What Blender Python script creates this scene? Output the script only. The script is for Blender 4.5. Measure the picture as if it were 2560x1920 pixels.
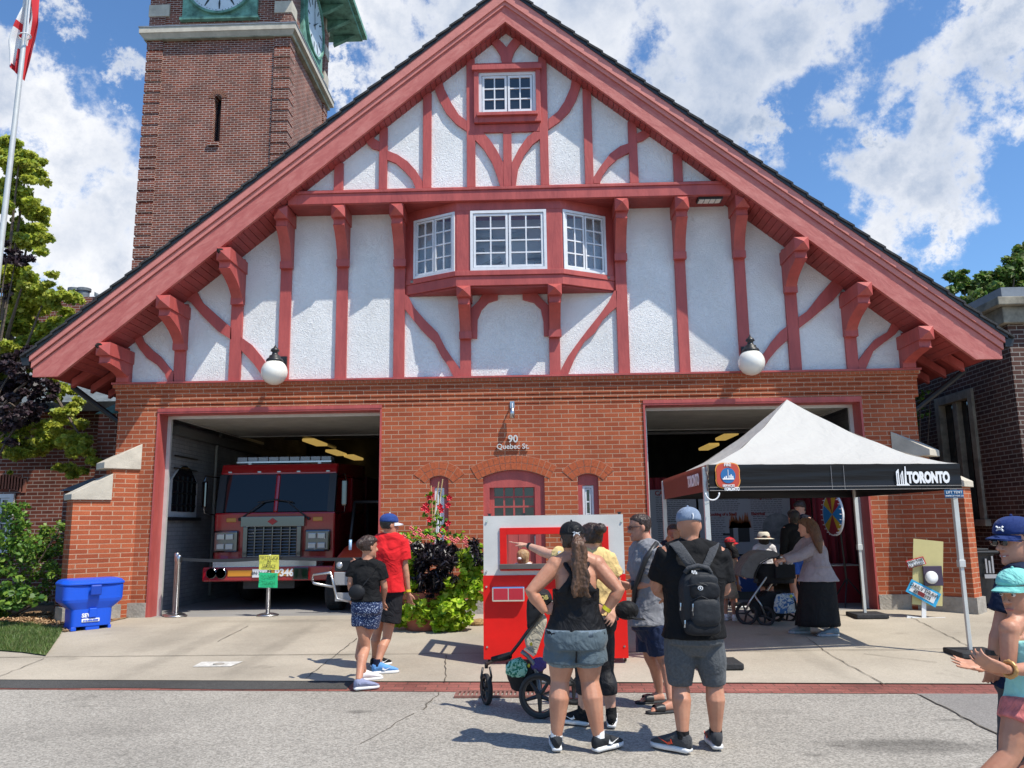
import bpy, bmesh, math, random
import numpy as np
from mathutils import Vector, Matrix
PI=math.pi; R=math.radians
random.seed(7); rng=np.random.default_rng(7)
sc=bpy.context.scene
for o in list(bpy.data.objects): bpy.data.objects.remove(o)
COL=sc.collection
# ---------------------------------------------------------------- camera
PITCH,ROLL,YAW,FPX=R(9.817),R(-.7814),R(1.5397),2034.93
CAM=np.array([.367,-13.2,1.385])
def ray(px,py):
    x=px-1280; y=-(py-960); c,s=math.cos(ROLL),math.sin(ROLL)
    d=np.array([c*x-s*y,FPX,s*x+c*y])
    cp,sp=math.cos(PITCH),math.sin(PITCH); d=np.array([d[0],cp*d[1]-sp*d[2],sp*d[1]+cp*d[2]])
    cy,sy=math.cos(YAW),math.sin(YAW); return np.array([cy*d[0]-sy*d[1],sy*d[0]+cy*d[1],d[2]])
cam=bpy.data.objects.new('camera',bpy.data.cameras.new('camera')); COL.objects.link(cam); sc.camera=cam
fw=Vector(ray(1280,960)).normalized(); rt=Vector(ray(1281,960)-ray(1280,960)).normalized(); up=rt.cross(fw)
M=Matrix((rt,up,-fw)).transposed().to_4x4(); M.translation=Vector(CAM); cam.matrix_world=M
cam.data.sensor_width=36; cam.data.lens=FPX/2560*36; cam.data.clip_end=2000; cam.data.clip_start=.05
sc.render.resolution_x=1024; sc.render.resolution_y=768
sc.view_settings.view_transform='Standard'; sc.view_settings.look='None'; sc.view_settings.gamma=1
sc.view_settings.exposure=0.18
# ---------------------------------------------------------------- sun
SUN=Vector((1.4,-1.0,2.72)).normalized()
sl=bpy.data.lights.new('sun','SUN'); sl.energy=5.0; sl.angle=R(.53); sl.color=(1,.945,.835)
so=bpy.data.objects.new('sun',sl); COL.objects.link(so); so.rotation_euler=SUN.to_track_quat('Z','Y').to_euler(); so.location=(5,-8,14)
# ---------------------------------------------------------------- sky with clouds
wd=bpy.data.worlds.new('World'); sc.world=wd; wd.use_nodes=True
nt=wd.node_tree; nt.nodes.clear(); NN=nt.nodes.new; LK=nt.links.new
sky=NN('ShaderNodeTexSky'); sky.sky_type='NISHITA'; sky.sun_disc=False
sky.sun_elevation=math.asin(SUN.z); sky.sun_rotation=math.atan2(SUN.x,SUN.y)
sky.altitude=100; sky.air_density=1; sky.dust_density=.6; sky.ozone_density=2.2
tc=NN('ShaderNodeTexCoord')
def VM(op,a,b=None):
    n=NN('ShaderNodeVectorMath'); n.operation=op
    for i,v in enumerate((a,b)):
        if v is None: continue
        if isinstance(v,(tuple,list)): n.inputs[i].default_value=v
        elif isinstance(v,(int,float)): n.inputs['Scale'].default_value=v
        else: LK(v,n.inputs[i])
    return n
def MT(op,a,b=None,clamp=False):
    n=NN('ShaderNodeMath'); n.operation=op; n.use_clamp=clamp
    for i,v in enumerate((a,b)):
        if v is None: continue
        if isinstance(v,(int,float)): n.inputs[i].default_value=v
        else: LK(v,n.inputs[i])
    return n.outputs[0]
dirn=VM('NORMALIZE',tc.outputs['Generated']).outputs[0]
def noise(vec,s,det,rough=.55,col=False):
    n=NN('ShaderNodeTexNoise'); n.inputs['Scale'].default_value=s; n.inputs['Detail'].default_value=det; n.inputs['Roughness'].default_value=rough
    LK(vec,n.inputs['Vector']); return n.outputs['Color' if col else 'Fac']
wob=VM('SUBTRACT',noise(dirn,7,9,.68,True),(.5,.5,.5)).outputs[0]
wv=NN('ShaderNodeVectorMath'); wv.operation='SCALE'; LK(wob,wv.inputs[0]); wv.inputs['Scale'].default_value=.27
dw=VM('ADD',dirn,wv.outputs[0]).outputs[0]
def vp(x,y): return (x*1.1573,y*1.1573)
def z1(x,y): return (x/2.37,y/2.37)
def z3(x,y): return (1660+x/2.37,y/2.37)
CL=[(vp(1000,40),190),(vp(1250,0),300),(vp(1520,60),260),(vp(1700,30),190),(vp(1430,190),180),(vp(1660,270),75),(vp(1560,240),140),(vp(820,90),150),(vp(740,180),60),
 (z3(1850,330),150),(z3(1560,600),150),(z3(1330,870),140),(z3(1480,1080),150),(z3(1700,800),150),(z3(2090,170),110),(z3(1850,60),70),(z3(1450,420),50),(z3(1150,760),45),(z3(1620,1300),70),(z3(2050,600),110),
 (z1(480,1280),240),(z1(250,1000),130),(z1(640,1050),140),(z1(700,1500),150),(z1(120,560),120),(z1(330,250),75),(z1(780,420),70),(z1(60,1150),160),
 ((2750,300),120)]
acc=None
for (px,py),r in CL:
    c=Vector(ray(px,py)).normalized(); D=VM('DISTANCE',dw,tuple(c)).outputs['Value']
    v=MT('SUBTRACT',1,MT('DIVIDE',D,1.08*r/2035.))
    acc=v if acc is None else MT('MAXIMUM',acc,v)
fb=noise(dirn,11,11,.64)
den=MT('ADD',MT('MULTIPLY',acc,1.1),MT('MULTIPLY',MT('SUBTRACT',fb,.5),3.0))
rp=NN('ShaderNodeMapRange'); rp.interpolation_type='SMOOTHERSTEP'; rp.inputs[1].default_value=-.12; rp.inputs[2].default_value=.62; LK(den,rp.inputs[0])
# clouds: bright rims and grey-blue thick middles, modelled with a second, shifted density
fb2=noise(VM('ADD',dirn,tuple(SUN*.05)).outputs[0],9,5,.55)
sh=MT('SUBTRACT',fb,fb2)
big=noise(dirn,3.2,4,.5)
lum=MT('ADD',.80,MT('ADD',MT('MULTIPLY',sh,.65),MT('MULTIPLY',MT('SUBTRACT',big,.5),.75)))
thick=NN('ShaderNodeMapRange'); thick.inputs[1].default_value=.2; thick.inputs[2].default_value=1.1; thick.inputs[3].default_value=.12; thick.inputs[4].default_value=-.2; LK(den,thick.inputs[0])
lum=MT('ADD',lum,thick.outputs[0])
lumc=MT('MINIMUM',MT('MAXIMUM',lum,.5),.98)
cc=NN('ShaderNodeValToRGB'); cc.color_ramp.elements[0].position=.5; cc.color_ramp.elements[0].color=(.33,.42,.58,1); cc.color_ramp.elements[1].position=.98; cc.color_ramp.elements[1].color=(.90,.91,.94,1); LK(lumc,cc.inputs[0])
skm=NN('ShaderNodeMix'); skm.data_type='RGBA'; skm.blend_type='MULTIPLY'; skm.inputs[0].default_value=1; LK(sky.outputs[0],skm.inputs[6]); skm.inputs[7].default_value=(.74,1.0,1.22,1)
sks=NN('ShaderNodeVectorMath'); sks.operation='SCALE'; LK(skm.outputs[2],sks.inputs[0]); sks.inputs['Scale'].default_value=.14
mx=NN('ShaderNodeMix'); mx.data_type='RGBA'; LK(rp.outputs[0],mx.inputs[0]); LK(sks.outputs[0],mx.inputs[6]); LK(cc.outputs[0],mx.inputs[7])
bk=NN('ShaderNodeBackground'); LK(mx.outputs[2],bk.inputs[0]); bk.inputs[1].default_value=1.0
wo=NN('ShaderNodeOutputWorld'); LK(bk.outputs[0],wo.inputs[0])
wd['label']='blue sky'
# ---------------------------------------------------------------- pixel -> place helpers (real depth is always given)
OR={0:(0,0,1),1:(0,0,2.37),2:(850,0,2.37),3:(1660,0,2.37),4:(0,600,2.37),5:(850,600,2.37),6:(1660,600,2.37),7:(0,1220,2.37),8:(850,1220,2.37),9:(1660,1220,2.37),
10:(80,560,4.147),11:(2080,560,4.148),12:(1080,0,5.185),13:(420,1020,2.86),14:(1520,1240,2.441),15:(840,1240,3.0725),16:(1180,1260,2.5136),17:(1620,1180,3.607),18:(2200,1220,2.37),
19:(0,1400,5.183),20:(1560,1120,5.183),21:(180,1120,5.183),22:(1860,1400,3.16),23:(1640,980,2.6976)}
def q(k,x,y): o=OR[k]; return (o[0]+x/o[2],o[1]+y/o[2])
def W(k,x,y,Y=0.):
    if isinstance(x,Vector): return x.copy()
    d=ray(*q(k,x,y)); return Vector(CAM+d*(Y-CAM[1])/d[1])
def WX(k,x,y,X):
    d=ray(*q(k,x,y)); return Vector(CAM+d*(X-CAM[0])/d[0])
def gz(y): return 0. if y>-.3 else max(-.18,-.18*(-.3-y)/4.9)
def G(k,x,y):
    d=ray(*q(k,x,y)); z=-.1
    for i in range(30):
        P=CAM+d*(z-CAM[2])/d[2]; z=gz(P[1])
    return Vector(P)
# ---------------------------------------------------------------- materials
def newmat(name):
    m=bpy.data.materials.new(name); m.use_nodes=True; return m,m.node_tree,m.node_tree.nodes['Principled BSDF']
def mk(name,col,rough=.6,metal=0.,var=.0,vs=4.,bump=0.,bs=60.,spec=.5,emit=None,coat=0.,stretch=None,trans=0.,det=4,sheen=0.,dark=None):
    m,t,b=newmat(name); N=t.nodes.new; L=t.links.new
    b.inputs['Base Color'].default_value=(*col,1); b.inputs['Roughness'].default_value=rough; b.inputs['Metallic'].default_value=metal
    b.inputs['Specular IOR Level'].default_value=spec; b.inputs['Coat Weight'].default_value=coat; b.inputs['Transmission Weight'].default_value=trans
    if sheen: b.inputs['Sheen Weight'].default_value=sheen
    if emit: b.inputs['Emission Color'].default_value=(*emit[0],1); b.inputs['Emission Strength'].default_value=emit[1]
    tc=N('ShaderNodeTexCoord'); mp=N('ShaderNodeMapping'); L(tc.outputs['Object'],mp.inputs[0])
    if stretch: mp.inputs['Scale'].default_value=stretch
    if var:
        n=N('ShaderNodeTexNoise'); n.inputs['Scale'].default_value=vs; n.inputs['Detail'].default_value=det; n.inputs['Roughness'].default_value=.65; L(mp.outputs[0],n.inputs['Vector'])
        r=N('ShaderNodeValToRGB'); r.color_ramp.elements[0].position=.3; r.color_ramp.elements[1].position=.7
        lo=dark if dark else tuple(c*(1-var) for c in col)
        r.color_ramp.elements[0].color=(*lo,1); r.color_ramp.elements[1].color=(*[min(1,c*(1+var)) for c in col],1)
        L(n.outputs['Fac'],r.inputs[0]); L(r.outputs[0],b.inputs['Base Color'])
    if bump:
        n=N('ShaderNodeTexNoise'); n.inputs['Scale'].default_value=bs; n.inputs['Detail'].default_value=5; L(mp.outputs[0],n.inputs['Vector'])
        u=N('ShaderNodeBump'); u.inputs['Strength'].default_value=bump; u.inputs['Distance'].default_value=.02; L(n.outputs['Fac'],u.inputs['Height']); L(u.outputs[0],b.inputs['Normal'])
    return m
def brick(name,c1,c2,mort,bw=.225,bh=.0725,ms=.009,var=.25,rough=.85,grime=.25,bias=0.,off=0.,flat=False):
    m,t,b=newmat(name); N=t.nodes.new; L=t.links.new; b.inputs['Roughness'].default_value=rough; b.inputs['Specular IOR Level'].default_value=.2
    g=N('ShaderNodeNewGeometry'); s=N('ShaderNodeSeparateXYZ'); L(g.outputs['Position'],s.inputs[0]); sn=N('ShaderNodeSeparateXYZ'); L(g.outputs['True Normal'],sn.inputs[0])
    def mth(op,a,c=None):
        n=N('ShaderNodeMath'); n.operation=op
        for i,v in enumerate((a,c)):
            if v is None: continue
            if isinstance(v,(int,float)): n.inputs[i].default_value=v
            else: L(v,n.inputs[i])
        return n.outputs[0]
    ax=mth('GREATER_THAN',mth('ABSOLUTE',sn.outputs[0]),.75)
    u=mth('ADD',mth('MULTIPLY',s.outputs[0],mth('SUBTRACT',1,ax)),mth('MULTIPLY',s.outputs[1],ax))
    # splayed walls: stretch along the face
    cb=N('ShaderNodeCombineXYZ'); L(mth('ADD',u,off),cb.inputs[0]); L(mth('ADD',s.outputs[1],mth('MULTIPLY',s.outputs[0],.0555)) if flat else s.outputs[2],cb.inputs[1])
    k=N('ShaderNodeTexBrick'); k.offset=.5; k.inputs['Scale'].default_value=1; k.inputs['Mortar Size'].default_value=ms; k.inputs['Mortar Smooth'].default_value=.15
    k.inputs['Brick Width'].default_value=bw; k.inputs['Row Height'].default_value=bh; k.inputs['Bias'].default_value=bias
    k.inputs['Color1'].default_value=(*c1,1); k.inputs['Color2'].default_value=(*c2,1); k.inputs['Mortar'].default_value=(*mort,1); L(cb.outputs[0],k.inputs['Vector'])
    n=N('ShaderNodeTexNoise'); n.inputs['Scale'].default_value=1.3; n.inputs['Detail'].default_value=7; L(g.outputs['Position'],n.inputs['Vector'])
    n2=N('ShaderNodeTexNoise'); n2.inputs['Scale'].default_value=90; n2.inputs['Detail'].default_value=3; L(g.outputs['Position'],n2.inputs['Vector'])
    mr=N('ShaderNodeMapRange'); L(n.outputs['Fac'],mr.inputs[0]); mr.inputs[1].default_value=.3; mr.inputs[2].default_value=.7; mr.inputs[3].default_value=1-grime; mr.inputs[4].default_value=1.08
    m2=N('ShaderNodeMapRange'); L(n2.outputs['Fac'],m2.inputs[0]); m2.inputs[1].default_value=.3; m2.inputs[2].default_value=.7; m2.inputs[3].default_value=1-var*.6; m2.inputs[4].default_value=1+var*.6
    sc1=N('ShaderNodeVectorMath'); sc1.operation='SCALE'; L(k.outputs['Color'],sc1.inputs[0]); L(mth('MULTIPLY',mr.outputs[0],m2.outputs[0]),sc1.inputs['Scale']); L(sc1.outputs[0],b.inputs['Base Color'])
    hb=mth('ADD',mth('MULTIPLY',mth('SUBTRACT',1,k.outputs['Fac']),1.0),mth('MULTIPLY',n2.outputs['Fac'],.35))
    bp=N('ShaderNodeBump'); bp.inputs['Strength'].default_value=.7; bp.inputs['Distance'].default_value=.006; L(hb,bp.inputs['Height']); L(bp.outputs[0],b.inputs['Normal'])
    return m
# ---------------------------------------------------------------- mesh builder
def root_of(o):
    while o.parent: o=o.parent
    return o
class MB:
    def __init__(s): s.v=[]; s.f=[]
    def add(s,vs,fs):
        b=len(s.v); s.v+= [tuple(v) for v in vs]; s.f+=[tuple(b+i for i in f) for f in fs]; return s
    def box(s,x0,x1,y0,y1,z0,z1,M=None):
        vs=[Vector(p) for p in ((x0,y0,z0),(x1,y0,z0),(x1,y1,z0),(x0,y1,z0),(x0,y0,z1),(x1,y0,z1),(x1,y1,z1),(x0,y1,z1))]
        if M: vs=[M@v for v in vs]
        return s.add(vs,[(0,3,2,1),(4,5,6,7),(0,1,5,4),(1,2,6,5),(2,3,7,6),(3,0,4,7)])
    def prism(s,poly,vec):
        """closed outline poly (3D pts) extruded along vec"""
        n=len(poly); P=[Vector(p) for p in poly]; V=Vector(vec)
        nrm=Vector((0,0,0))
        for i in range(n): nrm+=P[i].cross(P[(i+1)%n])
        if nrm.dot(V)>0: P=P[::-1]
        s.add(P+[p+V for p in P],[tuple(range(n)),tuple(range(2*n-1,n-1,-1))]+[(i,i+n,(i+1)%n+n,(i+1)%n) for i in range(n)]); return s
    def tube(s,pts,rad,n=10,cap=True,up=None):
        P=[Vector(p) for p in pts]
        if isinstance(rad,(int,float)): rad=[rad]*len(P)
        rings=[]; prev=None
        for i,p in enumerate(P):
            d=(P[min(i+1,len(P)-1)]-P[max(i-1,0)]).normalized()
            if prev is None:
                a=Vector((0,0,1)) if abs(d.z)<.9 else Vector((0,1,0))
                if up: a=Vector(up)
                x=d.cross(a).normalized()
            else: x=(prev-d*prev.dot(d)).normalized()
            prev=x; y=d.cross(x); r=rad[i]
            if isinstance(r,(int,float)): r=(r,r)
            rings.append([p+x*math.cos(2*PI*j/n)*r[0]+y*math.sin(2*PI*j/n)*r[1] for j in range(n)])
        return s.rings(rings,cap)
    def rings(s,rings,cap=True,closed=True):
        n=len(rings[0]); vs=[v for r in rings for v in r]; fs=[]
        for i in range(len(rings)-1):
            for j in range(n if closed else n-1):
                a=i*n+j; b=i*n+(j+1)%n; fs.append((a,b,b+n,a+n))
        if cap: fs+= [tuple(range(n-1,-1,-1)),tuple(range((len(rings)-1)*n,len(rings)*n))]
        return s.add(vs,fs)
    def loft(s,secs,n=20,cap=True,p=2.0):
        """secs: (centre, side vec, front vec) ellipses; p superellipse power"""
        rs=[]
        for c,a,b in secs:
            r=[]
            for j in range(n):
                t=2*PI*j/n; ct,st=math.cos(t),math.sin(t); e=2/p
                r.append(Vector(c)+Vector(a)*math.copysign(abs(ct)**e,ct)+Vector(b)*math.copysign(abs(st)**e,st))
            rs.append(r)
        return s.rings(rs,cap)
    def lathe(s,prof,c=(0,0,0),n=24,axis='z'):
        rs=[]
        for r,z in prof:
            ring=[]
            for j in range(n):
                t=2*PI*j/n; a,b=r*math.cos(t),r*math.sin(t)
                v={'z':(a,b,z),'y':(a,z,-b),'x':(z,a,b)}[axis]; ring.append(Vector(c)+Vector(v))
            rs.append(ring)
        return s.rings(rs)
    def ball(s,c,r,n=16,m=10,M=None):
        if isinstance(r,(int,float)): r=(r,r,r)
        rs=[]
        for i in range(m+1):
            ph=PI*i/m; ph=min(max(ph,.02),PI-.02)
            rs.append([Vector((r[0]*math.sin(ph)*math.cos(2*PI*j/n),r[1]*math.sin(ph)*math.sin(2*PI*j/n),r[2]*-math.cos(ph))) for j in range(n)])
        rs=[[ (M@v if M else v)+Vector(c) for v in g] for g in rs]
        return s.rings(rs)
    def build(s,name,mat,parent=None,smooth=False,bevel=0,rem=None,disp=None,solid=None,label=None,ang=None,sub=0,at=None):
        me=bpy.data.meshes.new(name); org=Vector((0,0,0))
        o=bpy.data.objects.new(name,me)
        if parent is not None: org=root_of(parent).location.copy(); o.parent=parent
        else:
            if at is not None: org=Vector(at)
            else:
                a=np.array(s.v); org=Vector(((a[:,0].min()+a[:,0].max())/2,(a[:,1].min()+a[:,1].max())/2,a[:,2].min()))
            o.location=org
        me.from_pydata([tuple(Vector(v)-org) for v in s.v],[],s.f); me.update()
        bm=bmesh.new(); bm.from_mesh(me); bmesh.ops.recalc_face_normals(bm,faces=bm.faces); bm.to_mesh(me); bm.free()
        COL.objects.link(o)
        for m in (mat if isinstance(mat,(list,tuple)) else [mat]): me.materials.append(m)
        if smooth or rem: me.polygons.foreach_set('use_smooth',[True]*len(me.polygons))
        if bevel:
            b=o.modifiers.new('b','BEVEL'); b.width=bevel; b.segments=2; b.limit_method='ANGLE'; b.angle_limit=R(40); BAKE.append(o)
        if rem:
            r=o.modifiers.new('r','REMESH'); r.mode='VOXEL'; r.voxel_size=rem; r.use_smooth_shade=True
            k=o.modifiers.new('s','SMOOTH'); k.factor=.5; k.iterations=4; BAKE.append(o)
        if sub: u=o.modifiers.new('u','SUBSURF'); u.levels=u.render_levels=sub; BAKE.append(o)
        if disp:
            for amp,size in (disp if isinstance(disp,list) else [disp]):
                t=bpy.data.textures.new('clouds','CLOUDS'); t.noise_scale=size; t.noise_depth=2
                d=o.modifiers.new('d','DISPLACE'); d.texture=t; d.strength=amp; d.mid_level=.5; d.texture_coords='LOCAL'
            if o not in BAKE: BAKE.append(o)
        if label: o['label']=label
        return o
BAKE=[]
def bake():
    dg=bpy.context.evaluated_depsgraph_get(); dg.update(); res=[]
    seen=set()
    for o in BAKE:
        if o.name in seen: continue
        seen.add(o.name)
        me=bpy.data.meshes.new_from_object(o.evaluated_get(dg),depsgraph=dg); res.append((o,me))
    for o,me in res:
        sm=any(m.type=='REMESH' or m.type=='SUBSURF' for m in o.modifiers); o.modifiers.clear(); old=o.data; nm=old.name; o.data=me
        for u in list(bpy.data.objects):
            if u.data==old: u.data=me
        me.name=nm
        if sm: me.polygons.foreach_set('use_smooth',[True]*len(me.polygons))
    BAKE.clear()
def tag(o,label=None,cat=None,group=None,kind=None):
    if label: o['label']=label
    if cat: o['category']=cat
    if group: o['group']=group
    if kind: o['kind']=kind
    return o
def thing(name,loc,label,cat,group=None):
    o=bpy.data.objects.new(name,None); o.location=loc; o.empty_display_size=.1; COL.objects.link(o); return tag(o,label,cat,group)
def copy_tree(o,parent=None):
    c=o.copy(); COL.objects.link(c); c.parent=parent
    for ch in [x for x in bpy.data.objects if x.parent==o]: copy_tree(ch,c)
    return c
def text(body,size,loc,rx=90,rz=0,ext=.002,mat=None,parent=None,name='lettering',align='CENTER',off=0.,sx=1.,ry=0,label=None,space=1.,shear=0.):
    cu=bpy.data.curves.new('t','FONT'); cu.body=body; cu.size=size; cu.extrude=ext; cu.align_x=align; cu.align_y='CENTER'; cu.offset=off; cu.space_character=space; cu.shear=shear; cu.resolution_u=3
    t=bpy.data.objects.new('t',cu); COL.objects.link(t)
    me=bpy.data.meshes.new_from_object(t); bpy.data.objects.remove(t)
    from mathutils import Euler
    M=Matrix.Translation(Vector(loc))@Euler((R(rx),R(ry),R(rz)),'XYZ').to_matrix().to_4x4()@Matrix.Diagonal((sx,1,1,1))
    me.transform(M); me.name=name; me.materials.clear(); me.materials.append(mat)
    o=bpy.data.objects.new(name,me); COL.objects.link(o)
    if parent is not None: org=root_of(parent).location; me.transform(Matrix.Translation(-org)); o.parent=parent
    if label: o['label']=label
    return o
def npmesh(name,verts,faces_n,mat,parent=None,smooth=False,matidx=None):
    """verts (N,3) array, faces consecutive groups of faces_n verts"""
    me=bpy.data.meshes.new(name); n=len(verts); nf=n//faces_n
    org=np.array(root_of(parent).location) if parent is not None else np.zeros(3)
    me.vertices.add(n); me.vertices.foreach_set('co',(verts-org).astype(np.float32).ravel())
    me.loops.add(n); me.loops.foreach_set('vertex_index',np.arange(n,dtype=np.int32))
    me.polygons.add(nf); me.polygons.foreach_set('loop_start',np.arange(0,n,faces_n,dtype=np.int32)); me.polygons.foreach_set('loop_total',np.full(nf,faces_n,dtype=np.int32))
    for m in (mat if isinstance(mat,(list,tuple)) else [mat]): me.materials.append(m)
    if matidx is not None: me.polygons.foreach_set('material_index',matidx.astype(np.int32))
    me.update(calc_edges=True); o=bpy.data.objects.new(name,me); COL.objects.link(o)
    if parent is not None: o.parent=parent
    return o
def leafcloud(name,cents,rad,dens,size,mats,parent,shape='leaf',flat=.5,droop=0.,seed=1):
    """cents: list of clump centres; leaves scattered in each clump's ellipsoid"""
    g=np.random.default_rng(seed); P=[]
    for c,r in zip(cents,rad):
        k=max(3,int(dens*r**2)) ; d=g.normal(size=(k,3)); d/=np.linalg.norm(d,axis=1)[:,None]; rr=r*g.uniform(.35,1,(k,1))**.6
        P.append(np.array(c)+d*rr*np.array([1,1,flat]))
    P=np.vstack(P); n=len(P)
    T={'leaf':[(0,-.5),(.28,-.2),(.3,.1),(0,.55),(-.3,.1),(-.28,-.2)],
       'maple':[(0,-.5),(.18,-.12),(.5,-.1),(.26,.12),(.3,.42),(0,.6),(-.3,.42),(-.26,.12),(-.5,-.1),(-.18,-.12)],
       'heart':[(0,-.55),(.3,-.3),(.5,.1),(.3,.42),(0,.3),(-.3,.42),(-.5,.1),(-.3,-.3)],
       'lance':[(0,-.8),(.12,-.3),(.13,.2),(0,.8),(-.13,.2),(-.12,-.3)]}[shape]
    T=np.array(T); m=len(T)
    nr=g.normal(size=(n,3))*.75+np.array([0,-.25,.8]); nr/=np.linalg.norm(nr,axis=1)[:,None]
    dr=g.normal(size=(n,3)); dr[:,2]-=droop; dr-=nr*np.sum(dr*nr,1)[:,None]; dr/=np.linalg.norm(dr,axis=1)[:,None]; sd=np.cross(nr,dr)
    s=size*g.uniform(.6,1.25,(n,1,1))
    fold=np.abs(T[:,0])[None,:,None]*nr[:,None,:]*.35-(T[:,1]**2)[None,:,None]*nr[:,None,:]*.3
    V=P[:,None,:]+s*(sd[:,None,:]*T[:,0][None,:,None]-dr[:,None,:]*T[:,1][None,:,None]*-1+fold)
    return npmesh(name,V.reshape(-1,3),m,mats,parent,matidx=g.integers(0,len(mats) if isinstance(mats,(list,tuple)) else 1,n))
def leafmat(name,c,tr=.35,rough=.5):
    m,t,b=newmat(name); N=t.nodes.new; L=t.links.new
    g=N('ShaderNodeTexCoord'); n=N('ShaderNodeTexNoise'); n.inputs['Scale'].default_value=7; L(g.outputs['Object'],n.inputs[0])
    r=N('ShaderNodeValToRGB'); r.color_ramp.elements[0].position=.35; r.color_ramp.elements[1].position=.65; r.color_ramp.elements[0].color=(*[x*.7 for x in c],1); r.color_ramp.elements[1].color=(*[min(1,x*1.3) for x in c],1)
    L(n.outputs['Fac'],r.inputs[0]); L(r.outputs[0],b.inputs['Base Color']); b.inputs['Roughness'].default_value=rough
    tl=N('ShaderNodeBsdfTranslucent'); L(r.outputs[0],tl.inputs[0]); mxx=N('ShaderNodeMixShader'); mxx.inputs[0].default_value=tr
    out=t.nodes['Material Output']; L(b.outputs[0],mxx.inputs[1]); L(tl.outputs[0],mxx.inputs[2]); L(mxx.outputs[0],out.inputs[0]); return m
# ================================================================ materials
m_brick=brick('orange_brick',(.455,.118,.050),(.33,.076,.034),(.50,.30,.20),bw=.232,bh=.0735,ms=.0065,grime=.22,var=.35)
m_brickA=mk('brick_single',(.42,.105,.045),.9,var=.25,vs=30,spec=.2)
m_mort=mk('mortar',(.46,.28,.19),.9,spec=.2)
m_tower=brick('tower_brick',(.26,.07,.04),(.13,.038,.026),(.52,.42,.36),bw=.24,bh=.078,ms=.0095,grime=.35,var=.4)
m_dark=brick('dark_brick',(.20,.058,.036),(.11,.032,.022),(.36,.28,.24),bw=.235,bh=.075,ms=.008,grime=.3,var=.35)
m_brown=brick('brown_brick',(.12,.06,.046),(.065,.033,.03),(.30,.27,.24),bw=.235,bh=.076,ms=.008,grime=.3)
m_inner=brick('whitewashed_brick',(.34,.34,.36),(.29,.29,.31),(.24,.24,.26),bw=.23,bh=.075,ms=.006,grime=.35)
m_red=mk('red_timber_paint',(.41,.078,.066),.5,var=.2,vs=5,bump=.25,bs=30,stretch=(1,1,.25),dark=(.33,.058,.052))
def peel(name,ang):
    m,t,b=newmat(name); N=t.nodes.new; L=t.links.new; b.inputs['Roughness'].default_value=.6
    g=N('ShaderNodeNewGeometry'); mp=N('ShaderNodeMapping'); mp.inputs['Rotation'].default_value=(0,ang,0); L(g.outputs['Position'],mp.inputs[0])
    mp2=N('ShaderNodeMapping'); mp2.inputs['Scale'].default_value=(2.2,3,7); L(mp.outputs[0],mp2.inputs[0])
    n=N('ShaderNodeTexNoise'); n.inputs['Scale'].default_value=1.5; n.inputs['Detail'].default_value=9; n.inputs['Roughness'].default_value=.7; n.inputs['Distortion'].default_value=.5; L(mp2.outputs[0],n.inputs[0])
    r=N('ShaderNodeValToRGB'); e=r.color_ramp.elements; e[0].position=.42; e[0].color=(.45,.115,.098,1); e[1].position=.58; e[1].color=(.53,.165,.138,1); k=e.new(.72); k.color=(.58,.22,.185,1)
    L(n.outputs['Fac'],r.inputs[0]); L(r.outputs[0],b.inputs['Base Color'])
    u=N('ShaderNodeBump'); u.inputs['Strength'].default_value=.6; u.inputs['Distance'].default_value=.012; L(n.outputs['Fac'],u.inputs['Height']); L(u.outputs[0],b.inputs['Normal']); return m
m_peelL=peel('weathered_red_board',R(39.5)); m_peelR=peel('weathered_red_board_b',R(-39.5))
m_redlit=mk('sunlit_red_paint',(.58,.20,.165),.5,var=.12,vs=4,bump=.15,bs=20)  # paler, pinker copy of the timber red for barge mouldings, sunlight put into its colour
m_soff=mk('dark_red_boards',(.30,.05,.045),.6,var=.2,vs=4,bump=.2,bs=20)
def stucco():
    m,t,b=newmat('white_stucco'); N=t.nodes.new; L=t.links.new; b.inputs['Roughness'].default_value=.85; b.inputs['Specular IOR Level'].default_value=.25
    g=N('ShaderNodeNewGeometry')
    n=N('ShaderNodeTexNoise'); n.inputs['Scale'].default_value=9; n.inputs['Detail'].default_value=3; n.inputs['Distortion'].default_value=2.2; L(g.outputs['Position'],n.inputs[0])
    w=N('ShaderNodeMath'); w.operation='SUBTRACT'; L(n.outputs['Fac'],w.inputs[0]); w.inputs[1].default_value=.5
    a=N('ShaderNodeMath'); a.operation='ABSOLUTE'; L(w.outputs[0],a.inputs[0])
    mr=N('ShaderNodeMapRange'); L(a.outputs[0],mr.inputs[0]); mr.inputs[1].default_value=0; mr.inputs[2].default_value=.05; mr.inputs[3].default_value=1; mr.inputs[4].default_value=0
    n2=N('ShaderNodeTexNoise'); n2.inputs['Scale'].default_value=38; n2.inputs['Detail'].default_value=6; L(g.outputs['Position'],n2.inputs[0])
    ad=N('ShaderNodeMath'); ad.operation='ADD'; L(mr.outputs[0],ad.inputs[0]); L(n2.outputs['Fac'],ad.inputs[1])
    u=N('ShaderNodeBump'); u.inputs['Strength'].default_value=.42; u.inputs['Distance'].default_value=.02; L(ad.outputs[0],u.inputs['Height']); L(u.outputs[0],b.inputs['Normal'])
    n3=N('ShaderNodeTexNoise'); n3.inputs['Scale'].default_value=1.1; n3.inputs['Detail'].default_value=8; L(g.outputs['Position'],n3.inputs[0])
    r=N('ShaderNodeValToRGB'); r.color_ramp.elements[0].position=.3; r.color_ramp.elements[0].color=(.68,.68,.67,1); r.color_ramp.elements[1].position=.62; r.color_ramp.elements[1].color=(.79,.79,.785,1); L(n3.outputs['Fac'],r.inputs[0]); L(r.outputs[0],b.inputs['Base Color']); return m
m_stucco=stucco()
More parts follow.
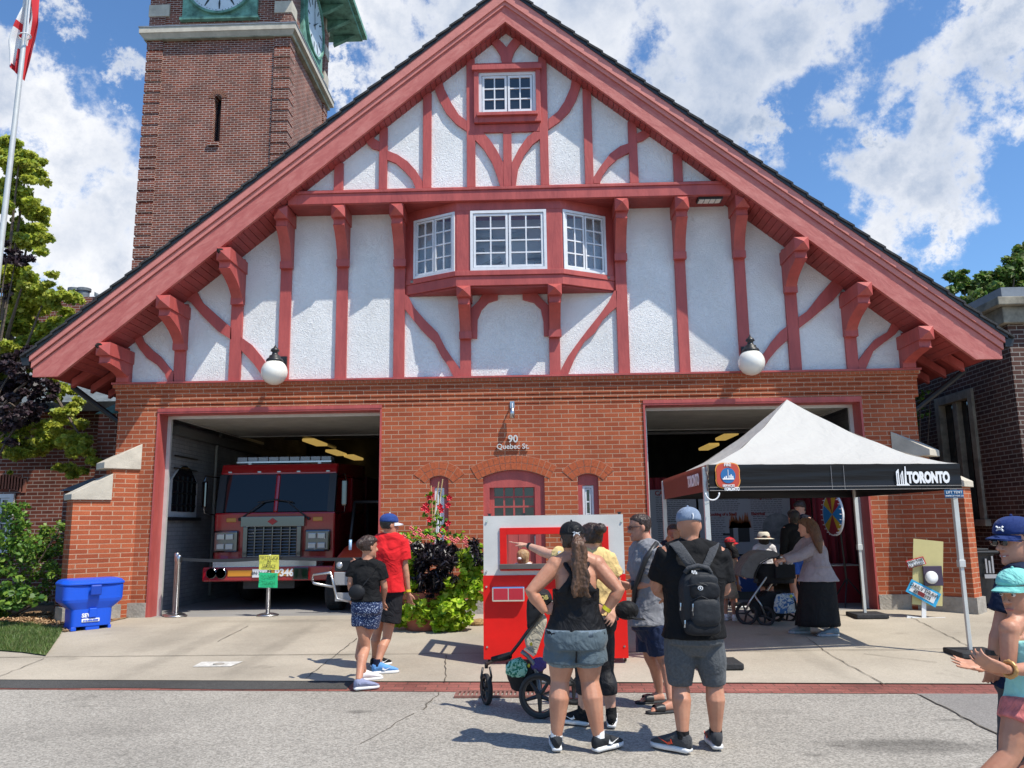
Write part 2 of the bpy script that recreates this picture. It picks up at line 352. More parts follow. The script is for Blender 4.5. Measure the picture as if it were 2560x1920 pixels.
m_stone=mk('limestone',(.50,.45,.37),.85,var=.18,vs=3,bump=.3,bs=60)
m_plinth=mk('concrete_plinth',(.33,.30,.26),.9,var=.3,vs=4,bump=.5,bs=30)
m_shing=mk('black_shingles',(.035,.035,.038),.9,var=.5,vs=14,bump=.5,bs=60)
m_blackm=mk('black_metal',(.02,.02,.022),.4,var=.3,vs=6,bump=.05)
m_copper=mk('green_copper',(.16,.34,.26),.7,var=.35,vs=3,dark=(.05,.12,.09))
m_slate=mk('slate',(.13,.15,.165),.6,var=.35,vs=9,bump=.3,bs=20)
m_lead=mk('grey_flashing',(.2,.22,.25),.5,var=.2)
m_white=mk('white_window_paint',(.68,.69,.72),.45,var=.08,vs=8)
m_glass=mk('dark_window_glass',(.012,.016,.022),.04,spec=.9,var=.3,vs=1)
m_glass2=mk('clear_window_glass',(.9,.95,1),.03,trans=1.0,spec=.3)
m_globe=mk('opal_globe',(.78,.75,.68),.25,var=.03,coat=.4)
m_steel=mk('brushed_steel',(.55,.55,.56),.3,1.0,var=.1,vs=20)
m_chrome=mk('chrome',(.78,.78,.8),.08,1.0)
m_alu=mk('pale_aluminium',(.62,.61,.57),.4,.3,var=.08,vs=6)
m_conc=None
def concrete(name,c,speck=.35,ss=140,patch=.2,stain=True,bump=.35,spots=()):
    m,t,b=newmat(name); N=t.nodes.new; L=t.links.new; b.inputs['Roughness'].default_value=.9; b.inputs['Specular IOR Level'].default_value=.2
    g=N('ShaderNodeNewGeometry'); pos=g.outputs['Position']
    def nz(s,d,r=.6):
        n=N('ShaderNodeTexNoise'); n.inputs['Scale'].default_value=s; n.inputs['Detail'].default_value=d; n.inputs['Roughness'].default_value=r; L(pos,n.inputs[0]); return n.outputs['Fac']
    def mr(x,a,bb,c1,d1):
        n=N('ShaderNodeMapRange'); L(x,n.inputs[0]); n.inputs[1].default_value=a; n.inputs[2].default_value=bb; n.inputs[3].default_value=c1; n.inputs[4].default_value=d1; return n.outputs[0]
    def mul(x,y):
        n=N('ShaderNodeMath'); n.operation='MULTIPLY'; L(x,n.inputs[0]); L(y,n.inputs[1]); return n.outputs[0]
    v=N('ShaderNodeTexVoronoi'); v.inputs['Scale'].default_value=ss; L(pos,v.inputs['Vector'])
    sep=N('ShaderNodeSeparateColor'); L(v.outputs['Color'],sep.inputs[0])
    f=mul(mul(mr(sep.outputs[0],0,1,1-speck,1+speck),mr(nz(.55,8),.3,.7,1-patch,1+patch*.5)),mr(nz(30,6),.3,.7,.93,1.06))
    if stain: f=mul(f,mr(nz(1.7,4,.5),.66,.74,1,.78))
    if spots:
        wn=N('ShaderNodeTexNoise'); wn.inputs['Scale'].default_value=6; wn.inputs['Detail'].default_value=6; L(pos,wn.inputs[0])
        wv=N('ShaderNodeVectorMath'); wv.operation='SUBTRACT'; L(wn.outputs['Color'],wv.inputs[0]); wv.inputs[1].default_value=(.5,.5,.5)
        for (px,py,rx,ry,st) in spots:
            a=N('ShaderNodeVectorMath'); a.operation='SUBTRACT'; L(pos,a.inputs[0]); a.inputs[1].default_value=(px,py,0)
            b2=N('ShaderNodeVectorMath'); b2.operation='MULTIPLY'; L(a.outputs[0],b2.inputs[0]); b2.inputs[1].default_value=(1/rx,1/ry,0)
            c2=N('ShaderNodeVectorMath'); c2.operation='ADD'; L(b2.outputs[0],c2.inputs[0]); L(wv.outputs[0],c2.inputs[1])
            d2=N('ShaderNodeVectorMath'); d2.operation='LENGTH'; L(c2.outputs[0],d2.inputs[0]); f=mul(f,mr(d2.outputs['Value'],.55,1.15,1-st,1))
    s=N('ShaderNodeVectorMath'); s.operation='SCALE'; s.inputs[0].default_value=c; L(f,s.inputs['Scale'])
    L(s.outputs[0],b.inputs['Base Color'])
    u=N('ShaderNodeBump'); u.inputs['Strength'].default_value=bump; u.inputs['Distance'].default_value=.006; L(mul(sep.outputs[1],mr(nz(60,3),0,1,.6,1)),u.inputs['Height']); L(u.outputs[0],b.inputs['Normal']); return m
SP=[]
for k_,x_,y_,rx_,ry_,st_ in ((22,1350,1470,.62,.22,.38),(22,560,1540,.08,.04,.35),(22,740,1468,.09,.03,.35),(8,120,1330,.13,.07,.35),(22,1650,1265,.16,.05,.3),(22,1170,1440,.5,.1,.18),(8,1900,1250,.4,.15,.15),(7,700,1450,.5,.2,.12),(7,500,1300,.12,.03,.3),(22,200,1200,.3,.1,.12)):
    p_=G(k_,x_,y_); SP.append((p_.x,p_.y,rx_,ry_,st_))
m_road=concrete('exposed_aggregate_road',(.335,.308,.268),.34,80,.18,True,.8,SP)
m_road2=concrete('grey_road_patch',(.245,.228,.21),.22,110,.12,True,.5)
m_walk=concrete('pale_concrete',(.405,.355,.285),.12,160,.24,True,.3,[(-3.2,-1.6,.5,1.6,.14),(-4.6,-1.8,.3,1.8,.12),(-2.6,-4.2,.9,.4,.10),(3.0,-2.0,.6,1.4,.10),(-5.9,-1.2,.8,.3,.12),(.2,-1.0,2.0,.3,.12),(-4.0,-2.6,.16,2.2,.16),(-2.9,-2.8,.14,2.0,.14),(-3.4,-.6,1.4,.16,.16),(2.2,-3.2,.14,1.5,.12),(3.4,-3.4,.14,1.6,.12),(-1.8,-3.3,.5,.25,.12)])
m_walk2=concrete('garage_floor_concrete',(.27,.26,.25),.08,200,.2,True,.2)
m_asph=concrete('asphalt_seam',(.075,.073,.07),.35,160,.3,False,.6)
m_pave=brick('paving_brick',(.33,.12,.095),(.25,.09,.075),(.12,.07,.055),bw=.21,bh=.105,ms=.005,flat=True,grime=.45,var=.5)
m_joint=mk('joint_dirt',(.09,.075,.055),.95)
m_grass=mk('grass_base',(.07,.12,.025),.95,var=.4,vs=9)
m_mulch=mk('bark_mulch_base',(.24,.145,.075),.95,var=.5,vs=30,bump=1,bs=30)
m_earth=mk('earth',(.16,.15,.12),.95,var=.3,vs=1)
# ================================================================ ground
def sheet(name,poly,z,mat,kind='structure'):
    o=MB().add([(x,y,z+(gz(y) if abs(y)<6 else gz(y))) for x,y in poly],[tuple(range(len(poly)))]).build(name,mat,at=(0,0,0)); tag(o,kind=kind); return o
def strip(name,polyf,z,mat,ys,x0,x1,add=0):
    vs=[];fs=[]
    for i,y in enumerate(ys): vs+=[(x0(y),y,gz(y)+z),(x1(y),y,gz(y)+z)]
    for i in range(len(ys)-1): fs.append((2*i,2*i+1,2*i+3,2*i+2))
    o=MB().add(vs,fs).build(name,mat,at=(0,0,0)); tag(o,kind='structure'); return o
sheet('ground',[(-300,-200),(300,-200),(300,500),(-300,500)],-.30,m_earth).location.z=0
# road edge line: from left (-5.01,-4.83) to right (4.55,-5.36)
def kerb(x): return -4.83-(x+5.01)*.0555
xs=[-40,-20,-10,-6,-3,0,3,6,10,20,40]
def band(name,f0,f1,z,mat,xs=xs):
    vs=[];fs=[]
    for x in xs: vs+=[(x,f0(x),gz(f0(x))+z),(x,f1(x),gz(f1(x))+z)]
    for i in range(len(xs)-1): fs.append((2*i,2*i+2,2*i+3,2*i+1))
    o=MB().add(vs,fs).build(name,mat,at=(0,0,0)); return tag(o,kind='structure')
band('road',lambda x:-40,lambda x:kerb(x)-.0,0.0,m_road)
# grey darker road slab on the right, beyond a diagonal joint
a,b=G(22,1390,1070),G(22,2090,1425); d=b-a; c=a+d*4
o=MB().add([(a.x,kerb(a.x)-.0,-.176),(c.x,c.y,-.176),(30,c.y,-.176),(30,kerb(30),-.176)],[(0,1,2,3)]).build('road_patch',m_road2,at=(0,0,0)); tag(o,kind='structure')
def crack(pts,w=.012,z=.008,mat=None,name='road_crack'):
    mb=MB(); P=[Vector(p) for p in pts]; Q=[P[0]]
    for i in range(len(P)-1):
        n=max(2,int((P[i+1]-P[i]).length/.12))
        for k in range(1,n+1):
            v=P[i].lerp(P[i+1],k/n); Q.append(v+(Vector((random.gauss(0,.008),random.gauss(0,.008),0)) if k<n else Vector((0,0,0))))
    vs=[];fs=[]
    for i,p in enumerate(Q):
        t=(Q[min(i+1,len(Q)-1)]-Q[max(i-1,0)]).normalized(); s=Vector((-t.y,t.x,0))*w*random.uniform(.3,.7)
        for v in (p+s,p-s): vs.append((v.x,v.y,gz(v.y)+z))
    for i in range(len(Q)-1): fs.append((2*i,2*i+1,2*i+3,2*i+2))
    o=MB().add(vs,fs).build(name,mat or m_joint,at=(0,0,0)); return tag(o,kind='structure')
crack([a,c],.014); crack([G(8,585,1215),G(8,490,1320)],.01); crack([G(8,440,1340),G(8,330,1395),G(8,250,1450),G(8,120,1520)],.008)
# brick strip, asphalt seam, sidewalk, driveway
band('brick_strip',lambda x:kerb(x),lambda x:kerb(x)+.38,.004,m_pave)
xa=[-40,-10,-6,-5,-4,-3,-2,-1.4,-1.0,-.9]
band('asphalt_seam',lambda x:kerb(x)+.045+.02*math.sin(x*3),lambda x:kerb(x)+.42+.025*math.sin(x*2.3+1),.009,m_asph,[-40,-12]+[-8+.25*i for i in range(27)])
band('sidewalk',lambda x:kerb(x)+.38,lambda x:-3.25,.014,m_walk)
jl=-3.24
strip('driveway',None,.014,m_walk,[jl,-2.2,-1.2,-.3,-.05,.0],lambda y:-6.95+(y-jl)*(.24),lambda y:30)
for pts in ([(-6.95,jl,0),(13,jl-.15,0)],[G(7,0,1125),G(7,120,1080),G(7,260,1020)],[G(8,100,900),G(7,1810,1140)],[G(8,628,1000),G(8,620,1160)],
    [G(22,1120,430),G(22,1300,450),G(22,1750,680),G(22,2200,900)],[G(22,490,620),G(22,680,760),G(22,1110,1000)],[G(22,950,755),G(22,1530,825),],[G(7,1470,825),G(7,1290,920)]):
    crack(pts,.009,.022,name='concrete_joint')
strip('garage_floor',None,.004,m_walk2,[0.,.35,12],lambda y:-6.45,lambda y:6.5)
# light threshold inside the doors
# grass verge and mulch bed on the left
def ztop(x): return 0
pg=[G(7,-250,975),G(7,0,975),G(7,130,985),G(7,270,1005),G(7,350,890),G(7,370,850),G(7,200,820),G(7,-250,810)]
o=MB().add([(p.x,p.y,gz(p.y)+.03) for p in pg],[tuple(range(8))]).build('grass_verge',m_grass,at=(0,0,0)); tag(o,kind='structure')
pm=[G(7,-600,830),G(7,0,810),G(7,200,820),G(7,385,862),(-6.1,-.2,0),(-6.5,2,0),(-16,2.5,0)]
o=MB().add([(p[0],p[1],gz(p[1])+.026) for p in pm],[tuple(range(7))]).build('mulch_bed',m_mulch,at=(0,0,0)); tag(o,kind='structure')
g=np.random.default_rng(3)
def blades(name,n,fn,h,w,mats,lean=.5,label='',cat='grass'):
    V=np.zeros((n,3,3)); mi=g.integers(0,len(mats),n)
    for i in range(n):
        x,y=fn(); a=g.uniform(0,2*PI); hh=h*g.uniform(.4,1.2); z=gz(y)+.03
        V[i,0]=(x-w*math.cos(a),y-w*math.sin(a),z); V[i,1]=(x+w*math.cos(a),y+w*math.sin(a),z); V[i,2]=(x+g.normal()*hh*lean,y+g.normal()*hh*lean,z+hh)
    o=npmesh(name,V.reshape(-1,3),3,mats,None,matidx=mi); tag(o,label,cat,kind='stuff'); return o
def inpoly(P):
    xs_=[p[0] for p in P]; ys_=[p[1] for p in P]
    while True:
        x=g.uniform(min(xs_),max(xs_)); y=g.uniform(min(ys_),max(ys_)); c=False; j=len(P)-1
        for i in range(len(P)):
            if (P[i][1]>y)!=(P[j][1]>y) and x<(P[j][0]-P[i][0])*(y-P[i][1])/(P[j][1]-P[i][1])+P[i][0]: c=not c
            j=i
        if c: return x,y
m_bl1=leafmat('grass_blade',(.10,.17,.035),.3); m_bl2=leafmat('grass_blade_dry',(.17,.19,.06),.3)
blades('grass',15000,lambda:inpoly(pg),.06,.004,[m_bl1,m_bl1,m_bl2],label='patchy green lawn grass at the left edge beside the driveway')
m_ch1=mk('bark_chip',(.36,.21,.11),.9,var=.4,vs=20); m_ch2=mk('bark_chip_pale',(.50,.34,.20),.9)
pmm=[tuple(p)[:2] for p in (G(7,-100,815),G(7,200,822),G(7,385,862),(-6.2,-.4,0),(-7,.6,0),(-11,.6,0))]
def chips():
    n=5000; V=np.zeros((n,4,3))
    for i in range(n):
        x,y=inpoly(pmm); a=g.uniform(0,PI); l=g.uniform(.015,.04); w=g.uniform(.005,.012); z=gz(y)+.03+g.uniform(0,.025); t=g.normal()*.3
        u=np.array([math.cos(a),math.sin(a),t])*l; s=np.array([-math.sin(a),math.cos(a),g.normal()*.4])*w; c=np.array([x,y,z]); V[i]=[c-u-s,c+u-s,c+u+s,c-u+s]
    return V
V=chips(); o=npmesh('mulch_chips',V.reshape(-1,3),4,[m_ch1,m_ch2,m_mulch],None,matidx=g.integers(0,3,len(V))); tag(o,'brown bark mulch chips spread below the shrubs on the left','mulch',kind='stuff')
m_wpt=mk('white_paint_mark',(.52,.50,.46),.85,var=.35,vs=14,det=8)
for nm,pts in (('painted_square',[G(7,1140,1070),G(7,1195,1040),G(7,1440,1038),G(7,1365,1068)]),):
    o=MB().add([(p.x,p.y,gz(p.y)+.02) for p in pts],[(0,1,2,3)]).build(nm,m_wpt,at=(0,0,0)); tag(o,kind='structure')
c=G(7,1295,1055); o=MB().lathe([(.0,.0),(.06,.0),(.06,.012),(.0,.012)],(c.x,c.y,gz(c.y)+.016),20).build('valve_cover',m_plinth); tag(o,'small round metal valve cover in the white painted square on the driveway','valve cover')
# iron drain grate in the brick strip
t=G(8,950,1230); gx,gy=t.x,t.y
dr=thing('drain_grate',(gx,gy,-.17),'rusty red iron drain grate set in the road edge under the jogging stroller','drain')
mb=MB(); mb.box(gx-.42,gx+.42,gy-.13,gy-.10,-.172,-.155).box(gx-.42,gx+.42,gy+.10,gy+.13,-.172,-.155).box(gx-.42,gx-.39,gy-.10,gy+.10,-.172,-.155).box(gx+.39,gx+.42,gy-.10,gy+.10,-.172,-.155)
m_rust=mk('rusty_iron',(.22,.10,.08),.8,var=.3,vs=20); mb.build('frame',m_rust,dr)
mb=MB(); [mb.box(gx-.37+.04*i,gx-.35+.04*i,gy-.10,gy+.10,-.17,-.158) for i in range(19)]; mb.build('grille',m_rust,dr)
# ================================================================ the fire hall
fh=thing('fire_hall',(0,3,0),'half-timbered fire hall with red beams, white stucco gable and orange brick ground floor','building')
HW=6.53; ZT=3.767; YU=-.42; WT=.37; YF=-.72
def X(k,x,y,Y=0.): return W(k,x,y,Y).x
def Z(k,x,y,Y=0.): return W(k,x,y,Y).z
DLx0,DLx1=-5.86,X(5,245,1300)        # left door opening
DRx0=X(5,1808,1300); DRx1=X(6,1195,1250)
DZ=Z(4,1500,1010)-.0
cx0,cx1=DLx1,DRx0
# ground-floor brick wall
wl=MB()
for x0,x1 in ((-HW,DLx0),(DRx1,HW)): wl.box(x0,x1,0,WT,.0,DZ)
wl.box(-HW,HW,0,WT,DZ,ZT-.42)
# centre section: arched door + two slit windows
dX0,dX1=X(5,848,1500),X(5,1213,1500); dS,dC=Z(5,1030,1402),Z(5,1030,1362)
sl1=(X(5,530,1500),X(5,643,1500)); sl2=(X(5,1410,1500),X(5,1533,1500)); sS,sC=Z(5,1470,1400),Z(5,1470,1383); sB=.85
def archpts(x0,x1,zs,zc,n=12): return [(x0+(x1-x0)*i/n, zs+(zc-zs)*(1-(2*i/n-1)**2)) for i in range(n+1)]
for a,b in ((cx0,sl1[0]),(sl1[1],dX0),(dX1,sl2[0]),(sl2[1],cx1)): wl.box(a,b,0,WT,0,DZ)
for a,b,zs,zc,zb in ((sl1[0],sl1[1],sS,sC,sB),(dX0,dX1,dS,dC,None),(sl2[0],sl2[1],sS,sC,sB)):
    P=[(x,0,z) for x,z in archpts(a,b,zs,zc)]+[(b,0,DZ),(a,0,DZ)]; wl.prism(P,(0,WT,0))
    if zb: wl.box(a,b,0,WT,0,zb)
wl.build('brick_wall',m_brick,fh)
# arch rings of real bricks
for a,b,zs,zc in ((sl1[0],sl1[1],sS,sC),(dX0,dX1,dS,dC),(sl2[0],sl2[1],sS,sC)):
    w=(b-a)/2; h=zc-zs; Rr=(w*w+h*h)/(2*h); cxx=(a+b)/2; cz=zc-Rr; th=math.asin(min(1,w/Rr)); extra=.10/Rr
    bk_=MB(); mo=MB(); n=max(6,int(2*(th+extra)*Rr/.078)); ts=[-(th+extra)+2*(th+extra)*i/n for i in range(n+1)]
    P=[(cxx+Rr*math.sin(t),-.003,cz+Rr*math.cos(t)) for t in ts]+[(cxx+(Rr+.235)*math.sin(t),-.003,cz+(Rr+.235)*math.cos(t)) for t in ts[::-1]]
    mo.prism(P,(0,.02,0))
    for r0,r1 in ((.006,.112),(.121,.230)):
        for i in range(n):
            t0,t1=ts[i]+.0035/Rr,ts[i+1]-.0035/Rr; j=random.uniform(-.001,.002)
            bk_.prism([(cxx+(Rr+r)*math.sin(t),-.008-j,cz+(Rr+r)*math.cos(t)) for r,t in ((r0,t0),(r0,t1),(r1,t1),(r1,t0))],(0,.012,0))
    ar=mo.build('arch_surround',m_mort,fh); bk_.build('arch_bricks',m_brickA,ar)
# corbelled brick cornice
cb=MB()
for k in range(5):
    z0=ZT-.42+k*.0735; e=.008+.011*k; cb.box(-HW-e,HW+e,-e,0,z0+.003,z0+.0735-(.008 if k<5 else 0))
    if k<5: cb.box(-HW-e+.008,HW+e-.008,-e+.008,0,z0+.0735-.008,z0+.0735+.003)
cb.box(-HW-.06,HW+.06,-.0,WT,ZT-.42,ZT-.004)
cb.build('brick_cornice',m_brick,fh)
so_=MB(); mo=MB(); z0=ZT-.0655+.012
mo.box(-HW-.085,HW+.085,-.082,-.0,z0,ZT-.004); 
x=-HW-.08
while x<HW+.02: so_.box(x,x+.062,-.088,-.06,z0+.002,ZT-.012); x+=.073
mo.build('cornice_mortar',m_mort,fh); so_.build('soldier_bricks',m_brickA,fh)
MB().box(-HW-.1,HW+.1,-.11,-.0,ZT,ZT+.03).build('red_sill',m_red,fh)
# side walls & back
[MB().box(s*HW-(WT if s>0 else 0),s*HW+(0 if s>0 else WT),WT,11.5,0,3.9).build('side_wall',m_brick,fh) for s in (-1,1)]; MB().box(-HW,HW,11.5,11.9,0,3.9).build('rear_wall',m_brick,fh)
# plinth
pz=.24
for a,b in ((-HW,DLx0),(cx0,dX0),(dX1,cx1),(DRx1,HW)): MB().box(a,b,-.035,0,-.1,pz).build('plinth',m_plinth,fh)
# splayed buttresses
for s in (-1,1):
    A=Vector((s*6.12,-.0,0)); B=Vector((s*6.80,-.66,0)); t=(B-A).normalized(); nrm=Vector((-t.y,t.x,0)); 
    if nrm.y<0: nrm=-nrm
    D=nrm*.34; z1_,z2_=1.86,2.33
    A=A-t*.15
    M1=A.lerp(B,.50)
    bb=MB(); hA=2.36
    bb.prism([A+Vector((0,0,-.1)),B+Vector((0,0,-.1)),B+Vector((0,0,z1_)),M1+Vector((0,0,z1_)),M1+Vector((0,0,hA)),A+Vector((0,0,hA))],D)
    bt=bb.build('buttress',m_brick,fh)
    def cap(p0,p1,zb,zt0,zt1,ov=.04):
        # sloping stone: low at p1 (outer), high at p0
        tt=(p1-p0).normalized(); P0=p0-nrm*ov; P1=p1+tt*ov-nrm*ov
        MB().prism([P0+Vector((0,0,zb)),P1+Vector((0,0,zb)),P1+Vector((0,0,zt1)),P0+Vector((0,0,zt0))],nrm*(.34+2*ov)).build('coping_stone',m_stone,bt,bevel=.008)
    cap(M1,B,z1_,z1_+.42,z1_+.09); 
    cap(A.lerp(B,.12),A.lerp(B,.60),hA,hA+.42,hA+.10)
    MB().prism([A+t*.3+Vector((0,0,-.12))-nrm*.03,B+Vector((0,0,-.12))-nrm*.03+t*.04,B+Vector((0,0,.235))-nrm*.03+t*.04,A+t*.3+Vector((0,0,.235))-nrm*.03],nrm*.40).build('footing',m_plinth,bt)
# stucco walls (lower and jettied upper gable), following the roof slope
SL=.825; ZA=9.80
def roofz(x): return ZA-SL*abs(x)
zb=Z(2,1000,1110,YU)      # foot of upper gable
xz=(ZA-zb)/SL
MB().prism([(-HW-.03,0,ZT),(HW+.03,0,ZT),(HW+.03,0,roofz(HW+.03)),(xz,0,zb-.1),(-xz,0,zb-.1),(-HW-.03,0,roofz(HW+.03))],(0,.3,0)).build('lower_stucco_wall',m_stucco,fh)
MB().prism([(-xz,YU,zb),(xz,YU,zb),(0,YU,ZA)],(0,.3,0)).build('upper_stucco_wall',m_stucco,fh)
# jetty beam with soffit
bz0=Z(2,1700,1165,-.55); bz1=Z(2,1700,1095,-.50); bw_=(ZA-bz1)/SL+.1
bw_=min(bw_,X(3,450,1150,-.55))
bm_=MB(); bm_.box(-bw_,bw_,-.55,-.47,bz0,bz1-.05); bm_.box(-bw_,bw_,-.57,-.42,bz1-.05,bz1)
bm_.prism([(-bw_,-.53,bz1),(-bw_,-.42,bz1),(-bw_,-.42,bz1+.07)],(2*bw_,0,0))
bm_.build('jetty_beam',m_red,fh,bevel=.006)
sf=MB(); 
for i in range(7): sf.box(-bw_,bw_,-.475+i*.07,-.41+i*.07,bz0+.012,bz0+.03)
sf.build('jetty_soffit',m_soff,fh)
# timbers
def post(k,xl,xr,ym,zlo,zhi,Y,name='timber_post'):
    a,b=X(k,xl,ym,Y),X(k,xr,ym,Y); MB().box(a,b,Y,Y+.075,zlo,zhi).build(name,m_red,fh,bevel=.004)
def brace(k,pts,Y,name='timber_brace'):
    MB().prism([W(k,x,y,Y) for x,y in pts],(0,.07,0)).build(name,m_red,fh)
YL=-.055; YG=YU-.055
lowz=ZT+.0
def topz(x): return roofz(x)+.02
for k,xl,xr,ym in ((4,1037,1102,600),(4,1360,1429,620),(4,1655,1720,420),(4,1989,2055,500),(5,317,382,500),(5,1640,1707,450),(5,1998,2062,450),(6,435,500,450),(6,734,803,550),(6,1081,1149,670)):
    xm=(X(k,xl,ym,YL)+X(k,xr,ym,YL))/2; zz=min(roofz(abs(xm)+.1)-.02,bz0+.02); post(k,xl,xr,ym,lowz,zz,YL)
for k,xl,xr,ym,yt in ((5,711,776,700,570),(5,1241,1306,700,560)): post(k,xl,xr,ym,lowz,Z(k,xl,330,YL),YL)
for s in (-1,1): MB().box(min(s*(HW+.03),s*(HW-.13)),max(s*(HW+.03),s*(HW-.13)),YL,0,ZT,roofz(HW)-.02).build('timber_post',m_red,fh)
for k,xl,xr,ym in ((2,750,800,700),(2,1181,1231,700),(2,491,541,800),(2,231,279,950),(2,-35,19,1000),(2,1445,1495,800),(2,1710,1761,850),(2,1975,2028,960)):
    xm=max(abs(X(k,xl,ym,YG)),abs(X(k,xr,ym,YG))); post(k,xl,xr,ym,zb+.0,roofz(xm),YG)
post(2,967,1017,900,zb,Z(2,967,780,YG),YG)
brace(2,[(-2,1100),(-2,1110),(-60,1113)],YG) if 0 else None
gx0,gx1=X(2,800,700,YG),X(2,1181,700,YG)
MB().box(gx0,gx1,YG+.004,YG+.07,Z(2,990,402,YG),Z(2,990,370,YG)).build('timber_rail',m_red,fh)
MB().box(gx0,gx1,YG+.004,YG+.07,Z(2,990,780,YG),Z(2,990,735,YG)).build('timber_rail',m_red,fh)
brace(12,[(690,500),(790,430),(860,500),(930,570),(965,610),(1000,560),(1060,490),(1140,425),(1235,495),(1140,560),(1070,660),(1040,740),(1030,812),(908,812),(880,700),(830,620),(770,550)],YG)
brace(2,[(590,430),(620,530),(660,610),(705,680),(750,715),(750,775),(690,735),(630,670),(580,580),(545,480)],YG)
brace(2,[(1380,415),(1365,520),(1330,600),(1290,660),(1234,705),(1234,765),(1300,720),(1360,660),(1400,590),(1440,465)],YG)
brace(2,[(140,795),(160,850),(190,878),(232,888),(232,838),(205,822),(185,765)],YG)
brace(2,[(277,890),(340,915),(400,955),(450,1010),(488,1072),(488,1116),(448,1116),(425,1060),(380,1010),(330,965),(277,945)],YG)
brace(2,[(1502,1050),(1540,990),(1600,910),(1660,865),(1712,848),(1712,903),(1650,935),(1590,990),(1555,1040),(1540,1086),(1500,1086)],YG)
brace(2,[(1757,793),(1790,775),(1810,715),(1855,745),(1835,800),(1800,828),(1757,842)],YG)
brace(2,[(800,785),(850,785),(890,830),(930,890),(968,965),(968,1105),(950,1105),(930,1040),(900,960),(850,880),(800,828)],YG)
brace(2,[(1016,965),(1060,880),(1110,810),(1150,780),(1184,780),(1184,822),(1140,855),(1090,920),(1055,1000),(1040,1105),(1016,1105)],YG)
brace(4,[(795,520),(820,520),(850,600),(900,650),(950,690),(1030,792),(1030,862),(1000,862),(975,790),(930,740),(870,700),(830,650),(792,590)],YL)
brace(4,[(1060,300),(1150,280),(1200,370),(1290,450),(1370,520),(1370,590),(1290,540),(1200,450),(1130,370),(1060,330)],YL)
brace(4,[(1427,575),(1490,620),(1540,680),(1600,760),(1645,850),(1600,850),(1550,800),(1500,730),(1427,652)],YL)
brace(6,[(1405,425),(1400,520),(1370,560),(1300,610),(1240,660),(1190,778),(1152,778),(1155,710),(1200,650),(1250,590),(1330,540),(1360,480),(1385,425)],YL)
brace(6,[(1040,190),(1115,230),(1060,290),(1000,360),(940,410),(870,470),(798,525),(793,460),(850,420),(920,330),(980,260)],YL)
brace(6,[(730,510),(690,540),(640,600),(600,660),(560,710),(590,760),(620,710),(670,650),(733,592)],YL)
brace(5,[(384,320),(405,335),(440,400),(500,470),(580,550),(625,640),(665,700),(712,765),(712,826),(680,826),(640,745),(600,690),(560,610),(480,530),(400,430),(384,410)],YL)
brace(5,[(1640,300),(1640,395),(1600,430),(1560,470),(1510,550),(1450,600),(1400,680),(1350,800),(1345,816),(1306,816),(1310,765),(1350,690),(1400,620),(1460,540),(1540,440),(1590,370),(1625,300)],YL)
brace(5,[(777,582),(812,582),(815,470),(840,410),(880,370),(935,352),(935,312),(850,312),(820,360),(777,404)],YL)
brace(5,[(1240,568),(1208,568),(1205,480),(1190,410),(1150,370),(1082,352),(1082,308),(1165,308),(1190,345),(1240,390)],YL)
# brackets: purlin end with a pyramid tip, curved corbel below
def bracket(xc,zt,zbot,w=.225,ph=.22,L=.70,rot=False,rotten=False):
    """zt underside of beam, zbot foot of the corbel"""
    h=zt-ph-zbot; y1=YL
    a,b=xc-w/2,xc+w/2
    pb=MB().box(a,b,-L,0,zt-ph,zt-.002); 
    tip=Vector((xc,-L-.10,zt-ph/2))
    V=[(a,-L,zt-ph),(b,-L,zt-ph),(b,-L,zt-.002),(a,-L,zt-.002),tip]; pb.add(V,[(0,1,4),(1,2,4),(2,3,4),(3,0,4)])
    br_=pb.build('bracket_beam',m_red,fh)
    L2=L-.08; prof=[(0,0),(-L2,0),(-L2,-.10)]
    for i in range(11):
        u=i/10; prof.append((-(L2-.10)*(1-u)**1.7*(1-.15*math.sin(u*PI))-.13, -.12-(h-.16)*u))
    prof+=[(-.13,-h),(0,-h)]
    c_=w*.41
    P=[(xc-c_,y,zt-ph+z) for y,z in prof]; MB().prism(P,(2*c_,0,0)).build('corbel',m_red,br_)
    MB().box(xc-c_-.012,xc+c_+.012,-.145,YL+.0,zbot-.02,zbot+.10).build('corbel_foot',m_red,br_)
    if rotten:
        MB().ball((xc-.04,-L-.035,zt-.07),(w*.26,.045,.05),10,6).build('rotten_hole',mk('rotten_wood',(.02,.012,.01),.95,bump=1,bs=60),br_,disp=(.05,.04))
for k,xl,xr,ym,yb in ((4,1663,1733,170,162),(4,1998,2066,160,150),(5,322,387,150,150),(5,1630,1697,110,115),(5,1982,2046,100,105),(6,408,482,98,98)):
    bracket((X(k,xl,ym,-.1)+X(k,xr,ym,-.1))/2,bz0+.005,Z(k,xl,yb,-.13),L=.52)
for s,pts in ((-1,((4,1375,1443,330,375),(4,1032,1102,600,645),(4,698,772,850,855))),(1,((6,712,787,290,305),(6,1068,1147,560,565),(6,1425,1515,760,768)))):
    for i,(k,xl,xr,ym,yb) in enumerate(pts):
        xm=(X(k,xl,ym,-.1)+X(k,xr,ym,-.1))/2; xm=s*(abs(xm) if i<2 else HW-.10)
        zt=roofz(abs(xm)-.11)-.10-.06; zbt=Z(k,xl,yb,-.13) if i<2 else ZT+.05
        zz=roofz(abs(xm)+.11)-.10; bracket(xm,zz+.02,max(zbt,ZT+.05),w=.225,ph=.21,L=.80,rotten=(s<0 and i in (0,2)))
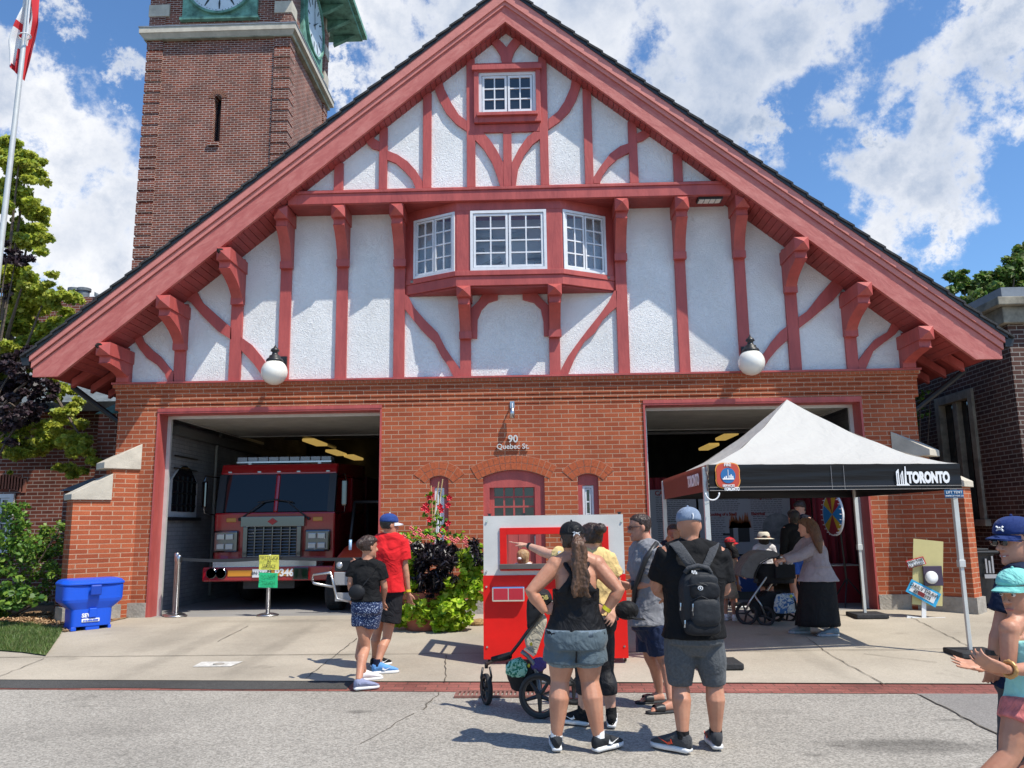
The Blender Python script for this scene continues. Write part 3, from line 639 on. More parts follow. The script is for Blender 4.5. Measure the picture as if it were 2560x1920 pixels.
# ---- roof
def slab(name,s,zoff0,zoff1,y0,y1,xi,xo,mat,par=None,cut=None):
    """sloping board strip between offsets below roof line, from ridge to eave"""
    P=[(s*xi,y0,ZA+zoff0-SL*xi),(s*xo,y0,ZA+zoff0-SL*xo),(s*xo,y0,ZA+zoff1-SL*xo),(s*xi,y0,ZA+zoff1-SL*xi)]
    return MB().prism(P,(0,y1-y0,0)).build(name,mat,par or fh)
XE=7.62
def fascia(s,lo_a,lo_e,hi_a,hi_e,y0,y1,xe,mat,name='barge_board',cutz=None):
    P=[(0,y0,lo_a),(s*xe,y0,lo_e),(s*xe,y0,hi_e),(0,y0,hi_a)]
    if cutz is not None:
        xc=xe-.40*1; P=[(0,y0,lo_a),(s*xc,y0,cutz),(s*xe,y0,cutz),(s*xe,y0,hi_e),(0,y0,hi_a)]
    o=MB().prism(P,(0,y1-y0,0)).build(name,mat,fh); return o
zLo=Z(12,958,280,YF); zU=Z(12,958,78,YF)
le=(7.19,3.80)
for s,mm in ((-1,m_peelL),(1,m_peelR)):
    xe=7.56; hi_e=ZA and (4.22-.30)
    zoe=Z(10,40,1495,YF)
    fascia(s,zLo,0,zU,zoe+.0,YF,YF+.06,7.58,mm,cutz=3.80)
    z1a,z1e=zU,zoe; z2a,z2e=Z(12,958,15,YF-.03),Z(10,40,1425,YF-.03); z3a=z2a+.17; z3e=4.13
    fascia(s,z1a,z1e,z2a,z2e,YF-.03,YF+.03,7.60,m_redlit,'barge_moulding'); fascia(s,z2a,z2e,z3a+.02,z3e,YF-.06,YF+.02,7.62,m_redlit,'barge_moulding')
    # shingles with stepped edge
    zr=z3a+.02; sl=(zr-z3e)/7.62
    rs=MB(); n=34; xo=7.72
    for i in range(n):
        x0,x1=xo*i/n,xo*(i+1)/n+.03; za=zr+.06-sl*x0; zb_=zr+.06-sl*x1
        P=[(s*x0,YF-.10,za+.02),(s*x1,YF-.10,zb_+.055),(s*x1,YF-.10,zb_+.02),(s*x0,YF-.10,za-.02)]
        rs.prism(P,(0,12.6,0))
    rs.build('shingles',m_shing,fh)
    MB().prism([(0,YF-.075,zr),(s*7.66,YF-.075,zr-sl*7.66),(s*7.66,YF-.075,zr-sl*7.66+.075),(0,YF-.075,zr+.075)],(0,12.4,0)).build('roof_deck',m_blackm,fh)
    # soffit boards under the overhang (run across the slope) and roof lining
    sb=MB(); x=.0; o_=.10
    while x<7.0:
        x1=min(7.0,x+.085); sb.prism([(s*x,YF+.06,roofz(x)-o_+.02),(s*(x1-.008),YF+.06,roofz(x1-.008)-o_+.02),(s*(x1-.008),YF+.06,roofz(x1)-o_+.05),(s*x,YF+.06,roofz(x)-o_+.05)],(0,.9,0)); x=x1
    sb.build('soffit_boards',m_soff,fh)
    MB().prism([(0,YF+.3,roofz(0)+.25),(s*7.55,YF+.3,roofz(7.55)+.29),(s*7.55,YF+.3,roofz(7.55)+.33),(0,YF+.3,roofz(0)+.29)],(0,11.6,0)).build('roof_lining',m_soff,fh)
    # rafter tails along the eave
    for i in range(9):
        y=.15+i*.6
        MB().prism([(s*6.4,y,roofz(6.4)-.02),(s*7.45,y,roofz(7.45)+.12),(s*7.45,y,roofz(7.45)+.26),(s*6.4,y,roofz(6.4)+.12)],(0,.09,0)).build('rafter_tail',m_red,fh)
    # gutter + downpipe
    gb=thing('gutter',(0,0,0),None,None); gb.parent=fh; gb.location=(0,0,0)
    z=3.98; x=s*7.62
    MB().prism([(x,YF-.05,z),(x+s*.11,YF-.05,z),(x+s*.15,YF-.05,z+.14),(x,YF-.05,z+.14)],(0,12,0)).build('gutter_trough',m_blackm,gb)
    MB().tube([(x+s*.06,.6,z+.02),(x+s*.06,.6,z-.12),(s*6.75,.72,3.15),(s*6.72,.72,2.9),(s*6.72,.72,.1)],.05,8).build('downpipe',m_blackm,gb)
# ---- windows
def window(parent,A,B,z0,z1,sashes=2,cols=2,rows=3,fr=.05,mu=.022,mat=None,glass=None,depth=.05,sf_=.045):
    A=Vector((A[0],A[1],0)); B=Vector((B[0],B[1],0)); t=(B-A).normalized(); n=Vector((t.y,-t.x,0)); 
    if n.y>0: n=-n
    Ln=(B-A).length
    Mx=Matrix((( t.x,n.x,0,A.x),(t.y,n.y,0,A.y),(0,0,1,0),(0,0,0,1)))
    f=MB()
    def bx(u0,u1,v0,v1,w0,w1,mb=f): mb.box(u0,u1,v0,v1,w0,w1,Mx)
    bx(0,fr,0,depth,z0,z1); bx(Ln-fr,Ln,0,depth,z0,z1); bx(fr,Ln-fr,0,depth,z1-fr,z1); bx(fr,Ln-fr,0,depth,z0,z0+fr)
    sw=(Ln-2*fr)/sashes
    for s in range(sashes):
        u=fr+s*sw; e=.008; 
        bx(u+e,u+sf_,.0,depth-.014,z0+fr+e,z1-fr-e); bx(u+sw-sf_,u+sw-e,.0,depth-.014,z0+fr+e,z1-fr-e)
        bx(u+sf_,u+sw-sf_,.0,depth-.014,z0+fr+e,z0+fr+sf_); bx(u+sf_,u+sw-sf_,.0,depth-.014,z1-fr-sf_,z1-fr-e)
        iu0,iu1,iz0,iz1=u+sf_,u+sw-sf_,z0+fr+sf_,z1-fr-sf_
        for c in range(1,cols): uu=iu0+(iu1-iu0)*c/cols; bx(uu-mu/2,uu+mu/2,.004,depth-.02,iz0,iz1)
        for r in range(1,rows): zz=iz0+(iz1-iz0)*r/rows; bx(iu0,iu1,.002,depth-.022,zz-mu/2,zz+mu/2)
    fo=f.build('window',mat or m_white,parent)
    g_=MB(); bx(fr,Ln-fr,.008,.012,z0+fr,z1-fr,g_); g_.build('pane',glass or m_glass,fo)
    return fo
# attic window
ax0,ax1=X(12,610,1200,YU),X(12,1345,1200,YU); az0,az1=Z(12,980,1505,YU),Z(12,980,965,YU)
window(fh,(ax0,YU-.02),(ax1,YU-.02),az0,az1,2,2,3)
cs=MB(); o0,o1=X(12,545,1200,YG),X(12,1405,1200,YG); oz0,oz1=Z(12,980,1600,YG),Z(12,980,870,YG)
cs.box(o0,ax0,YG-.06,YU,oz0,oz1).box(ax1,o1,YG-.06,YU,oz0,oz1).box(ax0,ax1,YG-.06,YU,az1,oz1).box(ax0,ax1,YG-.06,YU,oz0,az0)
cs.box(o0-.03,o1+.03,YG-.10,YG-.061,oz1-.09,oz1).box(o0+.05,o1-.05,YG-.11,YG-.061,az0-.06,az0)
cs.build('window_casing',m_red,fh,bevel=.006)
# ---- bay window
YB=-.47; bxa,bxd=X(5,387,200,-.02),X(5,1632,200,-.02); bxb,bxc=X(2,690,1400,YB),X(2,1312,1400,YB)
b0=Z(2,1000,1602,YB); b1=bz0+.03; sz=Z(5,1000,205,YB-.04); az_=Z(5,1000,262,YB-.05); 
bay=thing('bay_window',(0,0,0),None,None); bay.parent=fh; bay.location=(0,0,0)
def bayring(z0,z1,off,name,mat,inner=None):
    P=[(bxa-off,-.0,z0),(bxb-off*.6,YB-off,z0),(bxc+off*.6,YB-off,z0),(bxd+off,-.0,z0)]
    return MB().prism(P,(0,0,z1-z0)).build(name,mat,bay,bevel=.006)
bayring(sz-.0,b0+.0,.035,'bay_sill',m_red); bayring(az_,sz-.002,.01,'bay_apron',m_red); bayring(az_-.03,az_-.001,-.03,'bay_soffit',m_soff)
hd=Z(2,1000,1243,YB)
bayring(hd,b1,.0,'bay_head',m_red)
cwx0,cwx1=X(2,772,1400,YB),X(2,1224,1400,YB); wz0=b0+.005; wz1=hd-.01
window(bay,(cwx0,YB+.03),(cwx1,YB+.03),wz0,wz1,2,2,4,glass=m_glass2,fr=.045)
for x0,x1 in ((bxb,cwx0),(cwx1,bxc)): MB().box(x0,x1,YB+.0,YB+.10,b0,hd).build('bay_post',m_red,bay,bevel=.005)
PA,PB=Vector((bxa,-.0)),Vector((bxb,YB)); PC,PD=Vector((bxc,YB)),Vector((bxd,-.0))
for A_,B_,f0,f1 in ((PA,PB,.17,.97),(PC,PD,.03,.83)):
    d=B_-A_; n2=Vector((d.y,-d.x)).normalized()
    if n2.y>0: n2=-n2
    w0,w1=A_+d*f0-n2*.03,A_+d*f1-n2*.03
    window(bay,w0,w1,wz0,wz1,2,2,4,glass=m_glass2,fr=.04,sf_=.035)
    for u0,u1 in ((0,f0),(f1,1)):
        p0,p1=A_+d*u0,A_+d*u1; MB().prism([(p0.x,p0.y,b0),(p1.x,p1.y,b0),(p1.x-n2.x*.1,p1.y-n2.y*.1,b0),(p0.x-n2.x*.1,p0.y-n2.y*.1,b0)],(0,0,hd-b0)).build('bay_post',m_red,bay)
# room behind the bay: dark box with pale insulation bats / paper rolls
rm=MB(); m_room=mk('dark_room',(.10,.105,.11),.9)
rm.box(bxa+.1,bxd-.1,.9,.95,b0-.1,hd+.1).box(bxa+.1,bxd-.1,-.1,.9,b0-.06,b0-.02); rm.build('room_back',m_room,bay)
m_pap=mk('paper_roll',(.42,.43,.42),.9,var=.2,vs=3,bump=.4,bs=8)
pr=MB(); 
for i in range(9):
    x=cwx0+.05+(cwx1-cwx0-.1)*i/8; z=b0+random.uniform(.08,.75); a=random.uniform(-.5,.5); pr.tube([(x-.15,-.12+random.uniform(0,.1),z-.12*a),(x+.15,-.10,z+.12*a)],random.uniform(.05,.09),8)
pr.build('paper_rolls',m_pap,bay)
MB().box(cwx0,cwx1,.2,.22,b0+.45,hd).build('window_blind',mk('grey_blind',(.20,.22,.23),.8),bay)
for k,xl,xr,ym,yb in ((5,700,775,400,578),(5,1238,1308,400,567)):
    bracket((X(k,xl,ym,-.3)+X(k,xr,ym,-.3))/2,az_-.0,Z(k,xl,yb,-.13),L=.50,ph=.18)
# ---- slit windows, door
for a,b in (sl1,sl2):
    P=[(x,.06,z) for x,z in archpts(a,b,sS,sC)]+[(b,.06,sB),(a,.06,sB)]
    MB().box(a,a+.075,.06,.14,sB,sS-.14).box(b-.075,b,.06,.14,sB,sS-.14).prism([(x,.06,z) for x,z in archpts(a,b,sS,sC)]+[(b,.06,sS-.14),(a,.06,sS-.14)],(0,.08,0)).box(a,b,.03,.14,sB,sB+.05).build('window_casing',m_red,fh)
    window(fh,(a+.077,.13),(b-.077,.13),sB+.05,sS-.145,1,1,5,fr=.035,sf_=.03,mu=.02)
dr_=thing('front_door',(0,0,0),None,None); dr_.parent=fh; dr_.location=(0,0,0)
fx0,fx1=dX0+.10,dX1-.16
MB().box(dX0,fx0,.05,.16,0,dS-.17).box(fx1,dX1,.05,.16,0,dS-.17).prism([(x,.05,z) for x,z in archpts(dX0,dX1,dS,dC)]+[(dX1,.05,dS-.17),(dX0,.05,dS-.17)],(0,.11,0)).build('door_frame',m_red,dr_)
gz0,gz1=Z(5,1030,1659,.12)-.10,Z(5,1030,1465,.12); gx0_,gx1_=X(5,915,1560,.12),X(5,1147,1560,.12)
dl=MB(); dl.box(fx0,gx0_,.12,.17,0,dS-.17).box(gx1_,fx1,.12,.17,0,dS-.17).box(gx0_,gx1_,.12,.17,gz1,dS-.17).box(gx0_,gx1_,.12,.17,0,gz0)
for i in range(1,4): xx=gx0_+(gx1_-gx0_)*i/4; dl.box(xx-.014,xx+.014,.125,.165,gz0,gz1)
nr=4
for i in range(1,nr): zz=gz0+(gz1-gz0)*i/nr; dl.box(gx0_,gx1_,.123,.163,zz-.014,zz+.014)
for i in range(5): xx=fx0+.12+i*.17; dl.box(xx,xx+.02,.112,.12,.15,gz0-.08)
dl.build('door_leaf',m_red,dr_)
MB().box(gx0_,gx1_,.15,.155,gz0,gz1).build('door_pane',m_glass,dr_)
kp=W(8,1170,315,.1); lk=MB().box(kp.x-.05,kp.x+.05,.07,.12,kp.z-.1,kp.z+.09).build('keypad_lock',m_steel,dr_,bevel=.012)
lk2=MB(); [lk2.box(kp.x-.03,kp.x+.03,.064,.07,kp.z-.06+i*.026,kp.z-.044+i*.026) for i in range(5)]; lk2.build('keypad',m_blackm,lk)
# ---- overhead door frames and reveals
for x0,x1 in ((DLx0,DLx1),(DRx0,DRx1)):
    f=MB(); f.box(x0,x0+.03,-.02,WT-.02,0,DZ).box(x1-.03,x1,-.02,WT-.02,0,DZ).box(x0+.03,x1-.03,-.02,WT-.02,DZ-.03,DZ); f.build('door_reveal',m_red,fh)
    MB().box(x0-.0,x1+.0,-.028,-.001,DZ-.0,DZ+.055).build('door_header',m_red,fh)
    f=MB(); f.box(x0+.03,x0+.09,WT-.06,WT,0,DZ-.03).box(x1-.09,x1-.03,WT-.06,WT,0,DZ-.03).box(x0+.09,x1-.09,WT-.06,WT,DZ-.08,DZ-.03); f.build('door_track',m_alu,fh)
    # raised sectional door along the ceiling
    pn=MB(); y=WT+.15
    while y<3.5: pn.box(x0+.12,x1-.12,y,y+.10,DZ-.035,DZ+.03); pn.box(x0+.12,x1-.12,y+.10,y+.155,DZ+.0,DZ+.03); y+=.155
    pn.build('overhead_door',mk('cream_door_panel',(.42,.41,.36),.6,var=.15,vs=3),fh)
    t=MB(); [t.box(xx,xx+.04,WT+.1,5,DZ-.06,DZ-.01) for xx in (x0+.07,x1-.11)]; t.box(x0+.1,x1-.1,3.5,3.58,DZ-.05,DZ+.03).build('door_rail',m_alu,fh)
# ---- interior
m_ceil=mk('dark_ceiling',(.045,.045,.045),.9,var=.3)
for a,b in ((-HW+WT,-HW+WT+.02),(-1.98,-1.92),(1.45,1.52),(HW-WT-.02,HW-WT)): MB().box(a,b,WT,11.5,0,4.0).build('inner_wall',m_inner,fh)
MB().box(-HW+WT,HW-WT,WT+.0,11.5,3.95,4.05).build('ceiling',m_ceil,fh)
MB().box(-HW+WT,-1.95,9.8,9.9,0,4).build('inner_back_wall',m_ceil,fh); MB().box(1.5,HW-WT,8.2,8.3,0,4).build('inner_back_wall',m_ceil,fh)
m_gb=mk('grey_beam',(.13,.13,.13),.8)
for y in (2.2,3.9,5.6,7.3):
    for a,b in ((-6,-2),(1.6,6)): MB().box(a,b,y,y+.14,3.6,3.9).build('ceiling_beam',m_gb,fh)
MB().box(-6.1,-5.95,1,9,3.05,3.2).build('wall_pipe_rail',m_gb,fh)
m_pip=mk('painted_pipe',(.30,.30,.29),.5)
MB().tube([(-6.08,3.1,0.1),(-6.08,3.1,3.0),(-6.0,3.1,3.3)],.03,8).build('riser_pipe',m_pip,fh,smooth=True)
MB().tube([(-5.9,1.2,3.42),(-2.3,1.9,3.42)],.025,8).build('ceiling_pipe',m_pip,fh,smooth=True)
MB().tube([(-5.0,2.0,3.5),(-5.0,8.5,3.5)],.05,8).build('air_duct',m_pip,fh,smooth=True)
MB().tube([(2.0,4.4,3.3),(5.8,4.4,3.3)],.04,8).build('ceiling_pipe',m_pip,fh,smooth=True)
MB().box(5.3,5.95,1.6,2.3,2.75,3.0).build('wall_heater',m_alu,fh,bevel=.02)
m_tube=mk('fluorescent_cover',(.8,.65,.2),.5,emit=((1,.66,.18),.35))
for k,x,y,Yd in ((13,1010,238,5.2),(13,1170,315,7.6),(13,1300,350,8.6),(3,0,0,0)):
    if Yd==0: continue
    p=W(k,x,y,Yd); MB().box(p.x-.17,p.x+.12,Yd,Yd+1.2,p.z,p.z+.07).build('ceiling_light',m_tube,fh,bevel=.02)
for k,x,y,Yd in ((6,405,1150,4.4),(6,293,1215,5.6)):
    p=W(k,x,y,Yd); MB().box(p.x-.11,p.x+.14,Yd,Yd+1.2,p.z-.02,p.z+.05).build('ceiling_light',m_tube,fh,bevel=.02)
# arched inner window on the left side wall
XI=-HW+WT+.025
wa,wb=WX(21,1360,700,XI).y,WX(21,1690,700,XI).y; wz_0,wz_1=WX(21,1520,900,XI).z,WX(21,1560,320,XI).z
ya,yb2=1.15,2.35
iw=MB(); n=10; P=[(XI+.0,ya,wz_0),(XI,yb2,wz_0)]+[(XI,yb2-(yb2-ya)*i/n,wz_1-.2+.3*math.sin(PI*i/n)) for i in range(n+1)]
iw.prism([(XI+.0,y,z) for _,y,z in P],(.02,0,0)); wo_=iw.build('side_window',m_white,fh)
MB().prism([(XI+.02,ya+.1+(y-ya)/(yb2-ya)*(yb2-ya-.2)-0,wz_0+.1+(z-wz_0)*.9) for _,y,z in P],(.012,0,0)).build('pane',m_glass,wo_)
t=MB(); [t.box(XI+.032,XI+.045,ya+.1,yb2-.1,wz_0+.2+i*.22,wz_0+.225+i*.22) for i in range(5)]; [t.box(XI+.032,XI+.045,ya+.1+i*.2,ya+.12+i*.2,wz_0+.1,wz_1-.1) for i in range(1,5)]; t.box(XI,XI+.1,ya-.05,yb2+.05,wz_0-.06,wz_0).build('muntins',m_blackm,wo_)
# ================================================================ clock tower (behind, left)
TY=11.5
tx0,tx1=X(1,872,240,TY),X(1,1722,240,TY); tz=Z(1,1300,215,TY); tzb=6.0; tw=tx1-tx0
ct=thing('clock_tower',((tx0+tx1)/2,TY+2,0),'tall brown brick clock tower with stone belt course and green copper trim behind the roof','tower')
zt2=Z(1,1300,160,TY-.1); ztop=zt2+3.6
pw=X(1,962,300,TY)-tx0
c=MB(); c.box(tx0+.06,tx1-.06,TY+.06,TY+tw-.06,0,ztop)
body=None
# slit window cut: build front as pieces
swx0,swx1=X(1,1258,700,TY),X(1,1303,700,TY); sw0,sw1=Z(1,1280,838,TY),Z(1,1280,575,TY)
c=MB(); c.box(tx0+.06,swx0,TY+.06,TY+.5,0,ztop).box(swx1,tx1-.06,TY+.06,TY+.5,0,ztop).box(swx0,swx1,TY+.06,TY+.5,0,sw0)
P=[(swx0+(swx1-swx0)*i/8,TY+.06,sw1+.11*math.sin(PI*i/8)) for i in range(9)]+[(swx1,TY+.06,ztop),(swx0,TY+.06,ztop)]
c.prism(P,(0,.44,0)); c.box(tx0+.06,tx1-.06,TY+.5,TY+tw-.06,0,ztop)
body=c.build('shaft_wall',m_tower,ct)
MB().box(swx0,swx1,TY+.38,TY+.40,sw0,sw1+.15).build('slit_window',m_glass,ct)
MB().box(swx0-.12,swx1-.0,TY-.02,TY+.1,sw0-.13,sw0).build('window_sill',m_tower,ct)
ab=MB()
for i in range(11):
    t=-1.45+2.9*i/10; cxx=(swx0+swx1)/2; r0,r1=.14,.30
    ab.prism([(cxx+r*math.sin(a),TY+.045,sw1+r*math.cos(a)) for r,a in ((r0,t-.11),(r0,t+.11),(r1,t+.09),(r1,t-.09))],(0,.02,0))
ab.build('window_arch_bricks',mk('tower_brick_single',(.24,.11,.07),.9,var=.2),ct)
# corner piers with stepped rustication
st=(sw1-sw0)/4.5; hh=Z(1,900,290,TY)-Z(1,900,352,TY)
for cx_,cy_ in ((tx0,TY),(tx1-pw,TY),(tx1-pw,TY+tw-pw)):
    pb=MB(); z=tz-.10
    while z>tzb:
        pb.box(cx_,cx_+pw,cy_,cy_+pw,z-hh*.80,z); 
        for k in range(2): e=-.02-.02*k; pb.box(cx_-e,cx_+pw+e,cy_-e,cy_+pw+e,z-hh*.8-hh*.1*(k+1),z-hh*.8-hh*.1*k)
        z-=hh
    pb.build('corner_pier',m_tower,ct)
# belt course with lead flashing
e=.20
MB().box(tx0-e,tx1+e,TY-e,TY+tw+e,tz+.08,zt2).prism([(tx0-e+.02,TY-e+.02,tz+.08),(tx1+e-.02,TY-e+.02,tz+.08),(tx1+.05,TY-.05,tz-.10),(tx0-.05,TY-.05,tz-.10)],(0,.0,.001)).build('belt_course',m_stone,ct,bevel=.01)
MB().box(tx0-.08,tx1+.08,TY-.08,TY+tw+.08,tz-.10,tz+.08).build('belt_moulding',mk('stained_limestone',(.36,.33,.24),.85,var=.35,vs=2,dark=(.16,.15,.10)),ct)
MB().box(tx0-e-.02,tx1+e+.02,TY-e-.02,TY+tw+e+.02,zt2,zt2+.045).build('flashing',m_lead,ct)
# upper piers above the belt with stone blocks
for cx_,cy_ in ((tx0+.02,TY+.02),(tx1-pw-.02,TY+.02),(tx1-pw-.02,TY+tw-pw)):
    MB().box(cx_,cx_+pw,cy_,cy_+pw,zt2+.045,ztop).build('upper_pier',m_tower,ct)
    for zc in (zt2+.75,zt2+1.9,zt2+3.0): MB().box(cx_-.03,cx_+pw*1.25 if cx_<-10 else cx_+pw+.03,cy_-.03,cy_+pw+.03,zc-.22,zc+.22).build('stone_block',m_stone,ct,bevel=.01)
# clock faces
m_face=mk('clock_face',(.62,.68,.72),.35,var=.1,vs=3); m_hand=mk('clock_black',(.02,.03,.035),.5)
def clock(o,ux,nrm,rad):
    o=Vector(o); ux=Vector(ux); n=Vector(nrm); uz=Vector((0,0,1)); 
    def P(u,v,w=0): return o+ux*u+uz*v+n*w
    k=64; fr=MB()
    s=rad*1.14
    ck=MB(); ck.prism([P(-s,-s),P(s,-s),P(s,s),P(-s,s)],n*.12); cb_=ck.build('clock_surround',m_copper,ct)
    f=MB(); f.prism([P(rad*math.cos(2*PI*i/k),rad*math.sin(2*PI*i/k),.12) for i in range(k)],n*.03); fo=f.build('clock_face',m_face,cb_)
    r=MB()
    for i in range(k):
        a0,a1=2*PI*i/k,2*PI*(i+1)/k
        r.prism([P(rr*math.cos(a),rr*math.sin(a),.12) for rr,a in ((rad,a0),(rad*1.07,a0),(rad*1.07,a1),(rad,a1))],n*.10)
    r.build('clock_rim',m_copper,cb_)
    t=MB()
    for i in range(60):
        a=2*PI*i/60
        if i%5==0:
            for rr,wd_ in ((.66,.012),(.80,.030),(.70,.022)): pass
            p=[(.90,.012),(.72,.030),(.60,.012)]
            t.prism([P(rad*r_*math.cos(a)-rad*w_*math.sin(a),rad*r_*math.sin(a)+rad*w_*math.cos(a),.15) for r_,w_ in p]+[P(rad*r_*math.cos(a)+rad*w_*math.sin(a),rad*r_*math.sin(a)-rad*w_*math.cos(a),.15) for r_,w_ in p[::-1]],n*.012)
        else:
            t.prism([P(rad*(.93*math.cos(a)+.012*math.cos(b)),rad*(.93*math.sin(a)+.012*math.sin(b)),.15) for b in [i_*PI/3 for i_ in range(6)]],n*.01)
    t.build('hour_marks',m_hand,cb_)
    h=MB()
    for a,l,w_ in ((R(100),.82,.02),(R(40),.55,.03)):
        h.prism([P(rad*(-.15*math.cos(a)-w_*math.sin(a)),rad*(-.15*math.sin(a)+w_*math.cos(a)),.17),P(rad*(-.15*math.cos(a)+w_*math.sin(a)),rad*(-.15*math.sin(a)-w_*math.cos(a)),.17),P(rad*l*math.cos(a),rad*l*math.sin(a),.17)],n*.01)
    h.build('clock_hands',m_hand,cb_)
rad=(X(1,1503,0,TY)-X(1,1118,0,TY))/2*1.0; cz=Z(1,1310,80,TY)+rad
clock(((tx0+tx1)/2,TY+.06,cz),(1,0,0),(0,-1,0),rad); clock((tx1-.06,TY+tw/2,cz),(0,1,0),(1,0,0),rad)
MB().box((tx0+tx1)/2-rad*1.2,(tx0+tx1)/2+rad*1.2,TY-.12,TY+.06,cz-rad*1.14-.10,cz-rad*1.14).build('clock_ledge',m_copper,ct); MB().box(tx1-.06,tx1+.12,TY+tw/2-rad*1.2,TY+tw/2+rad*1.2,cz-rad*1.14-.10,cz-rad*1.14).build('clock_ledge',m_copper,ct)
# copper eaves
ez=WX(1,1990,130,tx1+1.0).z; ez=ztop
ef=MB(); ze=W(1,2000,110,TY+tw*.9).z
zE=ze
ef.box(tx0-1.1,tx1+1.1,TY-1.1,TY+tw+1.1,zE+.0,zE+.16).box(tx0-1.25,tx1+1.25,TY-1.25,TY+tw+1.25,zE+.16,zE+.34)
ev=ef.build('eaves',m_copper,ct)
for i in range(7):
    y=TY-.6+i*(tw+1.2)/6; MB().prism([(tx1-.0,y,zE-.45),(tx1+.2,y,zE-.35),(tx1+.9,y,zE-.02),(tx1,y,zE-.02)],(0,.18,0)).build('eaves_bracket',m_copper,ev)
MB().prism([(tx0-1.25,TY-1.25,zE+.34),(tx1+1.25,TY-1.25,zE+.34),((tx0+tx1)/2,TY+tw/2,zE+4)],(0,.01,0)).add([(tx0-1.25,TY-1.25,zE+.34),(tx1+1.25,TY-1.25,zE+.34),(tx1+1.25,TY+tw+1.25,zE+.34),(tx0-1.25,TY+tw+1.25,zE+.34),((tx0+tx1)/2,TY+tw/2,zE+4)],[(0,1,4),(1,2,4),(2,3,4),(3,0,4)]).build('tower_roof',m_copper,ct)
# ================================================================ left neighbour
LY=3.2
nb=thing('brick_house',(-13,LY+3,0),'dark red brick building with slate roof behind the trees on the left','building')
def Wb(k,x,y): return W(k,x,y,LY)
lz=Z(4,300,1000,LY)
MB().box(-26,-6.9,LY,LY+6,0,lz).build('wall',m_dark,nb)
sl_=MB(); sl_.prism([(-26,LY-.35,lz-.02),(-26,LY+.6,lz+.75),(-26,LY+.6,lz+.83),(-26,LY-.35,lz+.06)],(19.4,0,0)); rf=sl_.build('roof',m_slate,nb)
MB().box(-26,-6.6,LY-.42,LY-.34,lz-.12,lz+.07).build('gutter',m_blackm,nb)
# buttress piers of the neighbour
for px0,px1,pyt,Yp in (((4,575,0),(4,705,0),(4,600,1030),LY-1.6),((7,375,0),(7,438,0),(4,450,1485),LY-2.3)):
    a,b=X(px0[0],px0[1],1200 if px0[0]==4 else 50,Yp),X(px1[0],px1[1],1200 if px1[0]==4 else 50,Yp); zt=Z(*pyt,Yp)
    bp_=MB().box(a,b,Yp,LY,0,zt).build('pier',m_dark,nb)
    MB().prism([(a-.05,Yp-.05,zt),(a-.05,LY,zt),(a-.05,LY,zt+.55),(a-.05,LY-.3,zt+.55)],(b-a+.1,0,0)).build('pier_cap',m_copper if Yp>1 else m_lead,bp_)
# window in the dark wall
a=Wb(4,-60,1500); b=Wb(4,98,1500); za_=Z(4,40,1659,LY)-.15; zb2=Z(4,40,1505,LY)
MB().box(a.x,b.x,LY-.03,LY+.0,za_-.5,zb2).build('window_recess',m_glass,nb); window(nb,(a.x,LY-.03),(b.x,LY-.03),za_-.5,zb2,2,1,2,fr=.08)
ab=MB(); 
for i in range(13):
    x=a.x-.1+(b.x-a.x+.2)*i/12; ab.box(x,x+.09,LY-.02,LY,zb2+.02+.08*math.sin(PI*i/12),zb2+.3+.1*math.sin(PI*i/12))
ab.build('window_arch',mk('arch_brick',(.25,.09,.06),.9,var=.2),nb)
# higher rear wing with chimney pots
ry=9.
g0,g1=W(10,230,830,ry),W(10,640,830,ry); gp=W(10,420,800,ry)
wg=MB().prism([(g0.x-1.5,ry,3),(g1.x+.3,ry,3),(g1.x+.3,ry,g1.z-.1),(gp.x+.7,ry,gp.z+.12),(gp.x-1,ry,gp.z+.12),(g0.x-1.5,ry,gp.z)],(0,.5,0)).build('rear_wall',m_dark,nb)
MB().prism([(g1.x+.35,ry-.06,g1.z-.16),(g1.x+.35,ry-.06,g1.z-.04),(gp.x+.65,ry-.06,gp.z+.25),(gp.x+.65,ry-.06,gp.z+.13)],(0,.6,0)).build('coping',m_slate,wg)
for xx,yy in ((395,690),(493,700)):
    p=W(10,xx,645,ry); p0=W(10,xx,760,ry); MB().lathe([(.15,p0.z-.3),(.15,p.z-.08),(.19,p.z-.08),(.19,p.z),(.13,p.z),(.13,p.z-.05)],(p.x,ry+.25,0),16).build('chimney_pot',m_slate,wg)
r2=MB(); r2.prism([(-25,LY+.6,lz+.75),(-25,8.6,lz+3.0),(-25,8.6,lz+3.1),(-25,LY+.6,lz+.85)],(17.6,0,0)); r2.build('rear_roof',mk('grey_shingle_roof',(.22,.23,.24),.8,var=.25,vs=12,bump=.4,bs=30),rf)
# ================================================================ right neighbour
RY=.3; rc=W(6,2050,640,RY); RX=rc.x
rb=thing('church_hall',(RX+4,RY+5,0),'dark brown brick hall with stone parapet and tall stone-framed window at the right edge','building')
rzt=W(6,2040,500,RY).z; 
wy0,wy1=WX(6,1845,1000,RX).y,WX(6,1618,1000,RX).y; wzt=WX(6,1740,905,RX).z; wzb=WX(9,1900,185,RX).z
w=MB(); w.box(RX,RX+12,RY,wy0,0,rzt).box(RX,RX+12,wy1,RY+16,0,rzt).box(RX,RX+12,wy0,wy1,0,wzb).box(RX,RX+12,wy0,wy1,wzt,rzt); w.build('wall',m_brown,rb)
m_cst=mk('weathered_parapet_stone',(.30,.27,.21),.9,var=.35,vs=3,dark=(.11,.10,.08))
pc=MB(); pc.box(RX-.12,RX+12,RY-.12,RY+16,rzt,rzt+.28).box(RX-.25,RX+12,RY-.25,RY+16,rzt+.28,rzt+.42); pc.build('parapet',m_cst,rb,bevel=.015)
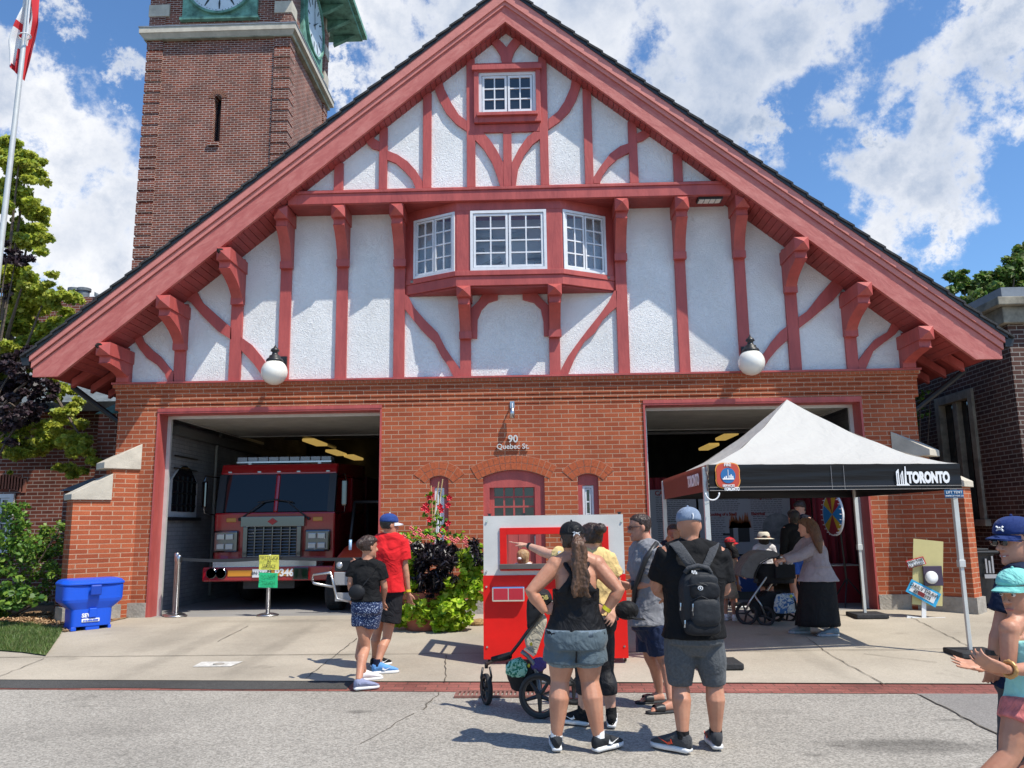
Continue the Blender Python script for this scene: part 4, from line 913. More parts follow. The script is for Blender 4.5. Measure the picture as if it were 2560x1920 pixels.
MB().box(RX-.08,RX+12,RY-.08,RY+16,rzt+.42,rzt+.62).build('parapet_flashing',m_lead,rb)
fr_=.16
f=MB(); f.box(RX-.05,RX+.12,wy0,wy0+fr_,wzb,wzt).box(RX-.05,RX+.12,wy1-fr_,wy1,wzb,wzt).box(RX-.05,RX+.12,wy0+fr_,wy1-fr_,wzt-fr_,wzt).box(RX-.02,RX+.12,(wy0+wy1)/2-.08,(wy0+wy1)/2+.08,wzb,wzt-fr_).box(RX-.10,RX+.14,wy0-.1,wy1+.1,wzb-.12,wzb)
wf=f.build('stone_window_frame',m_cst,rb,bevel=.01)
MB().box(RX+.08,RX+.10,wy0+fr_,wy1-fr_,wzb,wzt-fr_).build('leaded_pane',m_glass,wf)
# ================================================================ flagpole and flag
p0=W(1,-8,1659,1.0); fx=W(1,60,900,-1.0)
FY=-1.5; pt=W(1,170,0,FY); pb_=W(1,0,1500,FY); px_=(pt.x+pb_.x)/2
fp=thing('flagpole',(pb_.x,FY,0),'tall silver aluminium flagpole standing at the left edge in front of the maple tree','flagpole')
top=pt+(pt-pb_)*.35; bot=pb_+(pb_-pt)*((pb_.z)/(pt.z-pb_.z))
MB().tube([bot,pb_,pt,top],[.055,.044,.036,.030],16).build('pole',m_alu,fp,smooth=True)
rp_=W(1,145,215,FY-.05)
MB().tube([rp_+Vector((.09*math.cos(a),.09*math.sin(a),.02*math.cos(a))) for a in [i*2*PI/12 for i in range(13)]],.012,6).build('halyard_ring',m_white,fp)
MB().tube([rp_+Vector((.06,-.02,0)),W(1,178,0,FY-.06),top],.008,5).build('halyard',m_white,fp)
# flag: hanging in folds, red-white-red with a leaf
m_fr=mk('flag_red',(.55,.02,.03),.8,bump=.05); m_fw=mk('flag_white',(.75,.75,.76),.8)
ol=[(185,-60),(205,-60),(205,60),(172,150),(160,330),(140,475)]; 
def flag():
    n,m=28,20; V=[];F=[];mi=[]
    TL,TR,BR,BL=(100,-90),(200,-90),(135,475),(30,375)
    left=[(130,-90),(105,20),(22,230),(32,375)]; right=[(205,-90),(205,120),(172,240),(138,475)]
    def lerp(L,t): 
        t=t*(len(L)-1); i=min(int(t),len(L)-2); f=t-i; return (L[i][0]*(1-f)+L[i+1][0]*f,L[i][1]*(1-f)+L[i+1][1]*f)
    for i in range(n+1):
        a,b=lerp(left,i/n),lerp(right,i/n)
        for j in range(m+1):
            t=j/m; p=W(1,a[0]+(b[0]-a[0])*t,a[1]+(b[1]-a[1])*t,FY+.03); V.append((p.x,FY+.12+.07*math.sin(t*14+i*.12)+.04*math.sin(t*6-i*.2),p.z))
    for i in range(n):
        for j in range(m):
            F.append((i*(m+1)+j,i*(m+1)+j+1,(i+1)*(m+1)+j+1,(i+1)*(m+1)+j)); t,s=(j+.5)/m,(i+.5)/n
            d=(s*1.0+t*.45); r=(d>1.02) or (t>.74) or (d<.42 and t>.35) or (abs(t-.45)<.10 and abs(s-.47)<.12) or (abs(t-.38)<.22 and abs(s-.50)<.035)
            mi.append(0 if r else 1)
    return V,F,mi
V,F,mi=flag(); o=MB().add(V,F).build('flag',[m_fr,m_fw],smooth=True,sub=1); o.data.polygons.foreach_set('material_index',mi); tag(o,'red and white flag with a leaf hanging limp in folds from the flagpole','flag')
# ================================================================ trees
m_bark=mk('bark',(.12,.09,.07),.95,var=.4,vs=12,bump=.8,bs=20)
L1=leafmat('maple_leaf_yellow_green',(.46,.50,.07),.5); L2=leafmat('maple_leaf_green',(.27,.36,.055),.45); L3=leafmat('maple_leaf_lime',(.56,.58,.10),.5)
LP=leafmat('purple_leaf',(.045,.025,.032),.2); LP2=leafmat('purple_leaf_dark',(.02,.014,.02),.15)
def boughs(pts,Y,name,mats,parent,dens,size,shape,seed,flat=.5,droop=.6,rs=1.,dy=.5):
    g=np.random.default_rng(seed); C=[];Rr=[]
    for x,y,r in pts:
        c=W(0,x,y,Y+g.uniform(-dy,dy)); 
        rad=r/2035*(Y+13.2)
        for _ in range(7):
            C.append((c.x+g.normal()*rad*.55,c.y+g.normal()*rad*.5,c.z+g.normal()*rad*.5)); Rr.append(rad*g.uniform(.28,.5)*rs)
    return leafcloud(name,C,Rr,dens,size,mats,parent,shape,flat,droop,seed),C
def limbs(base,C,r0,parent,name='limb',k=9,trunk_top=None):
    rg=random.Random(3); tt=Vector(trunk_top)
    mb=MB().tube([base,Vector(base).lerp(tt,.5)+Vector((.05,.03,0)),tt],[r0,r0*.8,r0*.6],10); tr=mb.build('trunk',m_bark,parent,smooth=True)
    for i in range(k):
        c=Vector(C[(i*len(C))//k]); s=Vector(base).lerp(tt,rg.uniform(.45,1)); m=s.lerp(c,.5)+Vector((0,0,.15))
        MB().tube([s,m,c],[r0*.35,r0*.22,r0*.08],6).build('branch',m_bark,tr)
TYa=1.6
t1=thing('maple_tree',(-9.6,TYa,0),'yellow-green maple tree with light reaching boughs at the left edge','tree')
pts=[(30,370,40),(60,410,42),(25,440,45),(85,450,26),(30,500,45),(75,540,38),(110,550,16),(25,590,50),(90,600,36),(30,690,45),(75,700,36),(20,760,55),(80,770,55),(125,755,30),(160,735,14),(40,830,60),(100,840,60),(150,830,40),(180,790,24),(190,745,22),(20,890,50),(120,900,32),(60,1090,45),(110,1100,46),(160,1090,40),(190,1120,36),(205,1100,20),(180,1160,28),(20,1110,50),(150,980,26),(170,1030,26),(130,940,20),(190,1010,16),(-40,500,60),(-60,700,70),(-50,1000,60),(25,1180,0.1)]
cl,C=boughs(pts,TYa,'crown',[L1,L2,L3,L1],t1,5200,.10,'maple',11,rs=1.5)
limbs((-9.9,TYa,0),C,.16,t1,trunk_top=(-9.7,TYa,5.2),k=14)
t2=thing('purple_leaf_tree',(-9.3,TYa-.5,0),'dark purple-leaved maple tree at the left edge below the green boughs','tree')
pts=[(15,640,34),(40,655,30),(10,690,26),(20,730,20),(25,905,36),(60,920,42),(95,925,32),(20,965,45),(65,975,45),(105,985,28),(30,1030,40),(70,1050,32),(10,1060,36),(60,880,20),(-30,950,60),(60,1010,36)]
cl,C=boughs(pts,TYa-.7,'crown',[LP,LP,LP2],t2,4500,.095,'maple',12,rs=1.1)
limbs((-9.5,TYa-.7,0),C,.10,t2,trunk_top=(-9.4,TYa-.7,4.0),k=10)
t3=thing('leafy_tree',(13,9,0),'dark green tree rising behind the roof edge on the right','tree')
L4=leafmat('mid_green_leaf',(.11,.20,.035),.4); L5=leafmat('olive_leaf',(.17,.20,.05),.4)
pts=[(2350,750,30),(2370,770,30),(2400,715,34),(2440,740,36),(2410,760,36),(2470,700,30),(2480,760,36),(2460,790,30),(2430,800,36),(2510,735,40),(2540,690,36),(2550,760,40),(2545,660,26),(2600,680,60),(2640,760,80),(2400,690,16),(2480,690,22),(2500,800,40),(2560,650,24)]
cl,C=boughs(pts,9.,'crown',[L4,L4,L5],t3,2200,.15,'leaf',13,rs=1.4,flat=.7,dy=1.5)
limbs((13,9,0),C,.22,t3,trunk_top=(12.6,9,5.),k=14)
# ================================================================ shrubs
def shrub(name,pts,Y,mats,dens,size,shape,seed,label,base,cat='shrub',rs=1.15,flat=.8):
    t=thing(name,(base[0],base[1],gz(base[1])),label,cat); cl,C=boughs(pts,Y,'foliage',mats,t,dens,size,shape,seed,flat=flat,droop=.1,rs=rs,dy=.25)
    st=MB()
    for c in C[::9]: st.tube([(base[0]+random.uniform(-.1,.1),base[1],0),Vector(c)*.6+Vector(base)*.4,c],[.018,.012,.006],5)
    st.build('stems',m_bark,t)
S1=leafmat('shrub_leaf',(.10,.21,.03),.4); S2=leafmat('shrub_leaf_light',(.22,.34,.045),.45); S3=leafmat('shrub_leaf_deep',(.05,.12,.022),.3)
shrub('garden_shrub',[(10,1300,40),(50,1290,36),(30,1350,50),(80,1340,40),(20,1410,55),(70,1400,50),(60,1450,45),(15,1470,45),(45,1270,20),(-40,1350,60),(-40,1450,60)],-.1,[S1,S2,S1],2400,.075,'leaf',21,'light green bushy shrub at the far left edge of the mulch bed',(-9.1,-.1,0))
shrub('privet_shrub',[(120,1340,32),(150,1330,24),(150,1370,34),(110,1390,40),(155,1420,30),(120,1440,36),(160,1460,22),(150,1310,14),(100,1360,24),(140,1480,20)],.0,[S2,S2,S3],2600,.065,'leaf',22,'yellow-green shrub against the brick buttress behind the blue bin',(-8.2,.0,0))
shrub('low_shrub',[(10,1480,30),(40,1475,28),(70,1490,26),(30,1500,24),(90,1500,14),(10,1510,26)],-.95,[S1,S3,S2],2200,.09,'heart',23,'low shrub with broad leaves at the left edge in front of the mulch',(-8.2,-.95,0),flat=.6)
shrub('climbing_ivy',[(2290,1000,22),(2300,1050,26),(2285,1100,22),(2310,980,18),(2295,1150,18)],1.6,[S3,S3,S1],1500,.08,'leaf',24,'dark ivy growing in the gap beside the church hall downpipe',(7.0,1.6,0),cat='ivy')
# ================================================================ fire engine
m_fred=mk('fire_engine_red',(.32,.004,.009),.18,coat=.8,var=.05,vs=2); m_fdk=mk('dark_red_panel',(.12,.008,.01),.3)
m_rub=mk('black_rubber',(.022,.022,.024),.75,var=.3,vs=20,bump=.3,bs=40); m_plas=mk('black_plastic',(.02,.02,.022),.45)
m_lens=mk('lamp_lens',(.42,.44,.47),.08,spec=.9,metal=.5); m_amb=mk('amber_stripe',(.62,.25,.02),.5,emit=None); m_ltb=mk('light_bar_lens',(.30,.33,.38),.2,spec=.6)
m_ylw=mk('yellow_paper',(.72,.68,.10),.8,bump=.1,bs=12); m_grn=mk('green_paper',(.02,.50,.20),.8,bump=.1,bs=12); m_ink=mk('black_ink',(.03,.03,.03),.7); m_wtx=mk('white_lettering',(.78,.78,.78),.6)
def tread():
    m=mk('tread_plate',(.55,.55,.56),.25,.9); t=m.node_tree; b=t.nodes['Principled BSDF']; k=t.nodes.new('ShaderNodeTexChecker'); k.inputs['Scale'].default_value=60
    g=t.nodes.new('ShaderNodeTexCoord'); t.links.new(g.outputs['Object'],k.inputs[0]); u=t.nodes.new('ShaderNodeBump'); u.inputs['Strength'].default_value=.8; u.inputs['Distance'].default_value=.01; t.links.new(k.outputs['Fac'],u.inputs['Height']); t.links.new(u.outputs[0],b.inputs['Normal']); return m
m_tread=tread()
Yb,Yc=.95,1.45
m_chrome0=m_chrome; m_chrome=mk('dark_chrome',(.15,.155,.17),.12,1.0)
ft=thing('fire_engine',(X(13,690,1200,Yb),Yc+3,0),'red fire engine with chrome grille parked facing out inside the left garage bay','fire engine')
fxc=(X(13,325,1000,Yc)+X(13,1190,1000,Yc))/2; hw=(X(13,1190,1000,Yc)-X(13,325,1000,Yc))/2
def zc(y,Y=Yc): return Z(13,750,y,Y)
cab=MB(); 
zt_=zc(395); zs=zc(745); zb_=zc(1100); zh=zc(470)
cab.prism([(fxc-hw,Yc,zb_),(fxc-hw,Yc-.02,zs),(fxc-hw,Yc+2.6,zs),(fxc-hw,Yc+2.6,.45),(fxc-hw,Yc+.9,.45)],(2*hw,0,0))
hw2=hw*.985
cab.prism([(fxc-hw2,Yc+.12,zh),(fxc-hw2,Yc+.20,zt_),(fxc-hw2,Yc+2.6,zt_+.12),(fxc-hw2,Yc+2.6,zh)],(2*hw2,0,0))
for x0,x1 in ((-.04,.04),):
    cab.prism([(fxc+x0,Yc-.02,zs),(fxc+x1,Yc-.02,zs),(fxc+x1,Yc+.12,zh),(fxc+x0,Yc+.12,zh)],(0,.08,0))
cab.box(fxc-hw2,fxc+hw2,Yc+1.4,Yc+2.6,zs,zh)
co=cab.build('cab',m_fred,ft,bevel=.03)
for x0,x1 in ((-hw2,-hw2+.13),(hw2-.13,hw2)): MB().prism([(fxc+x0,Yc-.02,zs),(fxc+x1,Yc-.02,zs),(fxc+x1,Yc+.12,zh),(fxc+x0,Yc+.12,zh)],(0,.10,0)).build('window_pillar',m_plas,co)
MB().prism([(fxc-hw2+.06,Yc+.02,zs+.01),(fxc+hw2-.06,Yc+.02,zs+.01),(fxc+hw2-.06,Yc+.15,zh),(fxc-hw2+.06,Yc+.15,zh)],(0,.01,0)).build('windshield',mk('windshield_glass',(.004,.005,.006),.03,spec=.45),co)
MB().box(fxc-hw2+.1,fxc+hw2-.1,Yc+.3,Yc+1.3,zs-.02,zs+.02).build('dashboard',m_plas,co)
for s in (-1,1):
    P=[(fxc+s*.05,Yc-.05,zs+.02),(fxc+s*.05,Yc-.04,zs+.05)]
    a=Vector((fxc+s*.62,Yc-.05,zs-.12)); b=Vector((fxc+s*.20,Yc+.00,zs+.20)); MB().tube([a,b],.012,6).tube([b+Vector((-s*.25,.01,.03)),b+Vector((s*.12,-.01,-.02))],.010,6).ball(a,.03,8,6).build('wiper',m_plas,co)
    MB().box(fxc+s*.78-.09,fxc+s*.78+.09,Yc-.03,Yc,zs-.17,zs-.09).build('marker_lamp',mk('amber_lens',(.5,.22,.03),.2),co,bevel=.02)
# headlamp clusters
for i,(xa,xb) in enumerate(((325,500),(975,1160))):
    a,b=X(13,xa,950,Yc-.06),X(13,xb,950,Yc-.06); z0,z1=zc(1028),zc(872)
    h=MB().box(a,b,Yc-.10,Yc+.02,z0,z1).build('headlight',m_chrome,co,bevel=.035)
    for r in range(2):
        for c in range(2):
            wq=(b-a)*.31; x0=a+(b-a)*(.17+.36*c); x1=x0+wq; hq=(z1-z0); zz=z0+hq*(.14+.44*r); MB().box(x0,x1,Yc-.125,Yc-.1,zz,zz+hq*.26).build('lens',m_lens,h,bevel=.012)
# grille
a,b=X(13,560,900,Yc-.08),X(13,935,900,Yc-.08); z0,z1=zc(1065),zc(775)
gr=MB(); gr.box(a-.05,a+.03,Yc-.12,Yc,z0,z1-.18).box(b-.03,b+.05,Yc-.12,Yc,z0,z1-.18).box(a-.10,b+.10,Yc-.12,Yc,z1-.18,z1).box(a+.03,b-.03,Yc-.115,Yc,z0,z0+.03)
n=6
for i in range(1,n): xx=a+(b-a)*i/n; gr.box(xx-.014,xx+.014,Yc-.10,Yc-.04,z0,z1-.18)
for i in range(1,10): zz=z0+(z1-.18-z0)*i/10; gr.box(a+.03,b-.03,Yc-.095,Yc-.045,zz-.009,zz+.009)
go=gr.build('grille',m_chrome,co,bevel=.008); MB().box(a,b,Yc-.035,Yc-.02,z0,z1-.15).build('radiator',m_plas,go)
MB().prism([(fxc-.09,Yc-.125,z1-.09),(fxc,Yc-.125,z1-.15),(fxc+.09,Yc-.125,z1-.09),(fxc,Yc-.125,z1-.03)],(0,-.01,0)).build('badge',mk('red_badge',(.3,.03,.03),.3,.5),go)
# bumper
bx0,bx1=X(13,205,1180,Yb),X(13,205,1180,Yb)+2.80; bz0_,bz1_=Z(13,650,1238,Yb),Z(13,650,1135,Yb); bt_=Z(13,700,1085,Yb+.1)
bm2=MB(); bm2.prism([(bx0,Yb+.35,bz0_),(bx0+.10,Yb,bz0_),(bx1-.10,Yb,bz0_),(bx1,Yb+.35,bz0_),(bx1,Yc+.2,bz0_),(bx0,Yc+.2,bz0_)],(0,0,bz1_-bz0_)); bo=bm2.build('bumper',m_fred,ft,bevel=.02)
MB().box(X(13,320,1100,Yb+.1),X(13,1060,1100,Yb+.1),Yb+.1,Yc+.1,bz1_,bt_).build('tread_plate',m_tread,bo)
for xx in (316,385): c=W(13,xx,1182,Yb); MB().lathe([(.085,-.02),(.085,.02),(.06,-.005),(.03,.01),(.0,.01)],(c.x,Yb-.02,c.z),20,'y').lathe([(.09,-.04),(.095,0),(.08,0),(.08,-.04)],(c.x,Yb-.01,c.z),20,'y').build('air_horn',m_chrome,bo,smooth=True)
s0,s1=X(13,428,1182,Yb),X(13,905,1182,Yb); zz0,zz1=Z(13,650,1202,Yb),Z(13,650,1160,Yb)
MB().box(s0,s1,Yb-.008,Yb,zz0,zz1).build('amber_stripe',m_amb,bo); text('P346',.165,((s0+s1)/2+.40,Yb-.012,(zz0+zz1)/2),mat=m_wtx,parent=bo,off=.006)
x0=X(13,605,1182,Yb); pl_=MB().box(x0,x0+.31,Yb-.016,Yb-.0,zz0-.02,zz1+.02).build('number_plate',m_wtx,bo); text('BN·36 6CF',.075,(x0+.155,Yb-.02,(zz0+zz1)/2),mat=m_ink,parent=pl_)
c=W(13,952,1182,Yb); MB().box(c.x-.13,c.x+.13,Yb-.03,Yb,c.z-.10,c.z+.10).build('siren_speaker',m_chrome,bo,bevel=.01)
# light bar, roof lamps
lz0,lz1=Z(13,800,385,Yc+.4),Z(13,800,350,Yc+.4); la,lb=X(13,500,368,Yc+.4),X(13,1172,368,Yc+.4)
lb_=MB().box(la,lb,Yc+.35,Yc+.65,lz0-.02,lz0+.01).box(la+.2,la+.26,Yc+.4,Yc+.6,zt_-.02,lz0-.02).box(lb-.26,lb-.2,Yc+.4,Yc+.6,zt_-.02,lz0-.02).build('light_bar',m_steel,ft)
for i in range(9): xx=la+(lb-la)*i/9; MB().box(xx+.005,xx+(lb-la)/9-.01,Yc+.36,Yc+.64,lz0+.01,lz1).build('lamp_module',m_ltb,lb_,bevel=.01)
for i in range(5): xx=fxc+(i-2)*.36*(1 if abs(i-2)<2 else 1.25); MB().box(xx-.035,xx+.035,Yc+.13,Yc+.18,zh+.03,zh+.06).build('roof_marker',m_lens,co,bevel=.008)
# mirrors, rear body, wheels
for s in (-1,1):
    x=fxc+s*(hw+.18); zz=(zs+zh)/2
    mi=MB().tube([(fxc+s*hw2,Yc+.25,zh-.05),(x,Yc-.05,zh-.03),(x+s*.03,Yc-.08,zh-.2),(x,Yc-.05,zs-.0),(fxc+s*hw2,Yc+.2,zs-.05)],.014,6).build('mirror_arm',m_chrome,co,smooth=True)
    MB().box(x-.05,x+.05,Yc-.12,Yc-.04,zz-.25,zz+.22).build('mirror',m_chrome,mi,bevel=.03)
    for wy in (Yc+1.5,Yc+6): MB().lathe([(.0,-.14),(.32,-.14),(.50,-.12),(.53,0),(.50,.12),(.32,.14),(.0,.14)],(fxc+s*(hw-.2),wy,.53),28,'x').build('wheel',m_rub,ft,smooth=True)
MB().box(fxc-hw,fxc+hw,Yc+2.7,Yc+8,.55,zt_-.1).build('rear_body',m_fdk,ft,bevel=.02)
MB().box(fxc-.45,fxc+.45,Yb+.3,Yc+8,.35,.75).build('chassis',m_plas,ft)
m_chrome=m_chrome0
# ================================================================ utility vehicle
Yu=.45
ux=X(13,1195,1230,Yu); ug=thing('utility_vehicle',(ux+.7,Yu+1.2,0),'small red off-road utility vehicle with knobbly tyres parked beside the fire engine','utility vehicle')
m_ured=mk('orange_red_plastic',(.55,.05,.02),.35,coat=.3)
fz=Z(13,1250,1000,Yu+.5); hz=Z(13,1250,1160,Yu)
bb=MB(); bb.loft([((ux+.62,Yu+.12,hz-.06),(.72,0,0),(0,0,.16)),((ux+.62,Yu+.3,hz+.05),(.72,0,0),(0,0,.22)),((ux+.62,Yu+.7,hz+.22),(.68,0,0),(0,0,.20)),((ux+.62,Yu+1.2,hz+.30),(.66,0,0),(0,0,.18))],24,p=3.5)
bb.build('bonnet',m_ured,ug,smooth=True)
MB().box(ux-.02,ux+1.26,Yu+.02,Yu+.12,hz-.02,hz+.17).build('front_grille',m_plas,ug,bevel=.02)
p_=MB().box(ux-.02,ux+1.24,Yu-.02,Yu+.06,hz-.24,hz-.03).box(ux-.0,ux+1.2,Yu+.0,Yu+.06,hz-.50,hz-.36).build('bumper_plate',mk('pale_grey_plate',(.30,.30,.31),.5),ug,bevel=.01)
text('RTV',.13,(ux+.32,Yu-.03,hz-.135),mat=m_ink,parent=p_,off=.008,shear=.3); text('RTV',.13,(ux+.9,Yu-.03,hz-.135),mat=m_ink,parent=p_,off=.008,shear=.3)
MB().tube([(ux-.36,Yu-.06,hz-.15),(ux-.34,Yu-.08,hz-.06),(ux-.05,Yu-.1,hz-.03),(ux+.0,Yu-.1,hz-.2),(ux+.06,Yu-.1,hz-.45),(ux+.3,Yu-.1,hz-.5)],.022,8).tube([(ux-.36,Yu-.06,hz-.15),(ux-.33,Yu-.08,hz-.2),(ux+.0,Yu-.1,hz-.26)],.022,8).build('bull_bar',m_steel,ug,smooth=True)
for s in (0,1): MB().lathe([(0,-.02),(.055,-.02),(.06,.02),(0,.03)],(ux+.06+s*1.1,Yu+.03,hz+.08),16,'y').build('headlight',m_lens,ug,smooth=True)
MB().lathe([(0,-.01),(.035,-.01),(.035,.01),(0,.01)],(ux+.42,Yu+.0,hz+.07),16,'y').build('round_badge',m_chrome,ug)
m_knob=mk('knobbly_rubber',(.02,.02,.022),.85,var=.3,vs=20,bump=1.,bs=14)
def knobwheel(c,r,w,par,n=22):
    o=MB().lathe([(0,-w*.35),(r*.55,-w*.4),(r*.6,-w*.5),(r*.93,-w*.5),(r,-w*.35),(r,w*.35),(r*.93,w*.5),(r*.6,w*.5),(r*.55,w*.4),(0,w*.35)],c,30,'x').build('wheel',m_knob,par,smooth=False)
    m=o.data
for sx in (-.12,1.36):
    for y in (Yu+.55,Yu+2.4): knobwheel((ux+sx+.02,y,.33),.33,.26,ug)
MB().tube([(ux+.0,Yu+1.0,hz+.3),(ux-.0,Yu+1.35,hz+1.15),(ux+.0,Yu+2.5,hz+1.2),(ux+.0,Yu+2.6,hz)],.03,8).tube([(ux+1.24,Yu+1.0,hz+.3),(ux+1.24,Yu+1.35,hz+1.15),(ux+1.24,Yu+2.5,hz+1.2),(ux+1.24,Yu+2.6,hz)],.03,8).tube([(ux,Yu+1.35,hz+1.15),(ux+1.24,Yu+1.35,hz+1.15)],.03,8).build('roll_cage',m_plas,ug,smooth=True)
MB().box(ux-.05,ux+1.3,Yu+1.2,Yu+3,.4,hz+.1).build('cargo_body',m_plas,ug,bevel=.03)
# ================================================================ stanchions, belt and paper signs
def stanchion(loc,h,label,lean=0.):
    t=thing('stanchion',loc,label,'stanchion','stainless belt stanchions across the left bay'); x,y,z=loc
    MB().lathe([(0,0),(.175,0),(.175,.012),(.12,.03),(.04,.045),(0,.045)],(x,y,z),32).build('base',m_steel,t,smooth=True)
    MB().lathe([(.032,.04),(.032,h-.13),(.038,h-.13),(.038,h),(.03,h+.008),(0,h+.008)],(x,y,z),20).build('post',m_steel,t,smooth=True)
    MB().box(x-.0,x+.045,y-.03,y+.03,z+h-.11,z+h-.02).build('belt_cassette',m_plas,t,bevel=.008); return t
def at(k,x,y,Y): p=W(k,x,y,Y); return (p.x,p.y,p.z)
pA=G(13,55,1498); pB=G(13,712,1492); hS=.98
stanchion((pA.x,pA.y,0.02),W(13,60,1055,pA.y).z-.02,'steel belt stanchion at the left edge of the open left garage door'); 
stanchion((pA.x-.12,pA.y+.2,.02),.98,'second steel stanchion tucked behind the first against the red door jamb')
hB=W(13,712,1050,pB.y).z
stanchion((pB.x,pB.y,.02),hB-.02,'steel stanchion carrying yellow and green paper signs in front of the fire engine')
pC=Vector((pB.x+2.3,pB.y+.0,0)); 
bz=W(13,400,1077,pA.y).z
def belt(p,q_,z,lab):
    n=10; V=[];F=[]
    for i in range(n+1):
        t=i/n; sag=-.03*4*t*(1-t); 
        for dz in (-.025,.025):
            for dy in (0,.003): V.append((p.x+(q_.x-p.x)*t,p.y+(q_.y-p.y)*t+dy,z+sag+dz))
    for i in range(n):
        b=4*i; F+=[(b,b+4,b+6,b+2),(b+1,b+3,b+7,b+5),(b,b+1,b+5,b+4),(b+2,b+6,b+7,b+3)]
    tag(MB().add(V,F).build('barrier_belt',m_plas),lab,'barrier belt')
belt(Vector((pA.x+.04,pA.y,0)),Vector((pB.x-.03,pB.y,0)),bz,'black belt stretched from the left stanchion to the sign post before the fire engine')
belt(Vector((pB.x+.045,pB.y,0)),Vector((pC.x,pC.y-.1,0)),bz,'black belt running right from the sign stanchion past the utility vehicle')
def paper(name,k,pts,Y,mat,lines,lab,size,col=m_ink):
    P=[W(k,x,y,Y) for x,y in pts]; t=thing(name,P[3],lab,'paper sign')
    n=6; V=[];F=[]
    for i in range(n+1):
        for j in range(n+1):
            u,v=i/n,j/n; p=(P[0]*(1-u)+P[1]*u)*(1-v)+(P[3]*(1-u)+P[2]*u)*v; V.append(p+Vector((0,.010*math.sin(u*5+v*3)-.004,0)))
    for i in range(n):
        for j in range(n): a=i*(n+1)+j; F.append((a,a+1,a+n+2,a+n+1))
    o=MB().add(V,F).build('sheet',mat,t,smooth=True)
    c=sum(P,Vector())/4; H_=P[0].z-P[3].z
    for i,l in enumerate(lines): text(l,size,(c.x+.005,Y-.022,c.z+H_*(.5-(i+.5)/len(lines))*.86),ry=random.uniform(-3,3),mat=col,parent=t,off=-.0005,sx=.72,ext=.001)
paper('yellow_sign',13,[(652,1052),(795,1050),(792,1158),(650,1156)],pB.y-.06,m_ylw,['FIRETRUCK','IN','SERVICE'],'crumpled yellow paper sign taped to the top of the middle stanchion',.085)
paper('green_sign',13,[(652,1176),(787,1180),(782,1286),(646,1282)],pB.y-.06,m_grn,['DO NOT','TOUCH'],'green paper sign hanging under the yellow one on the middle stanchion',.085,mk('dark_green_ink',(.01,.16,.07),.8))
# ================================================================ blue bin
m_blue=mk('blue_plastic',(.008,.085,.60),.35,var=.06,vs=3,spec=.5)
c0=G(19,910,948); c1=G(19,1445,888); bc=(c0+c1)/2; 
ang=math.atan2(c1.y-c0.y,c1.x-c0.x); bn=thing('storage_bin',(0,0,0),'bright blue plastic salt bin with a hinged lid by the left brick buttress','bin')
w=(c1-c0).length/2; dpt=.42
bz_=W(19,1100,60,bc.y).z*0
def zz_(y): return W(19,1180,y,bc.y+.0).z-gz(bc.y)
h0,h1,h2,h3=zz_(640),zz_(530),zz_(370),zz_(330)
w2=(W(19,1580,400,bc.y).x-W(19,860,400,bc.y).x)/2
S=MB()
def sec(z,hw_,hd,dy=0): return ((0,hd+dy,z),(hw_,0,0),(0,hd,0))
S.loft([sec(.055,w*1.0,dpt/2),sec(h0,w*1.02,dpt/2),sec(h1-.02,w2*.97,dpt/2+.05,-.04),sec(h1+.02,w2,dpt/2+.06,-.05),sec(h3,w2*1.01,dpt/2+.06,-.05)],40,p=7)
for a_,b_ in ((-w*.98,-w*.72),(-w*.28,w*.40),(w*.82,w*.98)): S.box(a_,b_,.01,dpt-.01,0,.058)
bd=S.build('body',m_blue,bn,bevel=.01)
Ld=MB(); Ld.loft([((0,dpt/2,h3+.002),(w2*1.05,0,0),(0,dpt/2+.075,0)),((0,dpt/2,h3+.03),(w2*1.06,0,0),(0,dpt/2+.08,0)),((0,dpt/2+.02,h3+.07),(w2*.98,0,0),(0,dpt/2+.02,0)),((0,dpt/2+.03,h3+.085),(w2*.85,0,0),(0,dpt/2-.03,0))],40,p=5)
lid=Ld.build('lid',m_blue,bn,bevel=.008)
MB().box(-.075,.075,-.125,-.09,h2-.10,h3+.005).build('lid_catch',mk('deep_blue_plastic',(.006,.05,.38),.4),bd,bevel=.02)
MB().box(-.05,.05,-.03,.0,h0-.12,h0+.01).build('hasp',m_blue,bd,bevel=.01)
lg=MB().box(-.14,.10,-.012,.004,.115,.165).build('label_plate',m_wtx,bd,bevel=.008)
text('SEWS',.075,(-.05,-.012,.21),mat=m_wtx,parent=bd,off=.003); text('416-454-8305',.036,(-.02,-.018,.14),mat=m_blue,parent=bd,off=.001)
bn.location=(bc.x-.0,bc.y,gz(bc.y)+.01); bn.rotation_euler=(0,0,ang)
